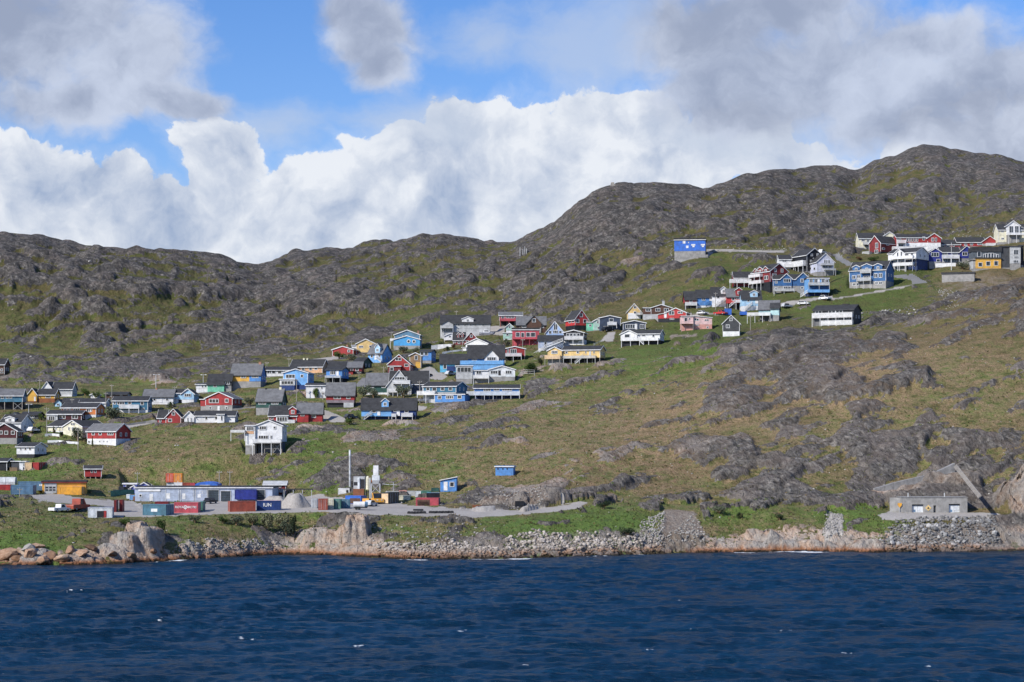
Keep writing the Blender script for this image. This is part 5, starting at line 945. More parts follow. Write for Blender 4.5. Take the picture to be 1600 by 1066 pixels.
# ---------------------------------------------------------------- mesh collector
class MB:
    def __init__(s, f=None): s.v = []; s.q = []; s.f = f
    def add(s, vs, fs):
        o = len(s.v)
        s.v += [s.f(*p) if s.f else p for p in vs]
        s.q += [tuple(i + o for i in q) for q in fs]
        return s
    def box(s, x0, y0, z0, x1, y1, z1):
        return s.add([(x0, y0, z0), (x1, y0, z0), (x1, y1, z0), (x0, y1, z0), (x0, y0, z1), (x1, y0, z1), (x1, y1, z1), (x0, y1, z1)],
                     [(3, 2, 1, 0), (4, 5, 6, 7), (0, 1, 5, 4), (1, 2, 6, 5), (2, 3, 7, 6), (3, 0, 4, 7)])
    def prism(s, prof, lo, hi, place):
        """closed outline extruded from lo to hi; place(u, v, t) -> point"""
        n = len(prof)
        return s.add([place(u, v, lo) for u, v in prof] + [place(u, v, hi) for u, v in prof],
                     [tuple(range(n - 1, -1, -1)), tuple(range(n, 2 * n))] + [(i, (i + 1) % n, n + (i + 1) % n, n + i) for i in range(n)])
    def bar(s, a, b, r=0.05, r2=None, n=5):
        a = Vector(a); b = Vector(b); d = (b - a).normalized()
        u = d.cross(Vector((0, 0, 1)) if abs(d.z) < .95 else Vector((1, 0, 0))).normalized(); w = d.cross(u)
        r2 = r if r2 is None else r2
        vs = []
        for c, rr in ((a, r), (b, r2)):
            for i in range(n):
                t = 6.28319 * (i + .5) / n
                vs.append(tuple(c + u * (rr * math.cos(t)) + w * (rr * math.sin(t))))
        return s.add(vs, [tuple(range(n - 1, -1, -1)), tuple(range(n, 2 * n))] + [(i, (i + 1) % n, n + (i + 1) % n, n + i) for i in range(n)])
    def mesh(s, name, mat):
        me = bpy.data.meshes.new(name); me.from_pydata(s.v, [], s.q); me.materials.append(mat); me.update()
        bm = bmesh.new(); bm.from_mesh(me); bmesh.ops.recalc_face_normals(bm, faces=bm.faces); bm.to_mesh(me); bm.free()
        return me
def link(name, me, parent=None, loc=None, rotz=None, **props):
    o = bpy.data.objects.new(name, me); COL.objects.link(o)
    if parent is not None: o.parent = parent
    if loc is not None: o.location = loc
    if rotz is not None: o.rotation_euler = (0, 0, rotz)
    for k, v in props.items(): o[k] = v
    return o
def part(name, mb, mat, parent, label=None):
    o = link(name, mb.mesh(name, mat), parent)
    if label: o['label'] = label
    return o
def thing(name, label, cat, loc, rotz=0.0, group=None, mesh=None):
    o = link(name, mesh, None, loc, rotz)
    o['label'] = label; o['category'] = cat
    if group: o['group'] = group
    return o

# ---------------------------------------------------------------- windows (shared meshes)
_wm = {}
def window(parent, f, u, z, w, hgt, n=1, out=0.0, frame='white', blank=False, name='window', flat=False):
    """frame with mullions and a pane set into a wall; f maps (along, inward, up) to house space"""
    w = max(.35, round(w * 10) / 10); hgt = max(.3, round(hgt * 10) / 10)
    key = (w, hgt, n, frame, blank)
    if key not in _wm:
        a = MB(); t = 0.13 if min(w, hgt) > .6 else 0.08
        a.box(-w / 2, -.06, -hgt / 2, -w / 2 + t, .04, hgt / 2); a.box(w / 2 - t, -.06, -hgt / 2, w / 2, .04, hgt / 2)
        a.box(-w / 2 + t, -.06, hgt / 2 - t, w / 2 - t, .04, hgt / 2); a.box(-w / 2 + t, -.07, -hgt / 2, w / 2 - t, .04, -hgt / 2 + t)
        for i in range(1, n):
            x = -w / 2 + w * i / n
            a.box(x - .05, -.05, -hgt / 2 + t, x + .05, .03, hgt / 2 - t)
        p = MB(); p.box(-w / 2 + t * .8, -.02, -hgt / 2 + t * .8, w / 2 - t * .8, .03, hgt / 2 - t * .8)
        _wm[key] = (a.mesh('window_frame', paint(frame)), p.mesh('pane', GLASS if not blank else paint('white')))
    fm, pm = _wm[key]
    p0 = Vector(f(u, -out, z)); du = Vector(f(u + 1, -out, z)) - p0
    rz = math.atan2(du.y, du.x)
    inn = Vector(f(u, 1, z)) - Vector(f(u, 0, z))
    if (Vector((-du.y, du.x, 0))).dot(inn) < 0: rz += math.pi
    o = link(name, fm, parent, p0, rz)
    if parent.parent is None or True:
        link('pane', pm, o if not flat else parent, None if not flat else p0, None if not flat else rz)
    return o

def body(mb, kind, f, a0, a1, b0, b1, zb, ze, zr):
    """walls; E: ridge runs along a, G: ridge runs along b (into the house)"""
    if kind == 'E':
        m = (b0 + b1) / 2; mb.prism([(b0, zb), (b1, zb), (b1, ze), (m, zr), (b0, ze)], a0, a1, lambda u, v, t: f(t, u, v))
    elif kind == 'G':
        m = (a0 + a1) / 2; mb.prism([(a0, zb), (a1, zb), (a1, ze), (m, zr), (a0, ze)], b0, b1, lambda u, v, t: f(u, t, v))
    elif kind == 'F': mb.prism([(a0, zb), (a1, zb), (a1, ze), (a0, ze)], b0, b1, lambda u, v, t: f(u, t, v))
    elif kind == 'M': mb.prism([(a0, zb), (a1, zb), (a1, zr), (a0, ze)], b0, b1, lambda u, v, t: f(u, t, v))
def roof_on(mb, tr, kind, f, a0, a1, b0, b1, ze, zr, th=.16, oh=.38, og=.28, trh=.2, depth_first=False):
    """slabs with overhang into mb, barge and fascia boards into tr"""
    if kind in 'EG':
        (p0, p1, l0, l1) = (b0, b1, a0, a1) if kind == 'E' else (a0, a1, b0, b1)
        pl = (lambda u, v, t: f(t, u, v)) if kind == 'E' else (lambda u, v, t: f(u, t, v))
        m = (p0 + p1) / 2; sl = (zr - ze) / max(.2, (m - p0)); e0 = ze - sl * oh
        mb.prism([(p0 - oh, e0), (m, zr), (p1 + oh, e0), (p1 + oh, e0 + th), (m, zr + th), (p0 - oh, e0 + th)], l0 - og, l1 + og, pl)
        if tr is not None:
            for t0, t1 in ((l0 - og - .06, l0 - og - .005), (l1 + og + .005, l1 + og + .06)):
                for q0, q1 in (((p0 - oh - .03, e0), (m, zr)), ((m, zr), (p1 + oh + .03, e0))):
                    tr.prism([(q0[0], q0[1] - trh * .55), (q1[0], q1[1] - trh * .55), (q1[0], q1[1] + th + .02), (q0[0], q0[1] + th + .02)], t0, t1, pl)
            for y in (p0 - oh - .055, p1 + oh + .005):
                tr.prism([(y, e0 - trh * .45), (y + .05, e0 - trh * .45), (y + .05, e0 + th * .9), (y, e0 + th * .9)], l0 - og, l1 + og, pl)
    elif kind == 'F':
        h_ = max(.12, zr - ze)
        mb.prism([(a0 - .25, ze), (a1 + .25, ze), (a1 + .25, ze + h_), (a0 - .25, ze + h_)], b0 - .3, b1 + .25, lambda u, v, t: f(u, t, v))
        if tr is not None: tr.prism([(a0 - .27, ze - .04), (a1 + .27, ze - .04), (a1 + .27, ze + min(h_, trh)), (a0 - .27, ze + min(h_, trh))], b0 - .36, b0 - .305, lambda u, v, t: f(u, t, v))
    elif kind == 'M':
        mb.prism([(a0 - .25, ze), (a1 + .25, zr), (a1 + .25, zr + th), (a0 - .25, ze + th)], b0 - .3, b1 + .25, lambda u, v, t: f(u, t, v))
        if tr is not None: tr.prism([(a0 - .27, ze - .02), (a1 + .27, zr - .02), (a1 + .27, zr + th), (a0 - .27, ze + th)], b0 - .36, b0 - .305, lambda u, v, t: f(u, t, v))

def balcony(root, f, u0, u1, zt, zb, colr, zpost, dep=1.5):
    if u1 - u0 < .3: return
    d = MB(f); d.box(u0, -dep, zb - .16, u1, -.02, zb)
    for zz in np.arange(zb + .06, zt - .05, .24):
        d.box(u0, -dep - .05, zz, u1, -dep, min(zz + .19, zt))
        d.box(u0 - .05, -dep, zz, u0, -.05, min(zz + .19, zt)); d.box(u1, -dep, zz, u1 + .05, -.05, min(zz + .19, zt))
    d.box(u0 - .06, -dep - .08, zt, u1 + .06, -dep + .05, zt + .07)
    b = part('balcony', d, paint(colr), root)
    npost = max(2, int((u1 - u0) / 2.6) + 1)
    for i in range(npost):
        x = u0 + .08 + (u1 - u0 - .16) * i / (npost - 1)
        p = MB(f); p.box(x - .07, -dep + .02, zpost - 1.2, x + .07, -dep + .16, zb - .16)
        part('post', p, paint(colr if colr in ('white', 'palewhite', 'palegrey', 'pinkred') else 'woodgrey'), b)
def staircase(root, f, x0, z0, x1, z1, colr, y=-1.4):
    s_ = MB(f); n = max(4, int((z1 - z0) / .22))
    for i in range(n):
        t = (i + .5) / n; x = x0 + (x1 - x0) * t; z = z0 + (z1 - z0) * t
        s_.box(x - .16, y, z - .03, x + .16, y + 1.0, z + .03)
    for yy in (y - .05, y + 1.0):
        s_.prism([(x0, z0 - .14), (x1, z1 - .14), (x1, z1 + .14), (x0, z0 + .14)], yy, yy + .06, lambda u, v, t: (u, t, v))
        for dz in (.5, .9): s_.prism([(x0, z0 + dz), (x1, z1 + dz), (x1, z1 + dz + .1), (x0, z0 + dz + .1)], yy, yy + .05, lambda u, v, t: (u, t, v))
        for i in range(0, n, 3):
            t = (i + .5) / n; x = x0 + (x1 - x0) * t; z = z0 + (z1 - z0) * t
            s_.box(x - .04, yy, z, x + .04, yy + .05, z + .9)
    part('staircase', s_, paint(colr), root)
def dormer(root, f, u, w, zb, ze, zr, colr, roofc, slope_y, back, trimc='white'):
    """gabled dormer standing in the roof; front face at inward distance slope_y"""
    d = MB(f); body(d, 'G', lambda a, b, c: (a, b, c), u - w / 2, u + w / 2, slope_y, back, zb, ze, zr)
    dm = part('dormer', d, paint(colr), root)
    r = MB(f); t = MB(f); roof_on(r, t, 'G', lambda a, b, c: (a, b, c), u - w / 2, u + w / 2, slope_y, back, ze, zr, .12, .22, .2, .16)
    part('dormer_roof', r, roofm(roofc), dm); part('trim', t, paint(trimc), dm)
    hh = min(1.1, (zr - zb) * .55)
    window(dm, lambda a, b, c: f(a, b + slope_y, c), u, zb + (ze - zb) * .5 + .12, min(1.0, w * .55), hh, 1 if w < 1.6 else 2, flat=True)

def build_house(o):
    kind, x0, x1, yb, ye, yr = o['main']
    lx, lz = o['lx'], o['lz']; dep = o['dep']; W_ = lx(x1)
    root = thing(o['name'], o['label'], o['cat'], o['org'], o['yaw'], o['group'])
    I = lambda a, b, c: (a, b, c)
    k = Z[o['z']][2]; trimc = o.get('trimc', 'white'); trh = o.get('trimh', .2)
    fdz = lz(o['low']); ze, zr = lz(ye), lz(yr)
    roofc = o['roof']
    wl = MB(); body(wl, kind, I, 0, W_, 0, dep, 0, ze, zr)
    part('wall', wl, paint(o['wall']), root)
    rf = MB(); tr = MB()
    roof_on(rf, tr, kind, I, 0, W_, 0, dep, ze, zr, trh=trh)
    if kind in 'EG':      # corner boards
        for xx in (-.03, W_ - .11) if trimc == 'white' else ():
            tr.box(xx, -.035, 0, xx + .14, -.003, ze)
    roofo = part('roof', rf, roofm(roofc) if roofc in ('slate', 'grey') else paint(roofc), root)
    if o.get('fascia'): trimc = o['fascia']
    part('trim', tr, paint(trimc), root)
    # what carries it
    fcol = o['fd'][1] if 'fd' in o else 'concrete'
    if 'stiltwall' in o:
        sk = MB(); sk.box(.3, .5, lz(o['low']) - 1.5, W_ - .1, dep - .1, fdz - .01 if False else -.01); part('foundation_or_void', sk, paint(o['stiltwall'][1]), root)
        pn = MB(); pn.box(.02, -.04, lz(o['fd'][0]), W_ - .02, -.004, -.02); part('cladding', pn, paint(o['fd'][1]), root)
    elif 'stilt' in o:
        _, sc, n, brace = o['stilt']
        sk = MB(); sk.box(.4, 1.7, fdz - 2, W_ - .4, dep - .2, -.01); part('foundation_or_void', sk, paint(sc), root)  # recessed skirt; its dark colours stand for the shaded void between the stilts
        for i in range(n):
            x = .15 + (W_ - .3) * i / (n - 1)
            p = MB(); p.box(x - .1, .05, fdz - 1.2, x + .1, .25, -.01); part('stilt', p, paint('woodgrey' if sc != 'pinkred' else 'pinkred'), root)
        if brace:
            q = MB(); d = (W_ - .3) / (n - 1)
            for i in range(max(0, n - 2), n - 1):
                xa = .15 + d * i; xb = xa + d
                q.bar((xa, .12, fdz), (xb, .12, -.1), .06, n=4); q.bar((xb, .16, fdz), (xa, .16, -.1), .06, n=4)
            part('brace', q, paint('palegrey'), root)
    else:
        sk = MB(); sk.box(.04, .04, fdz - 2.5, W_ - .04, dep - .04, -.005); part('foundation_or_void', sk, paint(fcol), root)
    # wings
    for w in o.get('wings', []):
        wk, wx0, wx1, wyb, wye, wyr, wc, wr, off, wd = w
        a0, a1 = lx(wx0), lx(wx1); zb_, ze_, zr_ = lz(wyb), lz(wye), lz(wyr)
        b = MB(); body(b, wk, I, a0, a1, -off, -off + wd + max(0, off), zb_, ze_, zr_)
        wg = part('wing', b, paint(wc), root, 'wing of the house')
        del wg['label']
        r = MB(); t = MB(); roof_on(r, t, wk, I, a0, a1, -off, -off + wd + max(0, off), ze_, zr_, trh=trh)
        part('wing_roof', r, roofm(wr) if wr in ('slate', 'grey') else paint(wr), wg)
        part('trim', t, paint(trimc), wg)
        u = MB(); u.box(a0 + .05, -off + .05, min(fdz, zb_) - 2.2, a1 - .05, wd - off, zb_ - .005); part('wing_base', u, paint(fcol), wg)
    def wall_front(zx, zy):
        """how far the wall at this spot stands proud of the main front"""
        off = 0.0
        for w in o.get('wings', []):
            if w[1] <= zx <= w[2] and zy >= w[5] - 5: off = max(off, w[8]) if w[8] > 0 else (w[8] if not (x0 <= zx <= x1 and yr <= zy <= yb) else off)
        return off
    for x in o.get('panels', []):
        off = wall_front((x[0] + x[1]) / 2, (x[2] + x[3]) / 2)
        p = MB(); p.box(lx(x[0]), -off - .05, lz(x[2]), lx(x[1]), -off - .005, lz(x[3])); part('cladding', p, paint(x[4]), root)
    for x in o.get('panel', []):
        p = MB(); p.box(lx(x[0]), -.05, lz(x[2]), lx(x[1]), -.005, lz(x[3]))
        p.box(W_ + .004, -.05, lz(x[2]), W_ + .05, dep, lz(x[3])); part('cladding', p, paint(x[4]), root)
        gq = MB(); gq.prism([(0, ze), (dep, ze), (dep / 2, zr)], W_ + .004, W_ + .05, lambda u, v, t: (t, u, v)); part('gable_cladding', gq, paint(x[4]), root)
    blank = o.get('blank', 0)
    def win_at(wn, off):
        n = wn[4] if len(wn) > 4 else 1
        s = k * o['s']
        window(root, I, lx(wn[0]), lz(wn[1]), wn[2] / s, wn[3] / s, n, off + .02, blank=blank == 1, frame='dark' if blank == 2 else 'white')
    for wn in o.get('win', []): win_at(wn, wall_front(wn[0], wn[1]) if 'wings' in o and not (x0 <= wn[0] <= x1) else 0.06 if 'panel' in o or 'panels' in o else 0)
    for wn in o.get('wwin', []): win_at(wn, wall_front(wn[0], wn[1]) + .05)
    for wn in o.get('fwin', []): win_at(wn, wall_front(wn[0], wn[1]) + (.04 if 'panels' in o else -.03))
    for cx, cy_, sz_ in o.get('rwin', []):
        off = wall_front(cx, cy_); r_ = sz_ / (k * o['s']) / 2; c = Vector((lx(cx), -off - .02, lz(cy_)))
        a = MB(); n = 14
        ring = lambda rr, y: [(c.x + rr * math.cos(6.2832 * i / n), c.y + y, c.z + rr * math.sin(6.2832 * i / n)) for i in range(n)]
        a.add(ring(r_, -.06) + ring(r_ * .68, -.06) + ring(r_, .05), [(i, (i + 1) % n, n + (i + 1) % n, n + i) for i in range(n)] + [(i, 2 * n + i, 2 * n + (i + 1) % n, (i + 1) % n) for i in range(n)])
        wo_ = part('window', a, paint('white'), root)
        g = MB(); g.add(ring(r_ * .7, -.03), [tuple(range(n))]); part('pane', g, GLASS, wo_)
    # the side that shows
    if o['phi'] < 0: fs = lambda u, v, z_: (v, u, z_)
    else: fs = lambda u, v, z_: (W_ - v, u, z_)
    s = k * o['s']; sn = max(.12, abs(math.sin(o['phi'])))
    for wn in o.get('swin', []):
        window(root, fs, o['ls'](wn[0]), lz(wn[1]), wn[2] / (s * sn), wn[3] / s, wn[4] if len(wn) > 4 else 1, .02)
    for b_ in o.get('sbal', []):
        u0, u1 = sorted((o['ls'](b_[0]), o['ls'](b_[1])))
        balcony(root, fs, max(.05, u0), min(u1, dep * 1.5), lz(b_[2]), lz(b_[3]), b_[4], lz(b_[5]))
    for cx, w, b0, e0, r0, cc in o.get('sdorm', []):
        dormer(root, fs, min(dep - .9, max(.9, o['ls'](cx))), w / (s * sn), ze - .5, lz(e0), lz(r0), cc, roofc, -.05, W_ * .42)
    if o['phi'] > .12 and kind in 'EG' and 'swin' not in o:      # a window or two on the shaded end wall
        for u in ((.5,) if dep < 6 else (.32, .68)): window(root, fs, dep * u, max(.9, ze * .55), 1.0, 1.1, 2, .02 + (.05 if 'panel' in o else 0))
    for dx in o.get('doors', []):
        off = max(0, wall_front(dx[0], dx[1])) + (.05 if 'panels' in o or 'panel' in o else 0); a = MB(); w = dx[2] / s; hh = dx[3] / s; cx = lx(dx[0]); cz = lz(dx[1])
        a.box(cx - w / 2, -off - .07, cz - hh / 2, cx + w / 2, -off + .02, cz + hh / 2)
        dd = part('door', a, paint(dx[4]), root)
        hd = MB(); hd.box(cx + w * .32, -off - .12, cz - .05, cx + w * .4, -off - .07, cz + .05); part('handle', hd, paint('steel'), dd)
    for dx in o.get('fdoor', []) + o.get('gar', []):
        w = dx[2] / s; hh = dx[3] / s; cx = lx(dx[0]); cz = lz(dx[1]); n = max(3, int(hh / .55))
        fr = MB(); fr.box(cx - w / 2 - .15, -.10, cz - hh / 2, cx - w / 2, .02, cz + hh / 2 + .15); fr.box(cx + w / 2, -.10, cz - hh / 2, cx + w / 2 + .15, .02, cz + hh / 2 + .15); fr.box(cx - w / 2, -.10, cz + hh / 2, cx + w / 2, .02, cz + hh / 2 + .15)
        gd = part('garage_door', fr, paint('palegrey'), root)
        for i in range(n):
            z0_ = cz - hh / 2 + hh * i / n
            a = MB(); a.box(cx - w / 2, -.04, z0_ + .015, cx + w / 2, .02, z0_ + hh / n - .015); part('panel', a, paint(dx[4], .5), gd)
        if len(dx) > 5 and dx[5]:
            for r_ in (n - 2, n - 3):
                z0_ = cz - hh / 2 + hh * r_ / n
                for c_ in range(3):
                    a = MB(); a.box(cx - w / 2 + w * (c_ + .12) / 3, -.06, z0_ + .12, cx - w / 2 + w * (c_ + .88) / 3, -.042, z0_ + hh / n - .12); part('pane', a, GLASS, gd)
    for sx_ in o.get('signb', []):
        a = MB(); a.box(lx(sx_[0] - sx_[2] / 2), -.16, lz(sx_[1] + sx_[3] / 2), lx(sx_[0] + sx_[2] / 2), -.05, lz(sx_[1] - sx_[3] / 2)); part('sign_board', a, paint('white'), root)
    for b_ in o.get('bal', []):
        off = max(0, wall_front((b_[0] + b_[1]) / 2, b_[3] - 2))
        balcony(root, lambda a, b, c, q=off: (a, b - q, c), lx(b_[0]), lx(b_[1]), lz(b_[2]), lz(b_[3]), b_[4], lz(b_[5]))
    for b_ in o.get('parapet', []):
        a = MB(); a.box(lx(b_[0]), -1.7, lz(b_[3]), lx(b_[1]), -1.55, lz(b_[2])); a.box(lx(b_[0]), -1.55, lz(b_[3]), lx(b_[1]), -.01, lz(b_[3]) + .2)
        a.box(lx(b_[0]), -1.5, lz(640), lx(b_[1]), -1.3, lz(b_[3]) - .02)
        part('balcony', a, paint(b_[4]), root)
    for cx, yt, w, cc in o.get('chim', []):
        w_ = w / s; a = MB(); zt = lz(yt)
        yy = dep * .5 if kind == 'E' else dep * .4
        a.box(lx(cx) - w_ / 2, yy - .35, zr - 1.2, lx(cx) + w_ / 2, yy + .35, zt); a.box(lx(cx) - w_ / 2 - .06, yy - .41, zt, lx(cx) + w_ / 2 + .06, yy + .41, zt + .1)
        part('chimney', a, paint(cc), roofo)
    for cx, w, b0, e0, r0, cc in o.get('dorm', []):
        zb_ = lz(b0); run = (zb_ - ze) / max(.1, (zr - ze)) * dep / 2
        dormer(root, I, lx(cx), w / s, min(zb_, ze + .2) - .3 if False else zb_ - .25, lz(e0), min(lz(r0), zr + .3), cc, roofc, max(-.05, run - .15), dep * .5)
    for st in o.get('stairs', []):
        xa, xb = lx(st[0]), lx(st[2]); staircase(root, I, xa, lz(st[1]), xb, lz(st[3]), st[4])
    return root
for o in HOUSES: build_house(o)

# ---------------------------------------------------------------- placing helpers
def zp(z, x, y):
    ox, oy, k = Z[z]; return ox + x / k, oy + y / k
def spot(z, x, y, D=None):
    """ground point shown at a spot of a crop, its distance and photo pixels per metre"""
    px, py = zp(z, x, y)
    d = hit(px, py) if D is None else D
    p = Vector(((px - 800) * d / FPX, d, 0)); p.z = CAMZ + (HZ - py) * d / FPX
    return p, d, FPX / d
def sit(p):
    return Vector((p.x, p.y, float(ground_z(p.x, p.y))))

# ---------------------------------------------------------------- utility poles and lamps
def pole(z, x, yb, yt, label, lamp=False, white=False, arms=True):
    p, d, s = spot(z, x, yb); g = sit(p); k = Z[z][2]
    H_ = max(2.5, p.z + (yb - yt) / (k * s) - g.z)
    name = 'flagpole' if white else ('street_lamp' if lamp else 'utility_pole')
    t = thing(name, label, name.replace('_', ' '), g, random.uniform(-.4, .4), group=None if white else ('street lamps of the village' if lamp else 'wooden poles among the houses'))
    m = MB(); m.bar((0, 0, -.6), (0, 0, H_), .13, .09 if not white else .06, 6)
    part('post', m, paint('white' if white else ('silver' if lamp else 'woodgrey')), t)
    if white:
        m = MB(); m.bar((0, 0, H_), (0, 0, H_ + .2), .11, .03, 6); part('finial', m, paint('white'), t)
    elif lamp:
        m = MB(); m.bar((-.75, 0, H_ - .1), (.75, 0, H_ - .1), .05, n=4); part('arm', m, paint('silver'), t)
        for sx_ in (-.95, .75):
            m = MB(); m.box(sx_, -.14, H_ - .2, sx_ + .55, .14, H_ - .02); part('lamp_head', m, paint('palewhite'), t)
    else:
        m = MB(); m.box(-.7, -.06, H_ - .55, .7, .06, H_ - .42); part('crossarm', m, paint('woodgrey'), t)
        m = MB()
        for sx_ in (-.6, 0, .6): m.bar((sx_, 0, H_ - .42), (sx_, 0, H_ - .22), .05, .03, 5)
        part('insulator', m, paint('white'), t)
POLES = [('A', 368, 402, 312, 'pole behind the yellow house below the scree'), ('A', 667, 602, 488, 'pole before the orange house roof'), ('A', 432, 826, 572, 'tall pale pole by the maroon porch house'),
         ('A', 266, 664, 540, 'lamp standing beside the bluish gable of the dormer house', 1), ('A', 722, 968, 768, 'pole on the grass below the white garden wall'), ('A', 980, 590, 430, 'pole at the corner of the teal house with white balcony'),
         ('A', 1035, 492, 358, 'pole in front of the brown cabin'), ('A', 1443, 404, 265, 'lamp on the green slope above the broad grey roof', 1), ('B', 578, 345, 268, 'lamp behind the mint green house', 1), ('B', 313, 445, 374, 'pole beside the pale blue garage house'),
         ('B', 1168, 240, 150, 'pole beside the brick chimney of the duplex'), ('C', 68, 445, 350, 'pole in front of the long low white house'), ('C', 278, 450, 372, 'pole before the peach house wall'), ('C', 945, 500, 430, 'pole rising from the green-floored roof'), ('C', 717, 548, 478, 'pole at the edge of the black row house'),
         ('C', 1015, 190, 105, 'thin pole beside the two-tier bright blue house'), ('C', 648, 238, 195, 'short pole at the golden yellow house porch'), ('C', 138, 752, 545, 'pole by the dark conservatory base'), ('C', 382, 740, 662, 'pole before the round green tree'), ('C', 1278, 690, 562, 'pole by the navy side wall of the A-frame house'),
         ('C', 1053, 905, 770, 'pole in front of the navy half of the duplex'), ('D', 433, 190, 90, 'pole above the veranda house roof'), ('D', 490, 478, 345, 'pole by the dark red dormer house'), ('D', 347, 600, 512, 'pole before the cyan house wing'),
         ('D', 93, 842, 738, 'pole beside the white boat'), ('D', 1047, 492, 350, 'pole between the red cabin and the stairs'), ('D', 1033, 340, 238, 'pole before the raspberry red house'), ('S', 605, 390, 150, 'pole in front of the white terrace house'), ('S', 1090, 640, 470, 'leaning wooden pole below the turquoise house deck'),
         ('H', 183, 462, 372, 'pole on the heath before the blue container'), ('P', 515, 250, 20, 'wooden pole behind the warehouse sheds'), ('I', 845, 295, 150, 'thin mast behind the warehouse roof'), ('I', 943, 300, 150, 'thin mast beside the wheelhouse boat'), ('F', 585, 512, 430, 'pole beside the dark red long house')]
for q in POLES: pole(q[0], q[1], q[2], q[3], q[4], lamp=len(q) > 5)
pole('N', 465, 808, 400, 'tall white flagpole on the grass before the navy house', white=True)
pole('O', 1275, 640, 400, 'white flagpole between the white house and the navy house', white=True)
pole('P', 1110, 400, 165, 'white flagpole in front of the warehouse garage doors', white=True)

# ---------------------------------------------------------------- vehicles
def car(z, x, yb, wpx, colr, label, kind='car', head=None, name=None):
    p, d, s = spot(z, x, yb); k = Z[z][2]
    g = sit(p)
    L = {'car': 4.3, 'suv': 4.6, 'pickup': 5.2, 'truck': 7.0}[kind]; Wd = {'car': 1.75, 'suv': 1.9, 'pickup': 1.9, 'truck': 2.4}[kind]
    vis = wpx / (k * s)
    if head is None: head = math.acos(max(.35, min(1, vis / L))) * random.choice((-1, 1))
    t = thing(name or ('parked_' + kind), label, kind if kind != 'suv' else 'car', g + Vector((0, 0, .02)), head, 'vehicles parked in the village')
    hb, hr = {'car': (.85, 1.45), 'suv': (1.05, 1.78), 'pickup': (1.0, 1.75), 'truck': (1.3, 2.6)}[kind]
    h2 = L / 2; y = Wd / 2
    m = MB(); pl = lambda u, v, t_: (u, t_, v)
    m.prism([(-h2, .35), (h2, .35), (h2, hb * .78), (h2 - .15, hb * .9), (h2 * .45, hb), (-h2 + .1, hb), (-h2, hb * .85)], -y, y, pl)
    if kind in ('car', 'suv'): m.prism([(h2 * .42, hb), (h2 * .12, hr), (-h2 * .62, hr), (-h2 * .92, hb)], -y + .1, y - .1, pl); x0, x1 = -h2 * .8, h2 * .28
    else: m.prism([(h2 * .55, hb), (h2 * .30, hr), (-h2 * .12, hr), (-h2 * .16, hb)], -y + .08, y - .08, pl); x0, x1 = -h2 * .08, h2 * .38
    part('body', m, paint(colr, .3, 'metal'), t)
    for sd in (-1, 1):
        gm = MB(); gm.prism([(x1, hb + .06), (x1 - (hr - hb) * .55, hr - .09), (x0 + .1, hr - .09), (x0, hb + .06)], sd * (y - .09), sd * (y - .075), pl); part('side_window', gm, GLASS, t)
        for wx_ in (-h2 * .62, h2 * .62):
            wm = MB(); wm.bar((wx_, sd * (y - .22), .33), (wx_, sd * (y + .01), .33), .33, n=12); wo_ = part('wheel', wm, paint('rubber'), t)
            rm = MB(); rm.bar((wx_, sd * (y + .012), .33), (wx_, sd * (y + .03), .33), .19, n=10); part('rim', rm, paint('silver'), wo_)
        lm = MB(); lm.box(h2 - .03, sd * .55 - .18, hb * .62, h2 + .02, sd * .55 + .18, hb * .78); part('headlight', lm, paint('palewhite', .2), t)
    ws = MB(); ws.prism([(h2 * (.43 if kind in ('car', 'suv') else .56), hb + .04), (h2 * (.14 if kind in ('car', 'suv') else .32), hr - .05), (h2 * (.14 if kind in ('car', 'suv') else .32) + .03, hr - .05), (h2 * (.43 if kind in ('car', 'suv') else .56) + .03, hb + .04)], -y + .2, y - .2, pl); part('windscreen', ws, GLASS, t)
CARS = [('C', 1338, 527, 72, 'black', 'black off-roader on the gravel parking place', 'suv'), ('C', 640, 920, 95, 'darkgrey', 'dark grey car on the gravel lane beside the blue duplex', 'car'), ('D', 380, 690, 80, 'silver', 'silver car before the cyan house wing', 'car'),
        ('D', 470, 727, 66, 'black', 'black car in front of the glazed sunroom', 'car'), ('E', 768, 458, 92, 'black', 'black car at the top of the concrete drive', 'suv'), ('F', 1062, 722, 85, 'silver', 'grey car on the lane below the blue two-gabled house', 'car'), ('F', 1212, 702, 88, 'white', 'white car on the lane below the pale blue flat house', 'car'),
        ('F', 1397, 670, 70, 'white', 'white van-like car near the blue house shadow', 'suv'), ('F', 322, 797, 64, 'white', 'white car beside the red bungalow', 'car'), ('F', 482, 797, 90, 'brightred', 'bright red pickup next to the small blue shed', 'pickup'), ('Q', 1120, 170, 110, 'white', 'white car on the upper road behind the lavender house', 'suv'),
        ('A', 308, 812, 44, 'white', 'small white car by the bluish gable end', 'car'), ('Y', 330, 590, 190, 'white', 'white pickup truck parked on the heath edge', 'pickup'), ('Y', 610, 590, 150, 'rustred', 'dark red flatbed loaded with scrap metal', 'truck'), ('P', 1590, 490, 80, 'black', 'black car in front of the dark garage doors', 'car'), ('P', 890, 430, 120, 'black', 'black pickup before the warehouse office', 'pickup'),
        ('P', 1280, 420, 110, 'orangebox', 'orange pickup before the pale garage doors', 'pickup'), ('P', 290, 330, 120, 'black', 'black pickup beside the green net fence', 'pickup'), ('F', 1470, 408, 70, 'navy', 'dark blue car by the lavender house deck', 'car'), ('BB', 415, 890, 60, 'silver', 'silver car parked under the mixing tower', 'car'), ('BB', 480, 850, 80, 'orangeyellow', 'yellow loader under the mixing tower', 'truck'), ('BB', 345, 885, 60, 'orangeyellow', 'small yellow loader beside the blue container', 'pickup')]
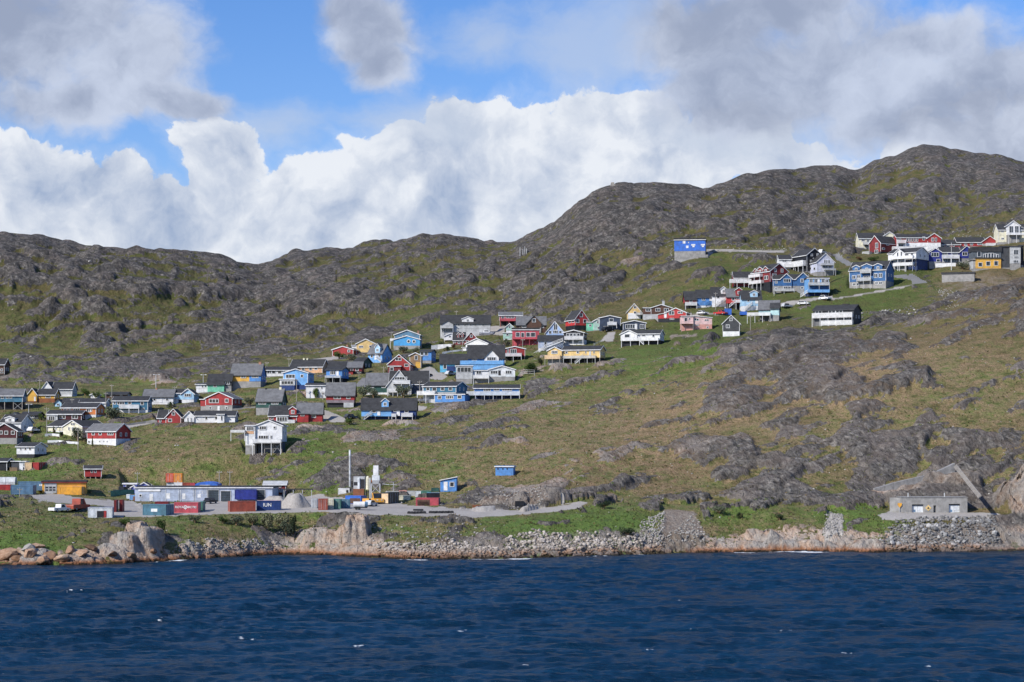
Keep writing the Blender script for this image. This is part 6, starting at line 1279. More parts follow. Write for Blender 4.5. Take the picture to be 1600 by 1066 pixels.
for c in CARS: car(c[0], c[1], c[2], c[3], c[4], c[5], c[6], name={'truck': 'parked_truck'}.get(c[6]) if 'loader' not in c[5] else 'wheel_loader')

def boat(z, x, yb, wpx, label, cabin=True, colr='white', head=0.1):
    p, d, s = spot(z, x, yb); k = Z[z][2]; L = wpx / (k * s); g = sit(p); sc = L / 6.0
    t = thing('motor_boat', label, 'boat', g + Vector((0, 0, .25)), head, 'boats stored ashore')
    m = MB(); st = [(-3, .9, .25, 1.0), (-1, 1.05, .1, 1.0), (1, 1.0, .1, 1.05), (2.2, .6, .3, 1.2), (3, .04, .8, 1.35)]
    vs = []
    for (xx, w, kz_, dz) in st: vs += [(xx, -w, dz), (xx, -w * .75, kz_ + .25), (xx, 0, kz_), (xx, w * .75, kz_ + .25), (xx, w, dz)]
    fs = [(i * 5 + j, i * 5 + j + 1, i * 5 + j + 6, i * 5 + j + 5) for i in range(4) for j in range(4)] + [(0, 1, 2, 3, 4), (24, 23, 22, 21, 20)] + [(i * 5, (i + 1) * 5, (i + 1) * 5 + 4, i * 5 + 4) for i in range(4)]
    m.add([(a * sc, b * sc, c * sc) for a, b, c in vs], fs); part('hull', m, paint(colr, .3, 'metal'), t)
    b = MB(); b.box(-2.9 * sc, -1.08 * sc, .78 * sc, 1.6 * sc, -1.03 * sc, .9 * sc); part('rubbing_strake', b, paint('navy'), t)
    if cabin:
        c = MB(); c.prism([(-1.2 * sc, 1.0 * sc), (1.4 * sc, 1.05 * sc), (.7 * sc, 1.95 * sc), (-1.0 * sc, 1.95 * sc)], -.75 * sc, .75 * sc, lambda u, v, w: (u, w, v)); cb = part('cabin', c, paint('white', .3, 'metal'), t)
        w = MB(); w.prism([(-.85 * sc, 1.35 * sc), (.9 * sc, 1.35 * sc), (.62 * sc, 1.8 * sc), (-.85 * sc, 1.8 * sc)], -.78 * sc, -.755 * sc, lambda u, v, q: (u, q, v)); part('window', w, GLASS, cb)
    cr = MB()
    for xx in (-1.8 * sc, 1.2 * sc): cr.box(xx, -.9 * sc, -.7, xx + .2, .9 * sc, .25 * sc)
    part('cradle', cr, paint('woodgrey'), t)
boat('C', 1320, 768, 150, 'white motor boat on a cradle beside the white balcony house', False)
boat('D', 710, 302, 145, 'large white cabin cruiser on the gravel below the veranda house')
boat('D', 585, 290, 95, 'slim white open boat beside the cabin cruiser', False)
boat('I', 943, 300, 95, 'white wheelhouse boat behind the warehouse roof')
boat('P', 1075, 400, 140, 'small white boat standing before the pale garage door', False)
boat('P', 110, 312, 60, 'little white dinghy lying by the green net fence', False)

# ---------------------------------------------------------------- shipping containers
def container(z, x0, x1, yb, yt, colr, label, sd=None, depth=2.44, D=None, txt=None, lift=0, name='shipping_container', ends=False, cat='container', top=None):
    k = Z[z][2]; pcx, pcy = zp(z, (x0 + x1) / 2, yb)
    d = hit(pcx, pcy) if D is None else D; s = FPX / d
    al = math.atan((pcx - 800) / FPX)
    phi = -al
    if sd is not None:
        spx = (sd - x1) / k if sd > x1 else (sd - x0) / k
        phi = math.asin(max(-.75, min(.75, spx / (s * depth))))
    c = math.cos(phi); yaw = -(phi + al)
    w = (x1 - x0) / (k * s * c); hh = (yb - yt) / (k * s)
    xc = (pcx - 800) / FPX * d
    org = Vector((xc - w / 2 * math.cos(yaw), d - w / 2 * math.sin(yaw), CAMZ + (HZ - pcy) * d / FPX + lift))
    t = thing(name, label, cat, org, yaw)
    m = MB(); n = max(4, int(w / .28)); st = w / n
    pr = []
    for i in range(n):
        a = i * st; pr += [(a + st * .02, .03), (a + st * .28, .09), (a + st * .52, .09), (a + st * .78, .03)]
    pr = [(x, y) for x, y in pr] + [(w - .02, .03), (w - .02, depth - .03), (.02, depth - .03)]
    m.prism(pr, .12, hh - .12, lambda u, v, q: (u, v, q))
    part('corrugated_wall', m, paint(colr, .55, 'metal'), t)
    f = MB()
    for xx in (0, w - .12):
        for yy in (0, depth - .12): f.box(xx, yy, 0, xx + .12, yy + .12, hh)
    for zz in (0, hh - .12):
        f.box(.12, 0, zz, w - .12, .06, zz + .12); f.box(.12, depth - .06, zz, w - .12, depth, zz + .12); f.box(0, .12, zz, .06, depth - .12, zz + .12); f.box(w - .06, .12, zz, w, depth - .12, zz + .12)
    part('frame', f, paint(colr, .5, 'metal'), t)
    r = MB(); r.box(.06, .06, hh - .08, w - .06, depth - .06, hh + .004); part('top_panel', r, paint(top or colr, .7, 'metal'), t)
    if ends:       # the doors face the front
        for i in (0, 1):
            dm = MB(); dm.box(.14 + i * (w - .28) / 2 + .01, -.03, .14, .14 + (i + 1) * (w - .28) / 2 - .01, .028, hh - .14); do = part('door', dm, paint(colr, .55, 'metal'), t)
            b = MB()
            for q in (.3, .7): xx = .14 + (i + q) * (w - .28) / 2; b.bar((xx, -.06, .2), (xx, -.06, hh - .2), .03, n=4)
            part('lock_rod', b, paint('silver'), do)
    if sd is not None and sd > x1 and not ends:
        for i in (0, 1):
            dm = MB(); dm.box(w + .002, .14 + i * (depth - .28) / 2 + .01, .14, w + .03, .14 + (i + 1) * (depth - .28) / 2 - .01, hh - .14); do = part('door', dm, paint(colr, .55, 'metal'), t)
            b = MB()
            for q in (.3, .7): yy = .14 + (i + q) * (depth - .28) / 2; b.bar((w + .06, yy, .2), (w + .06, yy, hh - .2), .03, n=4)
            part('lock_rod', b, paint('silver'), do)
    for q in (txt or []):
        if q[0] == 'text':
            _, body_, fx, fz, size, colt = q
            cu = bpy.data.curves.new('lettering', 'FONT'); cu.body = body_; cu.size = size; cu.align_x = 'CENTER'; cu.align_y = 'CENTER'; cu.extrude = .008; cu.offset = .012
            cu.materials.append(paint(colt))
            tmp = bpy.data.objects.new('lettering', cu); COL.objects.link(tmp); bpy.context.view_layer.update()
            me = bpy.data.meshes.new_from_object(tmp); bpy.data.objects.remove(tmp)
            o = link('lettering', me, t)
            o.location = (w * fx, -.035, hh * fz); o.rotation_euler = (math.radians(90), 0, 0)
        elif q[0] == 'ring':
            _, fx, fz, rr, colt = q
            e = MB(); nn = 18; cx, cz = w * fx, hh * fz
            a = lambda i, r_: (cx + r_ * math.cos(6.2832 * i / nn + .5), -.03, cz + r_ * math.sin(6.2832 * i / nn + .5))
            e.add([a(i, rr) for i in range(16)] + [a(i, rr * .62) for i in range(16)], [(i, i + 1, 17 + i, 16 + i) for i in range(15)])
            e.add([a(i * 1.125, rr * .3) for i in range(16)], [tuple(range(16))])
            e.box(cx - rr * .1, -.032, cz - rr * 1.5, cx + rr * .1, -.028, cz - rr * .9)
            part('emblem', e, paint(colt), t)
        elif q[0] == 'panel':
            _, fx0, fz0, fx1, fz1, colt = q
            e = MB(); e.box(w * fx0, -.02, hh * fz0, w * fx1, .005, hh * fz1); part('panel', e, paint(colt), t)
    return t, w, hh, org, yaw
container('X', 205, 602, 978, 812, 'bluegrey', 'weathered blue-grey container in front of the orange workshop', sd=668, depth=4)
container('X', 335, 775, 905, 742, 'bluegrey', 'long blue container with white label squares beside the orange workshop', depth=2.4, txt=[('panel', .88, .5, .93, .7, 'palewhite'), ('panel', .95, .5, .99, .7, 'palewhite')])
container('X', -60, 185, 905, 800, 'red', 'red container cut by the picture edge under the grey tank')
container('X', 588, 716, 545, 388, 'red', 'dark red container end facing out beside the cream crate', sd=900, depth=5.5)
container('X', 462, 584, 545, 390, 'peachpale', 'cream wooden crate next to the dark red container', name='storage_crate', cat='crate')
container('Y', 340, 668, 332, 205, 'orangeyellow', 'yellow container standing before the orange workshop wall', sd=742, depth=3.5, top='salmon')
container('Y', 778, 1150, 692, 530, 'palewhite', 'white container shed with dark blue top and open red door', sd=1176, depth=5, txt=[('panel', .37, 0.02, .66, .66, 'black'), ('panel', .65, 0.02, .76, .68, 'red')], top='navy')
container('Y', 1180, 1215, 605, 418, 'darkred', 'dark red container on end beside the white container shed', sd=1250, depth=5)
container('Y', 1262, 1312, 600, 412, 'darkred', 'dark red container behind the white container shed with rust streaks')
container('I', 137, 350, 566, 465, 'tealbox', 'teal blue container with small white lettering by the track', sd=424, depth=4, txt=[('panel', .36, .34, .63, .62, 'palewhite')])
container('I', 428, 646, 543, 446, 'pinkred', 'faded red container lettered ROYAL ARCTIC with round white emblem', sd=672, depth=2.4, txt=[('text', 'ROYAL', .25, .55, .74, 'white'), ('ring', .475, .55, .42, 'white'), ('text', 'ARCTIC', .73, .55, .70, 'white')])
container('I', 655, 690, 540, 440, 'greenbox', 'dark green container tucked beside the faded red one', sd=716, depth=5, D=462)
container('I', 250, 370, 470, 438, 'darkred', 'dark red container behind the teal one', D=472)
container('I', 945, 1180, 532, 434, 'rustred', 'rust red open-topped container at the edge of the yard', sd=925, depth=2.6)
container('I', 1190, 1410, 520, 428, 'navy', 'navy container with large white letters and pink rim', sd=1418, depth=2.5, txt=[('text', 'IUN', .45, .55, 1.15, 'white')], top='pink')
container('I', 988, 1186, 418, 330, 'navyblue', 'dark blue container set into the warehouse front', D=507)
container('P', 1050, 1172, 176, 44, 'orangebox', 'orange container with its doors facing out atop a white one', ends=True, D=540)
container('P', 932, 1046, 176, 46, 'redorange', 'salmon red container atop a white one', ends=True, D=540.5)
container('P', 945, 1046, 245, 179, 'palewhite', 'white container carrying the salmon red one', D=541)
container('P', 1052, 1172, 245, 179, 'white', 'white container carrying the orange one', D=539.5)
container('P', 1178, 1290, 245, 182, 'rustred', 'rusty orange container behind the warehouse roof', D=538)
container('P', 1292, 1356, 245, 186, 'pinkred', 'faded red container beside the blue tent hall', D=538)
container('J', 246, 292, 557, 478, 'silver', 'grey container end first in the row by the gravel heap', ends=True)
container('J', 305, 382, 572, 477, 'rustred', 'red container with double doors in the row by the gravel heap', ends=True)
container('J', 386, 432, 562, 477, 'cream', 'cream container between the red and green ones', ends=True)
container('J', 436, 492, 560, 480, 'greenbox', 'green container next to the cream one', ends=True)
container('J', 496, 566, 556, 482, 'tealbox', 'blue-green container last in the row', ends=True)
container('J', 530, 660, 520, 452, 'cobalt', 'blue container with open rusty front behind the white tank', sd=706, depth=3, txt=[('panel', .3, .05, .95, .7, 'brown')])
container('BB', 562, 668, 860, 692, 'darkgrey', 'black box trailer with a plywood end', sd=822, depth=6, name='box_trailer', cat='trailer', txt=[('panel', .06, .08, .94, .9, 'peachpale')])
container('BB', -62, 102, 728, 632, 'white', 'white office cabin with one dark window by the tall stack', name='site_cabin', cat='cabin', txt=[('panel', .72, .35, .9, .75, 'black')])
container('AA', 28, 122, 352, 292, 'salmon', 'rusty pink container in the back row below the blue shed')
container('AA', 126, 226, 378, 300, 'palegrey', 'pale grey container in the back row below the blue shed')
container('AA', 230, 300, 378, 302, 'palewhite', 'white container in the back row below the blue shed')
container('AA', 302, 428, 372, 296, 'greenbox', 'green container in the back row below the blue shed')
container('AA', 430, 530, 316, 262, 'green', 'dark green cage-like crate above the back row', name='mesh_crate', cat='crate')
container('AA', 28, 168, 412, 356, 'cream', 'low white tank container before the rusty pink one')
container('AA', 238, 520, 484, 386, 'pinkred', 'red container with a broken open front beside the track', sd=545, depth=3, txt=[('panel', .07, 0.02, .62, .8, 'brown'), ('panel', .1, 0.02, .58, .55, 'dark')])
container('AA', 372, 535, 384, 322, 'black', 'black container with light blue top resting behind the red one', D=489, top='skyblue')
container('K', 424, 492, 524, 466, 'black', 'black ventilated steel box at the foot of the quarry face', name='steel_box', cat='box')
container('K', 90, 164, 524, 498, 'rust', 'brown steel skip beside the track under the rocks', name='steel_skip', cat='skip')
container('S', 738, 826, 462, 375, 'cobalt', 'small bright blue shed with grey top beside the red pickup', name='garden_shed', cat='shed', top='palegrey')
container('S', 950, 1040, 462, 415, 'cobalt', 'blue tarpaulin-covered box below the ice blue house stair', name='covered_crate', cat='crate')
container('P', 352, 400, 418, 355, 'palewhite', 'white bulk bag beside the blue barrel stack', name='bulk_bag', cat='bag')
container('P', 402, 470, 435, 368, 'skyblue', 'sky blue tank cube by the warehouse corner', name='tank_cube', cat='tank')
container('P', 452, 494, 442, 385, 'rust', 'rust-brown steel drum box at the warehouse corner', name='drum_box', cat='box')
container('H', 500, 575, 152, 128, 'wood', 'low wooden platform on the grass above the workshop', name='wooden_platform', cat='platform')

# ---------------------------------------------------------------- the half-round grey tank at the picture edge, the blue tent hall
p, d, s = spot('X', 90, 905); t = thing('barrel_tank', 'half-round grey ribbed tank above the red container', 'tank', Vector((p.x - 10, d + 2, p.z + 1.5)), 0)
for i in range(5):
    m = MB(); m.prism([(-1.2, 0), (1.2, 0), (1.25, .7), (1.0, 1.5), (.5, 1.95), (-.5, 1.95), (-1.0, 1.5), (-1.25, .7)], i * 2.5, i * 2.5 + 2.42, lambda u, v, q: (q, u, v)); part('segment', m, paint('silver', .4, 'metal'), t)
p, d, s = spot('I', 722, 300, 528); w = 212 / (5.923 * s)
t = thing('tent_hall', 'bright blue round-topped tent hall behind the warehouse', 'tent', Vector((p.x - w / 2, d, p.z - .6)), 0)
m = MB(); pr = [(0, 0)] + [(w / 2 - w / 2 * math.cos(math.pi * i / 10), .9 + 1.0 * math.sin(math.pi * i / 10)) for i in range(11)] + [(w, 0)]
m.prism(pr, 0, 8, lambda u, v, q: (u, q, v)); part('canopy', m, paint('cobalt', .5, 'metal'), t)
m = MB(); m.box(w * .22, -.05, .35, w * .68, -.01, 1.1); part('doorway', m, paint('palegrey'), t)

# ---------------------------------------------------------------- the asphalt works
p, d, s = spot('J', 569, 398); g = sit(p); Hs = (398 - 76) / (5.33 * s)
t = thing('chimney_stack', 'tall slim steel chimney stack beside the white site cabin', 'chimney', g)
r_ = 17 / (5.33 * s) / 2
for i in range(6):
    m = MB(); m.bar((0, 0, Hs * i / 6 - (0.5 if i == 0 else 0)), (0, 0, Hs * (i + 1) / 6 - .03), r_, r_, 14); part('pipe_section', m, paint('silver' if i < 5 else 'palewhite', .35, 'metal'), t)
    m = MB(); m.bar((0, 0, Hs * (i + 1) / 6 - .1), (0, 0, Hs * (i + 1) / 6), r_ * 1.15, n=14); part('flange', m, paint('steel'), t)
p, d, s = spot('BB', 480, 852); k = 9.27; q = lambda y: (852 - y) / (k * s); u = lambda x: (x - 480) / (k * s)
t = thing('mixing_tower', 'white silo on a cross-braced pale steel tower', 'silo', sit(p))
zg = p.z - sit(p).z
m = MB(); m.box(u(445), .2, q(442) + zg, u(520), 1.7, q(302) + zg); part('silo', m, paint('white', .4, 'metal'), t)
m = MB(); m.box(u(428), 0, q(520) + zg, u(537), 2.0, q(443) + zg); part('weigh_bin', m, paint('palewhite', .4, 'metal'), t)
m = MB(); m.prism([(u(440), q(560) + zg), (u(525), q(560) + zg), (u(537), q(521) + zg), (u(428), q(521) + zg)], 0.1, 1.9, lambda a, b, c: (a, c, b)); part('hopper', m, paint('steel', .4, 'metal'), t)
zt = q(562) + zg
for a in (u(418), u(542)):
    for yy in (0, 2.0):
        m = MB(); m.box(a - .12, yy - .1, -.6, a + .12, yy + .1, zt); part('leg', m, paint('palegrey'), t)
for z0, z1 in ((.4, zt * .48), (zt * .52, zt)):
    for yy in (0, 2.0):
        m = MB(); m.bar((u(418), yy, z0), (u(542), yy, z1), .07, n=4); m.bar((u(542), yy, z0), (u(418), yy, z1), .07, n=4); m.box(u(418), yy - .06, z1 - .12, u(542), yy + .06, z1); part('brace', m, paint('palegrey'), t)
p, d, s = spot('BB', 240, 730, 497); u = lambda x: (x - 240) / (k * s); q = lambda y: (730 - y) / (k * s)
t = thing('drying_plant', 'grey panelled drying plant with dark openings beside the stack', 'machine', p)
m = MB(); m.box(u(160), 0, q(640), u(322), 3, q(462)); part('casing', m, paint('palegrey', .5, 'metal'), t)
for a in ((165, 540, 222, 590), (262, 500, 318, 635)):
    m = MB(); m.box(u(a[0]), -.05, q(a[3]), u(a[2]), -.005, q(a[1])); part('opening', m, paint('dark'), t)
m = MB(); m.box(u(222), -.3, q(640), u(250), -.01, q(480)); part('duct', m, paint('palewhite', .4, 'metal'), t)
m = MB(); m.box(u(158), -.6, -1.5, u(312), 3, q(642)); part('burner_base', m, paint('rust', .6, 'metal'), t)
m = MB(); m.bar((u(365), .6, q(650)), (u(365), .6, q(500)), .55, n=12); m.bar((u(365), .6, q(500)), (u(365), .6, q(455)), .55, .25, 12); part('cyclone', m, paint('cream', .5, 'metal'), t)
m = MB(); m.bar((u(365), .6, q(470)), (u(430), .6, q(540)), .3, n=8); part('pipe', m, paint('rust', .5, 'metal'), t)
m = MB(); m.bar((u(400), .4, q(820)), (u(400), .4, q(480)), .22, n=8); part('elevator', m, paint('palegrey', .5, 'metal'), t)
for a in (u(345), u(385)):
    m = MB(); m.box(a - .1, .3, -3, a + .1, .5, q(650)); part('leg', m, paint('dark'), t)
p, d, s = spot('J', 658, 570); t = thing('tank_trailer', 'small white road tank with a blue end', 'trailer', sit(p) + Vector((0, 0, .1)), .1); L = 120 / (5.33 * s)
m = MB(); m.bar((-L / 2, 0, 1.15), (L * .28, 0, 1.15), .72, n=14); part('tank', m, paint('white', .35, 'metal'), t)
m = MB(); m.bar((L * .28, 0, 1.15), (L / 2, 0, 1.15), .72, .6, 14); part('end_cap', m, paint('bluegrey', .35, 'metal'), t)
m = MB(); m.box(-L / 2 + .1, -.5, .35, L / 2 - .1, .5, .5); part('chassis', m, paint('dark'), t)
for a in (-L * .3, -L * .1):
    for y in (-.7, .7):
        m = MB(); m.bar((a, y - .12, .35), (a, y + .12, .35), .35, n=12); part('wheel', m, paint('rubber'), t)
p, d, s = spot('J', 5, 432, 506); t = thing('conveyor', 'long dark conveyor frame above the grey gravel heap', 'conveyor', p); L = 255 / (5.33 * s)
m = MB(); m.box(0, 0, .9, L, .5, 1.2); part('belt', m, paint('dark'), t)
m = MB()
for i in range(8): m.bar((L * i / 7.5, .1, 0), (L * (i + .5) / 7.5, .1, .9), .06, n=4); m.bar((L * (i + .5) / 7.5, .1, .9), (L * (i + 1) / 7.5, .1, 0), .06, n=4)
part('truss', m, paint('dark'), t)
for a in (.05, .35, .65, .95):
    m = MB(); m.box(L * a, 0, -2, L * a + .15, .2, .9); part('leg', m, paint('steel'), t)
p, d, s = spot('BB', 705, 665, 505); t = thing('pipe_rack', 'thin steel cross and pipe rack behind the box trailer', 'rack', p)
m = MB(); m.bar((.6, 0, -2), (.6, 0, 2.1), .09, n=5); part('post', m, paint('palegrey'), t)
m = MB(); m.bar((-.2, 0, 1.5), (1.4, 0, 1.6), .09, n=5); m.bar((-2.2, 0, 1.7), (-.4, 0, 1.5), .09, n=5); part('pipe', m, paint('palegrey'), t)
m = MB(); m.box(-1, -.1, -1.2, 2, .1, -.9); m.box(-1, -.1, -.3, 2, .1, -.1); part('rail', m, paint('steel'), t)
blk = None
for i in range(15):
    x = 1062 + i * 25.5
    if i == 6: continue
    p, d, s = spot('J', x, 602 - i * .4); g = sit(p)
    if blk is None:
        m = MB(); m.box(-.42, -.3, -.2, .42, .3, .42); m.box(-.3, -.2, .42, .3, .2, .55); blk = m.mesh('concrete_block', paint('dark'))
    o = link('barrier_block', blk, None, g, random.uniform(-.1, .1)); o['label'] = 'dark barrier block in the row along the gravel track'; o['category'] = 'barrier'; o['group'] = 'row of barrier blocks'
p, d, s = spot('J', 1138, 578); t = thing('pipe_bundle', 'short black pipe bundle lying behind the barrier blocks', 'pipe', sit(p), 0)
for i in range(3):
    m = MB(); m.bar((-1.2, i * .25, .2 + .1 * (i == 1)), (1.2, i * .25, .2 + .1 * (i == 1)), .14, n=8); part('pipe', m, paint('black'), t)

# ---------------------------------------------------------------- bunker in the rock and its retaining wall
p, d, s = spot('L', 900, 556); Wm = 515 / (5 * s); hm = 122 / (5 * s)
o0 = Vector((p.x - Wm / 2, d, p.z - .1))
t = thing('concrete_bunker', 'grey concrete bunker front with two pale double doors', 'bunker', o0)
zb = -.8; op = [(727 - 645, 817 - 645, 66), (1015 - 645, 1103 - 645, 70)]; f_ = lambda x: x / (5 * s)
m = MB(); slot = (895 - 645, 915 - 645)
xs = [0, f_(op[0][0]), f_(op[0][1]), f_(slot[0]), f_(slot[1]), f_(op[1][0]), f_(op[1][1]), Wm]
for i in range(0, 8, 2): m.box(xs[i], 0, zb, xs[i + 1], .9, hm)
for i, hh in ((1, 68 / (5 * s)), (3, 60 / (5 * s)), (5, 72 / (5 * s))): m.box(xs[i], .003, hh, xs[i + 1], .9, hm - .003)
m.box(0, .9, zb, Wm, 6, hm - .05)
part('wall', m, paint('concrete'), t)
m = MB(); m.box(-.15, -.15, hm, Wm + .15, 6, hm + .12); part('roof_slab', m, paint('concrete'), t)
m = MB(); m.prism([(-2.6, .8), (0, 0), (0, .4), (-2.6, 1.2)], zb, hm - .05, lambda a, b, c: (a, b, c)); part('wing_wall', m, paint('concrete'), t)
for (a, b, hh) in op:
    for i in (0, 1):
        xa = f_(a) + (f_(b) - f_(a)) * i / 2
        m = MB(); m.box(xa + .03, .5, zb, xa + (f_(b) - f_(a)) / 2 - .03, .6, hh / (5 * s) - .3); dd = part('door', m, paint('palewhite'), t)
        if i == 0:
            m = MB(); m.box(xa + .5, .46, .25, xa + .9, .497, .8); part('hatch', m, paint('bluegrey'), dd)
        m = MB(); m.box(xa + (.85 if i == 0 else .1), .44, .5, xa + (.95 if i == 0 else .2), .497, .6); part('handle', m, paint('steel'), dd)
m = MB(); cx, cz = f_(855 - 645), (556 - 516) / (5 * s); r_ = 24 / (5 * s)
m.prism([(cx - r_, cz), (cx, cz - r_), (cx + r_, cz), (cx, cz + r_)], -.06, -.004, lambda a, b, c: (a, c, b)); sg = part('diamond_sign', m, paint('lightyellow'), t)
m = MB(); m.prism([(cx - r_ * .38, cz - r_ * .28), (cx + r_ * .38, cz - r_ * .28), (cx, cz + r_ * .42)], -.075, -.062, lambda a, b, c: (a, c, b)); part('warning_symbol', m, paint('black'), sg)
m = MB(); cx, cz = f_(630 - 645), (556 - 492) / (5 * s); m.prism([(cx - .5, cz + .45), (cx - .5, cz - .1), (cx, cz - .65), (cx + .5, cz - .1), (cx + .5, cz + .45)], -.26, -.2, lambda a, b, c: (a, c, b)); part('yellow_sign', m, paint('orangeyellow'), t)
m = MB(); m.box(cx - .05, -.2, zb, cx + .05, -.1, cz - .3); part('sign_post', m, paint('steel'), t)
for x in (705, 990):
    m = MB(); m.box(f_(x - 645) - .12, 1.2, hm, f_(x - 645) + .12, 1.45, hm + 1.1); part('vent_post', m, paint('palegrey'), t)
# retaining wall climbing the rock above the bunker, in cast sections
path = [(435, 398), (510, 378), (580, 356), (660, 336), (740, 318), (820, 300), (900, 274), (980, 240), (1062, 200)]
t = None
for i in range(len(path) - 1):
    pts = []
    for (x, y) in path[i:i + 2]:
        px, py = zp('L', x, y); D = 492 + 6 * (x - 435) / 630
        pts.append(Vector(((px - 800) * D / FPX, D, CAMZ + (HZ - py) * D / FPX)))
    if t is None: t = thing('retaining_wall', 'sloping grey concrete wall climbing the rock above the bunker', 'wall', pts[0]); base_ = pts[0].copy()
    a, b = pts[0] - base_, pts[1] - base_
    m = MB(); m.add([(a.x + .02, a.y, a.z - 1.6), (b.x - .02, b.y, b.z - 1.6), (b.x - .02, b.y, b.z + 1.0), (a.x + .02, a.y, a.z + 1.0), (a.x + .02, a.y + 2.5, a.z - 1.6), (b.x - .02, b.y + 2.5, b.z - 1.6), (b.x - .02, b.y + 2.5, b.z + 1.0), (a.x + .02, a.y + 2.5, a.z + 1.0)],
                    [(3, 2, 1, 0), (4, 5, 6, 7), (0, 1, 5, 4), (1, 2, 6, 5), (2, 3, 7, 6), (3, 0, 4, 7)])
    part('wall_section', m, paint('concrete'), t)
a, b = [Vector(((zp('L', x, y)[0] - 800) * D / FPX, D, CAMZ + (HZ - zp('L', x, y)[1]) * D / FPX)) for x, y, D in ((1062, 190, 497), (1255, 432, 468))]
t = thing('drain_chute', 'pale timber chute running down the rock from the wall top', 'chute', a); b = b - a
for off in (-.35, 0, .35):
    m = MB(); dvec = Vector((.8, 0, .6)) * off; m.bar(dvec, b + dvec, .17, n=4); part('plank', m, paint('woodgrey'), t)

# ---------------------------------------------------------------- garden walls, fences, cairn, mast
def low_wall(z, pts, hgt, colr, label, D=None, thick=.25, name='garden_wall', cat='wall', rails=False):
    P_ = [spot(z, x, y)[0] for x, y in pts]; t = thing(name, label, cat, P_[0])
    for i in range(len(P_) - 1):
        a = P_[i] - P_[0]; b = P_[i + 1] - P_[0]
        m = MB()
        if rails:
            for zz in (.35, .75, 1.1)[:3 if hgt > .9 else 2]: m.bar(a + Vector((0, 0, zz * hgt)), b + Vector((0, 0, zz * hgt)), .05, n=4)
            m.bar(a + Vector((0, 0, -.4)), a + Vector((0, 0, hgt * 1.15)), .07, n=4); m.bar(b + Vector((0, 0, -.4)), b + Vector((0, 0, hgt * 1.15)), .07, n=4)
        else:
            m.add([(a.x, a.y, a.z - .8), (b.x, b.y, b.z - .8), (b.x, b.y, b.z + hgt), (a.x, a.y, a.z + hgt), (a.x, a.y + thick, a.z - .8), (b.x, b.y + thick, b.z - .8), (b.x, b.y + thick, b.z + hgt), (a.x, a.y + thick, a.z + hgt)],
                  [(3, 2, 1, 0), (4, 5, 6, 7), (0, 1, 5, 4), (1, 2, 6, 5), (2, 3, 7, 6), (3, 0, 4, 7)])
        part('rail_panel' if rails else 'wall_section', m, paint(colr), t)
low_wall('A', [(415, 842), (480, 838), (550, 845)], .8, 'white', 'short white garden wall before the cream house')
low_wall('A', [(440, 900), (540, 898), (640, 910), (728, 914)], .7, 'white', 'long white garden wall at the foot of the cream house garden')
low_wall('A', [(1152, 752), (1250, 735), (1350, 722), (1455, 714)], .7, 'concrete', 'grey kerb wall along the lane to the red cabin')
low_wall('B', [(850, 600), (950, 590), (1060, 578)], .5, 'concrete', 'low concrete wall beside the dark green house')
low_wall('D', [(300, 490), (380, 478), (460, 468), (530, 456)], .6, 'palewhite', 'curving white wall below the dark red dormer house')
low_wall('D', [(200, 440), (260, 432), (330, 428), (400, 425)], 1.0, 'white', 'white terrace wall below the white garden house')
low_wall('D', [(1012, 695), (1050, 690), (1100, 690), (1155, 692)], 1.6, 'palegrey', 'grey rail fence on the slope below the stairs', name='rail_fence', cat='fence', rails=True)
low_wall('G', [(862, 452), (940, 450), (1030, 448)], .8, 'white', 'white terrace wall on the lawn before the navy house')
low_wall('P', [(120, 375), (220, 365), (330, 358), (470, 352)], 1.3, 'greenbox', 'green net fence by the lilac kiosk', name='net_fence', cat='fence', thick=.08)
low_wall('C', [(1020, 812), (1120, 800)], .3, 'concrete', 'short concrete edge below the blue wing') if False else None
low_wall('E', [(640, 596), (680, 575), (716, 556)], .9, 'palegrey', 'grey hand rail beside the concrete drive', name='hand_rail', cat='railing', rails=True)
low_wall('F', [(360, 226), (560, 226), (640, 232), (900, 238), (1100, 240)], .25, 'concrete', 'pale stone edge of the upper path beside the cobalt hall', name='path_edge', cat='kerb')
low_wall('F', [(1440, 520), (1500, 492), (1580, 465)], .35, 'darkgrey', 'dark pipe casing running uphill beside the pale blue flat house', name='pipe_casing', cat='pipe')
p = at(957, 291); t = thing('stone_cairn', 'small stone cairn alone on the skyline', 'cairn', Vector((p.x, p.y, float(ground_z(p.x, p.y)) - .4)))
for i, (w, hh) in enumerate(((1.5, 1.1), (1.2, .9), (.9, .9))):
    m = MB(); m.prism([(-w, 0), (w * .9, 0), (w, hh * .7), (w * .5, hh), (-w * .8, hh * .9)], -.8, .8, lambda a, b, c, z0=sum((1.1, .9, .9)[:i]): (a, c, b + z0)); part('stone', m, paint('woodgrey'), t)
p = at(817, 396); t = thing('radio_mast_cluster', 'cluster of grey antenna posts on the rocky spur', 'antenna', Vector((p.x, p.y, float(ground_z(p.x, p.y)))))
for dx, hh, w in ((-1.4, 3.6, .35), (0, 2.6, .3), (.9, 3.9, .28), (1.7, 3.0, .3)):
    m = MB(); m.box(dx - w / 2, -.2, -1.5, dx + w / 2, .2, hh); part('antenna_post', m, paint('steel'), t)

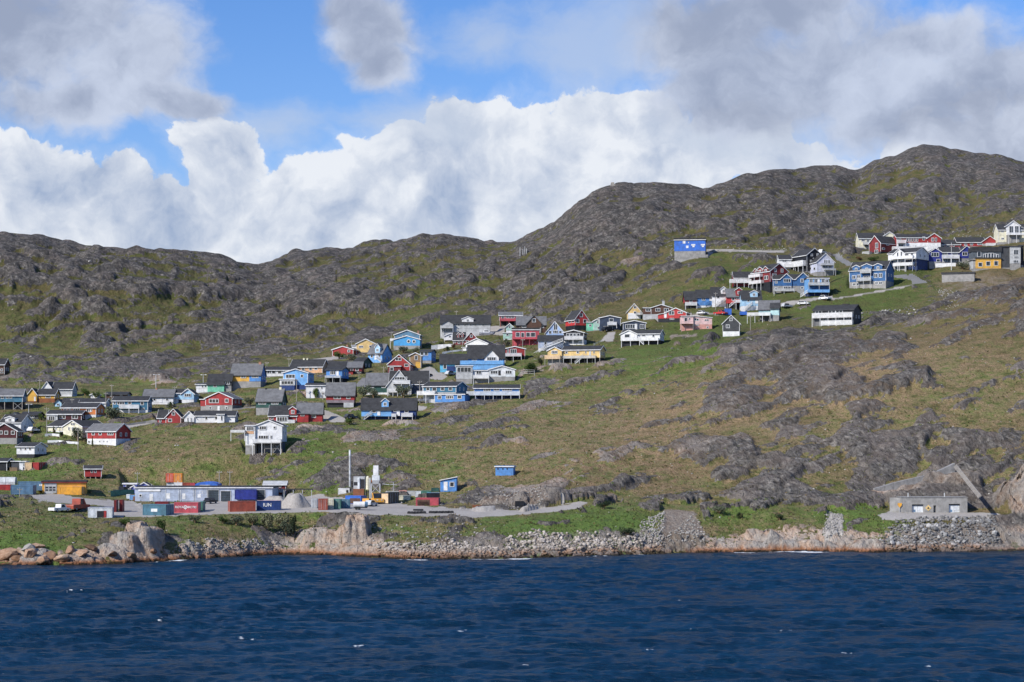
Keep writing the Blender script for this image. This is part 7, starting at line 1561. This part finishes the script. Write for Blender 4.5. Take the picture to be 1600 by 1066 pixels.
# ---------------------------------------------------------------- loose gravel heaps
def heap(z, x, yb, wpx, hpx, label, dep=1.0):
    p, d, s = spot(z, x, yb); k = Z[z][2]; w = wpx / (k * s); hh = hpx / (k * s)
    vs = []; n, r = 48, 12
    sm_ = lambda q: max(0.0, (q - .40) / .60) ** 0.9
    rr = random.Random(int(x))
    ph = [rr.uniform(0, 6.28) for _ in range(4)]
    for j in range(r + 1):
        q = j / r
        for i in range(n):
            a = 6.2832 * i / n
            wob = 1 + .12 * math.sin(2 * a + ph[0]) + .06 * math.sin(5 * a + ph[1])
            vs.append((math.cos(a) * w / 2 * q * wob, math.sin(a) * w / 2 * q * wob * dep, hh * (1 - sm_(q)) * (1 + .18 * math.sin(3 * a + ph[2]) * q + .10 * math.sin(7 * a + ph[3]) * q) - .25 * q + rr.uniform(-.07, .07)))
    fs = [(j * n + i, j * n + (i + 1) % n, (j + 1) * n + (i + 1) % n, (j + 1) * n + i) for j in range(r) for i in range(n)]
    me = bpy.data.meshes.new('gravel_heap'); me.from_pydata(vs, [], fs); me.materials.append(M_GRAVEL)
    me.polygons.foreach_set('use_smooth', [True] * len(fs))
    thing('gravel_heap', label, 'gravel heap', Vector((p.x, d + w * .25, p.z)), 0, mesh=me)
heap('J', 110, 552, 300, 115, 'large pale gravel heap under the conveyor', .9)
heap('I', 1350, 465, 330, 75, 'broad gravel heap at the end of the warehouse', .9)

# ---------------------------------------------------------------- shrubs: stems and a crown of leaf clumps
def leaf_mat(name, dark_, light_):
    m, n, b = new_mat(name)
    gp = n.n('ShaderNodeNewGeometry'); nz = n.noise(gp.outputs['Position'], 2.2, 4, 0.6)
    oi = n.n('ShaderNodeObjectInfo')
    f = n.math('ADD', nz.outputs[0], n.math('MULTIPLY', n.math('SUBTRACT', oi.outputs['Random'], .5), .15))
    n.put(b.inputs['Base Color'], n.mix(n.step(f, .36, .64), dark_, light_)); b.inputs['Roughness'].default_value = .8
    b.inputs['Specular IOR Level'].default_value = .15
    return m
LEAF = dict(green=leaf_mat('green_leaves', (.022, .045, .012), (.085, .135, .030)), grey=leaf_mat('willow_leaves', (.050, .065, .040), (.16, .18, .115)), dark=leaf_mat('dark_needles', (.012, .022, .012), (.040, .060, .026)),
            pale=leaf_mat('pale_willow_leaves', (.085, .095, .05), (.27, .26, .15)), redbush=leaf_mat('reddish_leaves', (.06, .03, .015), (.17, .10, .05)))
_crown = {}
def crown_mesh(kind, shape, var):
    key = (kind, shape, var)
    if key in _crown: return _crown[key]
    r = random.Random(hash((shape, var)) & 0xffff); vs = []; fs = []
    lobes = [(r.uniform(-.55, .55), r.uniform(-.5, .5), r.uniform(.25, .75), r.uniform(.22, .42)) for _ in range(9)] if shape == 'round' else \
            [(r.uniform(-.12, .12), r.uniform(-.12, .12), .12 + .8 * i / 7, .36 * (1 - i / 8.2)) for i in range(8)]
    for (a, b, c, q) in lobes:
        for _ in range(85):
            d = Vector((r.gauss(0, 1), r.gauss(0, 1), r.gauss(0, 1))).normalized() * q * r.uniform(.55, 1.08)
            p = Vector((a, b, c)) + Vector((d.x, d.y, d.z * .85))
            if p.z < .03: p.z = r.uniform(.03, .15)
            u = Vector((r.gauss(0, 1), r.gauss(0, 1), r.gauss(0, .7))).normalized() * r.uniform(.035, .075); w = u.cross(Vector((r.gauss(0, 1), r.gauss(0, 1), r.gauss(0, 1)))).normalized() * r.uniform(.03, .06)
            o = len(vs); vs += [tuple(p - u), tuple(p + w), tuple(p + u), tuple(p - w)]; fs.append((o, o + 1, o + 2, o + 3))
    me = bpy.data.meshes.new('crown'); me.from_pydata(vs, [], fs); me.materials.append(LEAF[kind]); _crown[key] = me
    return me
_stem = None
def shrub(z, x, yb, yt, wpx, kind, label, shape='round', name='shrub', cat='shrub'):
    global _stem
    p, d, s = spot(z, x, yb); k = Z[z][2]; w = wpx / (k * s); hh = (yb - yt) / (k * s); g = sit(p); g.z = min(g.z, p.z + .3)
    t = thing(name, label, cat, g, random.uniform(0, 6.28))
    if _stem is None:
        m = MB(); m.bar((0, 0, -.15), (.03, 0, .45), .05, .03, 6)
        for i in range(5): a = i * 1.256; m.bar((.02, 0, .1), (.35 * math.cos(a), .35 * math.sin(a), .55), .03, .012, 5)
        _stem = m.mesh('stem', paint('wood'))
    o = link('stem', _stem, t); o.scale = (w * .8, w * .8, hh)
    o = link('crown', crown_mesh(kind, shape, int(x) % 3), t); o.scale = (w * .62, w * .62, hh)
SHRUBS = [('A', 1040, 718, 565, 235, 'grey', 'big grey-green willow bush below the teal house balcony'), ('A', 720, 878, 745, 175, 'grey', 'grey willow bush before the cream house gable'), ('A', 500, 822, 750, 66, 'dark', 'dark conifer in front of the cream house windows', 'cone', 'conifer', 'tree'),
          ('A', 572, 852, 790, 56, 'dark', 'dark low bush at the cream house steps'), ('A', 375, 695, 622, 80, 'green', 'green bush beside the maroon porch house'), ('A', 605, 550, 478, 44, 'dark', 'slim dark conifer by the pale blue gable', 'cone', 'conifer', 'tree'), ('A', 790, 470, 385, 95, 'green', 'green bush under the crag by the low sheds'),
          ('A', 887, 495, 422, 72, 'green', 'green bush hiding the tiny white hut'), ('A', 855, 936, 838, 44, 'green', 'young green tree at the corner of the red house', 'cone', 'young_tree', 'tree'), ('B', 282, 585, 520, 76, 'green', 'green bush next to the red shed below the grey roof'), ('B', 1010, 572, 480, 90, 'grey', 'grey bush beside the wide-gabled red house'),
          ('C', 535, 358, 282, 150, 'green', 'leafy green bush in front of the low red gable'), ('C', 630, 375, 308, 140, 'grey', 'grey-green bush between the red gable and the boathouse'), ('C', 312, 722, 618, 100, 'green', 'round green tree before the plain white house', 'round', 'garden_tree', 'tree'),
          ('C', 760, 725, 598, 150, 'grey', 'wide grey bush before the green ground floor'), ('C', 850, 725, 620, 110, 'grey', 'grey bush below the A-frame balcony'), ('C', 1130, 722, 598, 150, 'grey', 'grey willow tree in front of the A-frame'), ('C', 1205, 240, 185, 50, 'dark', 'dark fir before the round windows', 'cone', 'conifer', 'tree'),
          ('C', 1130, 300, 235, 120, 'grey', 'grey bush under the two-tier blue house'), ('C', 1240, 295, 235, 100, 'grey', 'low grey bush at the corner of the two-tier blue house'), ('D', 295, 425, 352, 66, 'dark', 'dark bush on the white terrace'), ('D', 345, 475, 415, 66, 'dark', 'dark bush under the dark red dormer house'), ('D', 405, 445, 395, 70, 'redbush', 'reddish bush before the dark red dormer house'),
          ('D', 885, 425, 345, 95, 'grey', 'grey bush below the pale green narrow house'), ('D', 1130, 665, 568, 150, 'green', 'bright green thicket below the long stairs'), ('D', 1210, 600, 510, 60, 'dark', 'dark bush in the shade under the yellow veranda'), ('E', 60, 845, 770, 150, 'green', 'green thicket under the yellow house rock'),
          ('G', 226, 410, 374, 66, 'redbush', 'rusty red bush beside the road'), ('G', 1090, 475, 402, 130, 'grey', 'grey bush before the navy house gable'), ('G', 340, 415, 372, 110, 'green', 'green bushes under the dark red barn-like house'), ('G', 430, 630, 560, 50, 'grey', 'grey bush at the corner of the blue three-storey house'),
          ('C', 620, 975, 912, 130, 'green', 'green thicket below the dark grey car'), ('I', 880, 645, 572, 110, 'green', 'green bush under the rust red container'), ('I', 1000, 660, 560, 170, 'grey', 'grey willow thicket under the rust red container'), ('I', 1150, 665, 540, 160, 'pale', 'pale dry willow thicket under the navy container'),
          ('I', 1290, 700, 538, 200, 'pale', 'broad pale willow thicket below the navy container'), ('I', 1430, 690, 538, 160, 'pale', 'pale willow thicket near the cliff'), ('I', 1530, 760, 560, 110, 'dark', 'dark bush beside the pink cliff'), ('J', 40, 800, 650, 130, 'grey', 'grey bush west of the pink cliff'), ('I', 300, 760, 600, 150, 'green', 'green bush between boulder and shore stones'),
          ('I', 620, 640, 560, 130, 'grey', 'grey bush on the bank under the faded red container'), ('K', 1120, 520, 455, 110, 'dark', 'dark bush at the end of the gravel track'), ('K', 1300, 740, 670, 150, 'dark', 'dark heath bush above the shore stones'), ('M1', 780, 610, 555, 60, 'dark', 'dark bush on the green bank east of the dirt slope'),
          ('M1', 620, 560, 490, 150, 'grey', 'grey-green bush by the dirt slope top'), ('M1', 1090, 620, 560, 80, 'dark', 'dark bush above the pink shore rock'), ('H', 1150, 720, 650, 130, 'green', 'green bush above the great pale boulder'), ('B', 560, 560, 500, 90, 'green', 'small green bush by the red deck')]
Z['M1'] = (1000, 690, 5.0)
for q in SHRUBS: shrub(q[0], q[1], q[2], q[3], q[4], q[5], q[6], *q[7:])
# the dark scree hollow's big blue-grey rock pile behind the houses stays part of the hillside

# ---------------------------------------------------------------- stones
def stone_mesh(seed, sub=1):
    r = random.Random(seed); bm = bmesh.new(); bmesh.ops.create_icosphere(bm, subdivisions=sub, radius=.5)
    pl = [(Vector((r.gauss(0, 1), r.gauss(0, 1), r.gauss(0, .8))).normalized(), r.uniform(.26, .42)) for _ in range(7)]
    for v in bm.verts:
        for nrm, dd in pl:
            e = v.co.dot(nrm) - dd
            if e > 0: v.co -= nrm * e
        if sub > 1: v.co *= 1 + r.uniform(-.07, .05)
    me = bpy.data.meshes.new('boulder'); bm.to_mesh(me); bm.free(); return me
def stone_mat(name, stops):
    m, n, b = new_mat(name)
    oi = n.n('ShaderNodeObjectInfo'); gp = n.n('ShaderNodeNewGeometry')
    nz = n.noise(gp.outputs['Position'], 2.4, 5, .6)
    at_ = n.n('ShaderNodeAttribute'); at_.attribute_name = 'tint'
    f = n.math('ADD', n.math('MULTIPLY', nz.outputs[0], .5), n.math('MULTIPLY', n.math('ADD', oi.outputs['Random'], at_.outputs['Fac']), .5))
    c = n.ramp(f, stops)
    sp = n.n('ShaderNodeSeparateXYZ'); n.put(sp.inputs[0], gp.outputs['Position'])
    zz = n.math('ADD', sp.outputs[2], n.math('MULTIPLY', nz.outputs[0], 1.2))
    c = n.mix(n.step(zz, 2.7, 1.6, 0.0, 0.75), c, (.25, .135, .075))
    c = n.mix(n.step(zz, 1.6, 1.0), c, (.04, .030, .018))
    n.put(b.inputs['Base Color'], c); b.inputs['Roughness'].default_value = .9; b.inputs['Specular IOR Level'].default_value = .2
    bp = n.n('ShaderNodeBump'); bp.inputs['Strength'].default_value = .5; bp.inputs['Distance'].default_value = .12; n.put(bp.inputs['Height'], nz.outputs[0]); n.put(b.inputs['Normal'], bp.outputs[0])
    return m
ST_GREY = stone_mat('blasted_stone', [(.25, (.16, .155, .15)), (.5, (.30, .295, .285)), (.72, (.42, .41, .39)), (.95, (.52, .47, .41))])
ST_PINK = stone_mat('shore_granite', [(.2, (.11, .07, .045)), (.45, (.27, .16, .10)), (.65, (.42, .29, .20)), (.95, (.50, .44, .38))])
ST_SHORE = stone_mat('shore_rubble', [(.1, (.15, .125, .10)), (.4, (.35, .31, .27)), (.7, (.50, .45, .40)), (.95, (.56, .42, .32))])
ST_PALE = stone_mat('pale_stone', [(.1, (.20, .19, .175)), (.5, (.36, .34, .31)), (.95, (.60, .57, .53))])
SM = {}
def smesh(mat, i):
    if (mat.name, i) not in SM:
        me = stone_mesh(100 + i, 3 if mat is ST_PINK else 1); me.materials.append(mat); SM[(mat.name, i)] = me
    return SM[(mat.name, i)]
rs = random.Random(5)
def put_stone(px, py, size, mat, label, group, flat=.75):
    D = hit(px, py); x = (px - 800) * D / FPX; z_ = float(ground_z(x, D))
    o = bpy.data.objects.new('boulder', smesh(mat, rs.randrange(7))); COL.objects.link(o)
    o.location = (x, D, z_ + size * .18); o.rotation_euler = (rs.uniform(-.4, .4), rs.uniform(-.4, .4), rs.uniform(0, 6.28))
    o.scale = (size * rs.uniform(.8, 1.3), size * rs.uniform(.7, 1.1), size * flat * rs.uniform(.7, 1.2))
    o['label'] = label; o['category'] = 'boulder'; o['group'] = group
def in1(px, py, poly): return bool(in_poly(np.array([px]), np.array([py]), poly)[0])
def sample(poly, n):
    xs = [p[0] for p in poly]; ys = [p[1] for p in poly]; out = []
    while len(out) < n:
        x = rs.uniform(min(xs), max(xs)); y = rs.uniform(min(ys), max(ys))
        if in1(x, y, poly): out.append((x, y))
    return out
RIP = [('grey angular stone in the blasted rock heap below the bunker', 'blasted stones below the bunker', ST_GREY, [(1398, 815), (1450, 808), (1550, 808), (1566, 846), (1500, 861), (1390, 862), (1372, 850)], 112, (.9, 2.0), 2600),
       ('grey stone in the rubble along the waterline below the green bank', 'rubble stones along the waterline', ST_SHORE, [(790, 842), (835, 830), (870, 838), (920, 834), (960, 836), (1036, 846), (1036, 864), (780, 871)], 96, (.7, 1.5), 2600),
       ('pale stone among the shore rubble under the gravel track', 'pale stones under the gravel track', ST_SHORE, [(565, 852), (640, 850), (700, 846), (775, 852), (778, 872), (600, 870)], 52, (.6, 1.3), 1500),
       ('white boulder in the pale scatter on the slope under the curving road', 'white boulders under the curving road', ST_PALE, [(1340, 485), (1380, 482), (1425, 478), (1440, 488), (1400, 500), (1345, 498)], 18, (.7, 1.5), 120)]
FILL = []
for lab, grp, mat, poly, n, (s0, s1), nf in RIP:
    for x, y in sample(poly, n): put_stone(x, y, rs.uniform(s0, s1), mat, lab, grp)
    FILL += [(x, y, .22 + .95 * rs.random() ** 2.2, rs.uniform(-.5, .3)) for x, y in sample(poly, nf)]
for x, y, w in [(8, 868, 5.5), (28, 872, 4.2), (58, 858, 3.4), (47, 874, 4.0), (75, 868, 4.4), (96, 876, 3.6), (110, 864, 3.2), (128, 874, 3.0), (142, 862, 2.6), (20, 882, 3.0), (66, 881, 3.5), (176, 872, 2.6), (205, 876, 2.6), (240, 872, 2.4)]:
    put_stone(x, y, w, ST_PINK, 'rounded orange-brown rock at the waterline under the western bank', 'orange shore rocks', .5)
put_stone(46, 866, 3.4, ST_PALE, 'large whitish block resting on the orange shore rocks', 'whitish block'); bpy.data.objects[-1:] if False else None
put_stone(140, 414, 2.2, ST_PALE, 'white quartz block high on the western crag', 'quartz block')
put_stone(48, 568, 1.5, ST_PALE, 'white stone on the grass above the scree hollow', 'white stone')
# small loose stones over all slopes, far too many to count: one mesh
def scatter(name, pts, mat, kind='stuff'):
    base = [np.array([v.co[:] for v in stone_mesh(300 + i).vertices], np.float32) for i in range(6)]
    bf = [np.array([p.vertices[:] for p in stone_mesh(300 + i).polygons], np.int32) for i in range(6)]
    vs = []; fs = []; tn = []; off = 0
    for x, y, z_, s_, tint in pts:
        i = rs.randrange(6); b = base[i]; a = rs.uniform(0, 6.28); ca, sa = math.cos(a), math.sin(a)
        sc = np.array([s_ * rs.uniform(.8, 1.3), s_ * rs.uniform(.7, 1.1), s_ * rs.uniform(.5, .9)], np.float32)
        q = b * sc; r_ = np.stack([q[:, 0] * ca - q[:, 1] * sa + x, q[:, 0] * sa + q[:, 1] * ca + y, q[:, 2] + z_ + s_ * .1], -1)
        vs.append(r_); fs.append(bf[i] + off); off += len(b); tn.append(np.full(len(b), tint, np.float32))
    V_ = np.concatenate(vs); F_ = np.concatenate(fs); T_ = np.concatenate(tn)
    me = bpy.data.meshes.new(name); me.vertices.add(len(V_)); me.vertices.foreach_set('co', V_.ravel())
    me.loops.add(len(F_) * 3); me.loops.foreach_set('vertex_index', F_.ravel().astype(np.int32)); me.polygons.add(len(F_)); me.polygons.foreach_set('loop_start', np.arange(0, len(F_) * 3, 3, dtype=np.int32))
    at_ = me.attributes.new('tint', 'FLOAT', 'POINT'); at_.data.foreach_set('value', T_)
    me.update(calc_edges=True); me.materials.append(mat)
    o = bpy.data.objects.new(name, me); COL.objects.link(o); o['kind'] = kind
    return o
_hit_cache = {}
def fast_hit(px, py):
    key = int(px // 4)
    if key not in _hit_cache:
        z_ = base_z(np.full(_DS.shape, key * 4 + 2.0), _DS); rows = HZ - (z_ - CAMZ) * FPX / _DS
        _hit_cache[key] = np.minimum.accumulate(rows)
    rows = _hit_cache[key]
    i = int(np.searchsorted(-rows, -py)); return float(_DS[min(i, len(_DS) - 1)])
def world_pts(lst):
    out = []
    for x, y, s_, tint in lst:
        D = fast_hit(x, y) + rs.uniform(-.6, .6); wx_ = (x - 800) * D / FPX
        out.append((wx_, D, float(ground_z(wx_, D)), s_, tint))
    return out
scatter('rubble', world_pts([p for p in FILL if p[0] > 1200]), ST_GREY)
scatter('rubble', world_pts([p for p in FILL if p[0] <= 1200]), ST_SHORE)
SC = []
for _ in range(2600):
    x = rs.uniform(-20, 1620); y = 290 + 560 * rs.random() ** .9
    if y < np.interp(x, [p[0] for p in RIDGE], [p[1] for p in RIDGE]) + 6: continue
    i = min(len(gx) - 1, max(0, int((x + 60) / 6))); j = min(len(gy) - 1, max(0, int((y - 215) / 6)))
    if rs.random() > .25 + .9 * COVG[0][j, i]: continue
    SC.append((x, y, rs.uniform(.2, .45) * (2.0 if rs.random() < .10 else 1), rs.uniform(-.6, .15)))
scatter('scree', world_pts(SC), ST_PALE)
SC = []
for poly, n in (([(250, 858), (330, 846), (440, 848), (440, 862), (300, 872), (255, 872)], 420), ([(1000, 812), (1040, 800), (1036, 850), (1000, 850)], 350), ([(1085, 800), (1110, 850), (1030, 850)], 200), ([(580, 820), (780, 815), (780, 850), (580, 850)], 150),
                ([(1290, 800), (1318, 805), (1318, 840), (1285, 846)], 250), ([(740, 790), (810, 770), (860, 790), (820, 800)], 300), ([(1040, 380), (1060, 378), (1062, 405), (1045, 410)], 60), ([(1105, 385), (1240, 382), (1240, 392), (1105, 394)], 160), ([(1462, 445), (1490, 455), (1510, 475), (1480, 480), (1465, 470)], 130), ([(1395, 370), (1600, 345), (1600, 365), (1420, 385)], 200)):
    SC += [(x, y, rs.uniform(.25, .8), rs.uniform(-.5, .4)) for x, y in sample(poly, n)]
scatter('loose_stones', world_pts(SC), ST_PALE)

# ---------------------------------------------------------------- grass and low heath: blades and tufts as one mass per kind
def tufts(name, pts, mat, blades=5):
    n = len(pts); P_ = np.array([(p[0], p[1], p[2]) for p in pts], np.float32); S_ = np.array([p[3] for p in pts], np.float32)
    rg = np.random.RandomState(len(pts)); vs = []; 
    for b in range(blades):
        a = rg.rand(n) * 6.283; ln = rg.uniform(.2, .9, n) * S_
        base_ = P_ + np.stack([rg.normal(0, .35, n) * S_, rg.normal(0, .35, n) * S_, np.zeros(n) - .05], -1)
        w = .22 * S_
        c = np.stack([np.cos(a), np.sin(a), np.zeros(n)], -1)
        tip = base_ + np.stack([rg.normal(0, .35, n) * S_, rg.normal(0, .35, n) * S_, rg.uniform(.5, 1.0, n) * S_], -1)
        mid = (base_ + tip) / 2 + c * (w * .6)[:, None]
        vs.append(np.stack([base_ - c * w[:, None], base_ + c * w[:, None], mid + c * (w * .5)[:, None], tip], 1))
    V_ = np.concatenate(vs).reshape(-1, 3).astype(np.float32); nf = len(V_) // 4
    me = bpy.data.meshes.new(name); me.vertices.add(len(V_)); me.vertices.foreach_set('co', V_.ravel())
    me.loops.add(nf * 4); me.loops.foreach_set('vertex_index', np.arange(nf * 4, dtype=np.int32)); me.polygons.add(nf); me.polygons.foreach_set('loop_start', np.arange(0, nf * 4, 4, dtype=np.int32))
    me.update(calc_edges=True); me.materials.append(mat)
    o = bpy.data.objects.new(name, me); COL.objects.link(o); o['kind'] = 'stuff'
    return o
GR, HE, DR = [], [], []
for _ in range(52000):
    x = rs.uniform(-20, 1620); y = rs.uniform(400, 858)
    if rs.random() > (.45 if y < 640 else 1.0): continue
    i = min(len(gx) - 1, max(0, int((x + 60) / 6))); j = min(len(gy) - 1, max(0, int((y - 215) / 6)))
    r_, g_, d_ = COVG[0][j, i], COVG[1][j, i], COVG[2][j, i]
    if rs.random() < r_ * 1.1: continue
    if y < np.interp(x, [p[0] for p in RIDGE], [p[1] for p in RIDGE]) + 10: continue
    bad = False
    for kind, poly in PATCH:
        if in1(x, y, poly): bad = True; break
    if bad: continue
    u = rs.random(); sz_ = rs.uniform(.25, .6)
    (GR if u < g_ * .75 else (DR if u < g_ * .75 + d_ * .6 else HE)).append((x, y, sz_, 0))
tufts('grass', [(*p[:3], p[3]) for p in world_pts(GR)], leaf_mat('grass_blades', (.050, .085, .018), (.13, .17, .045)), 3)
tufts('dry_grass', [(*p[:3], p[3]) for p in world_pts(DR)], leaf_mat('dry_grass_blades', (.13, .09, .04), (.30, .22, .11)), 3)
tufts('heath', [(*p[:3], p[3]) for p in world_pts(HE)], leaf_mat('heath_leaves', (.045, .050, .018), (.12, .105, .042)), 3)
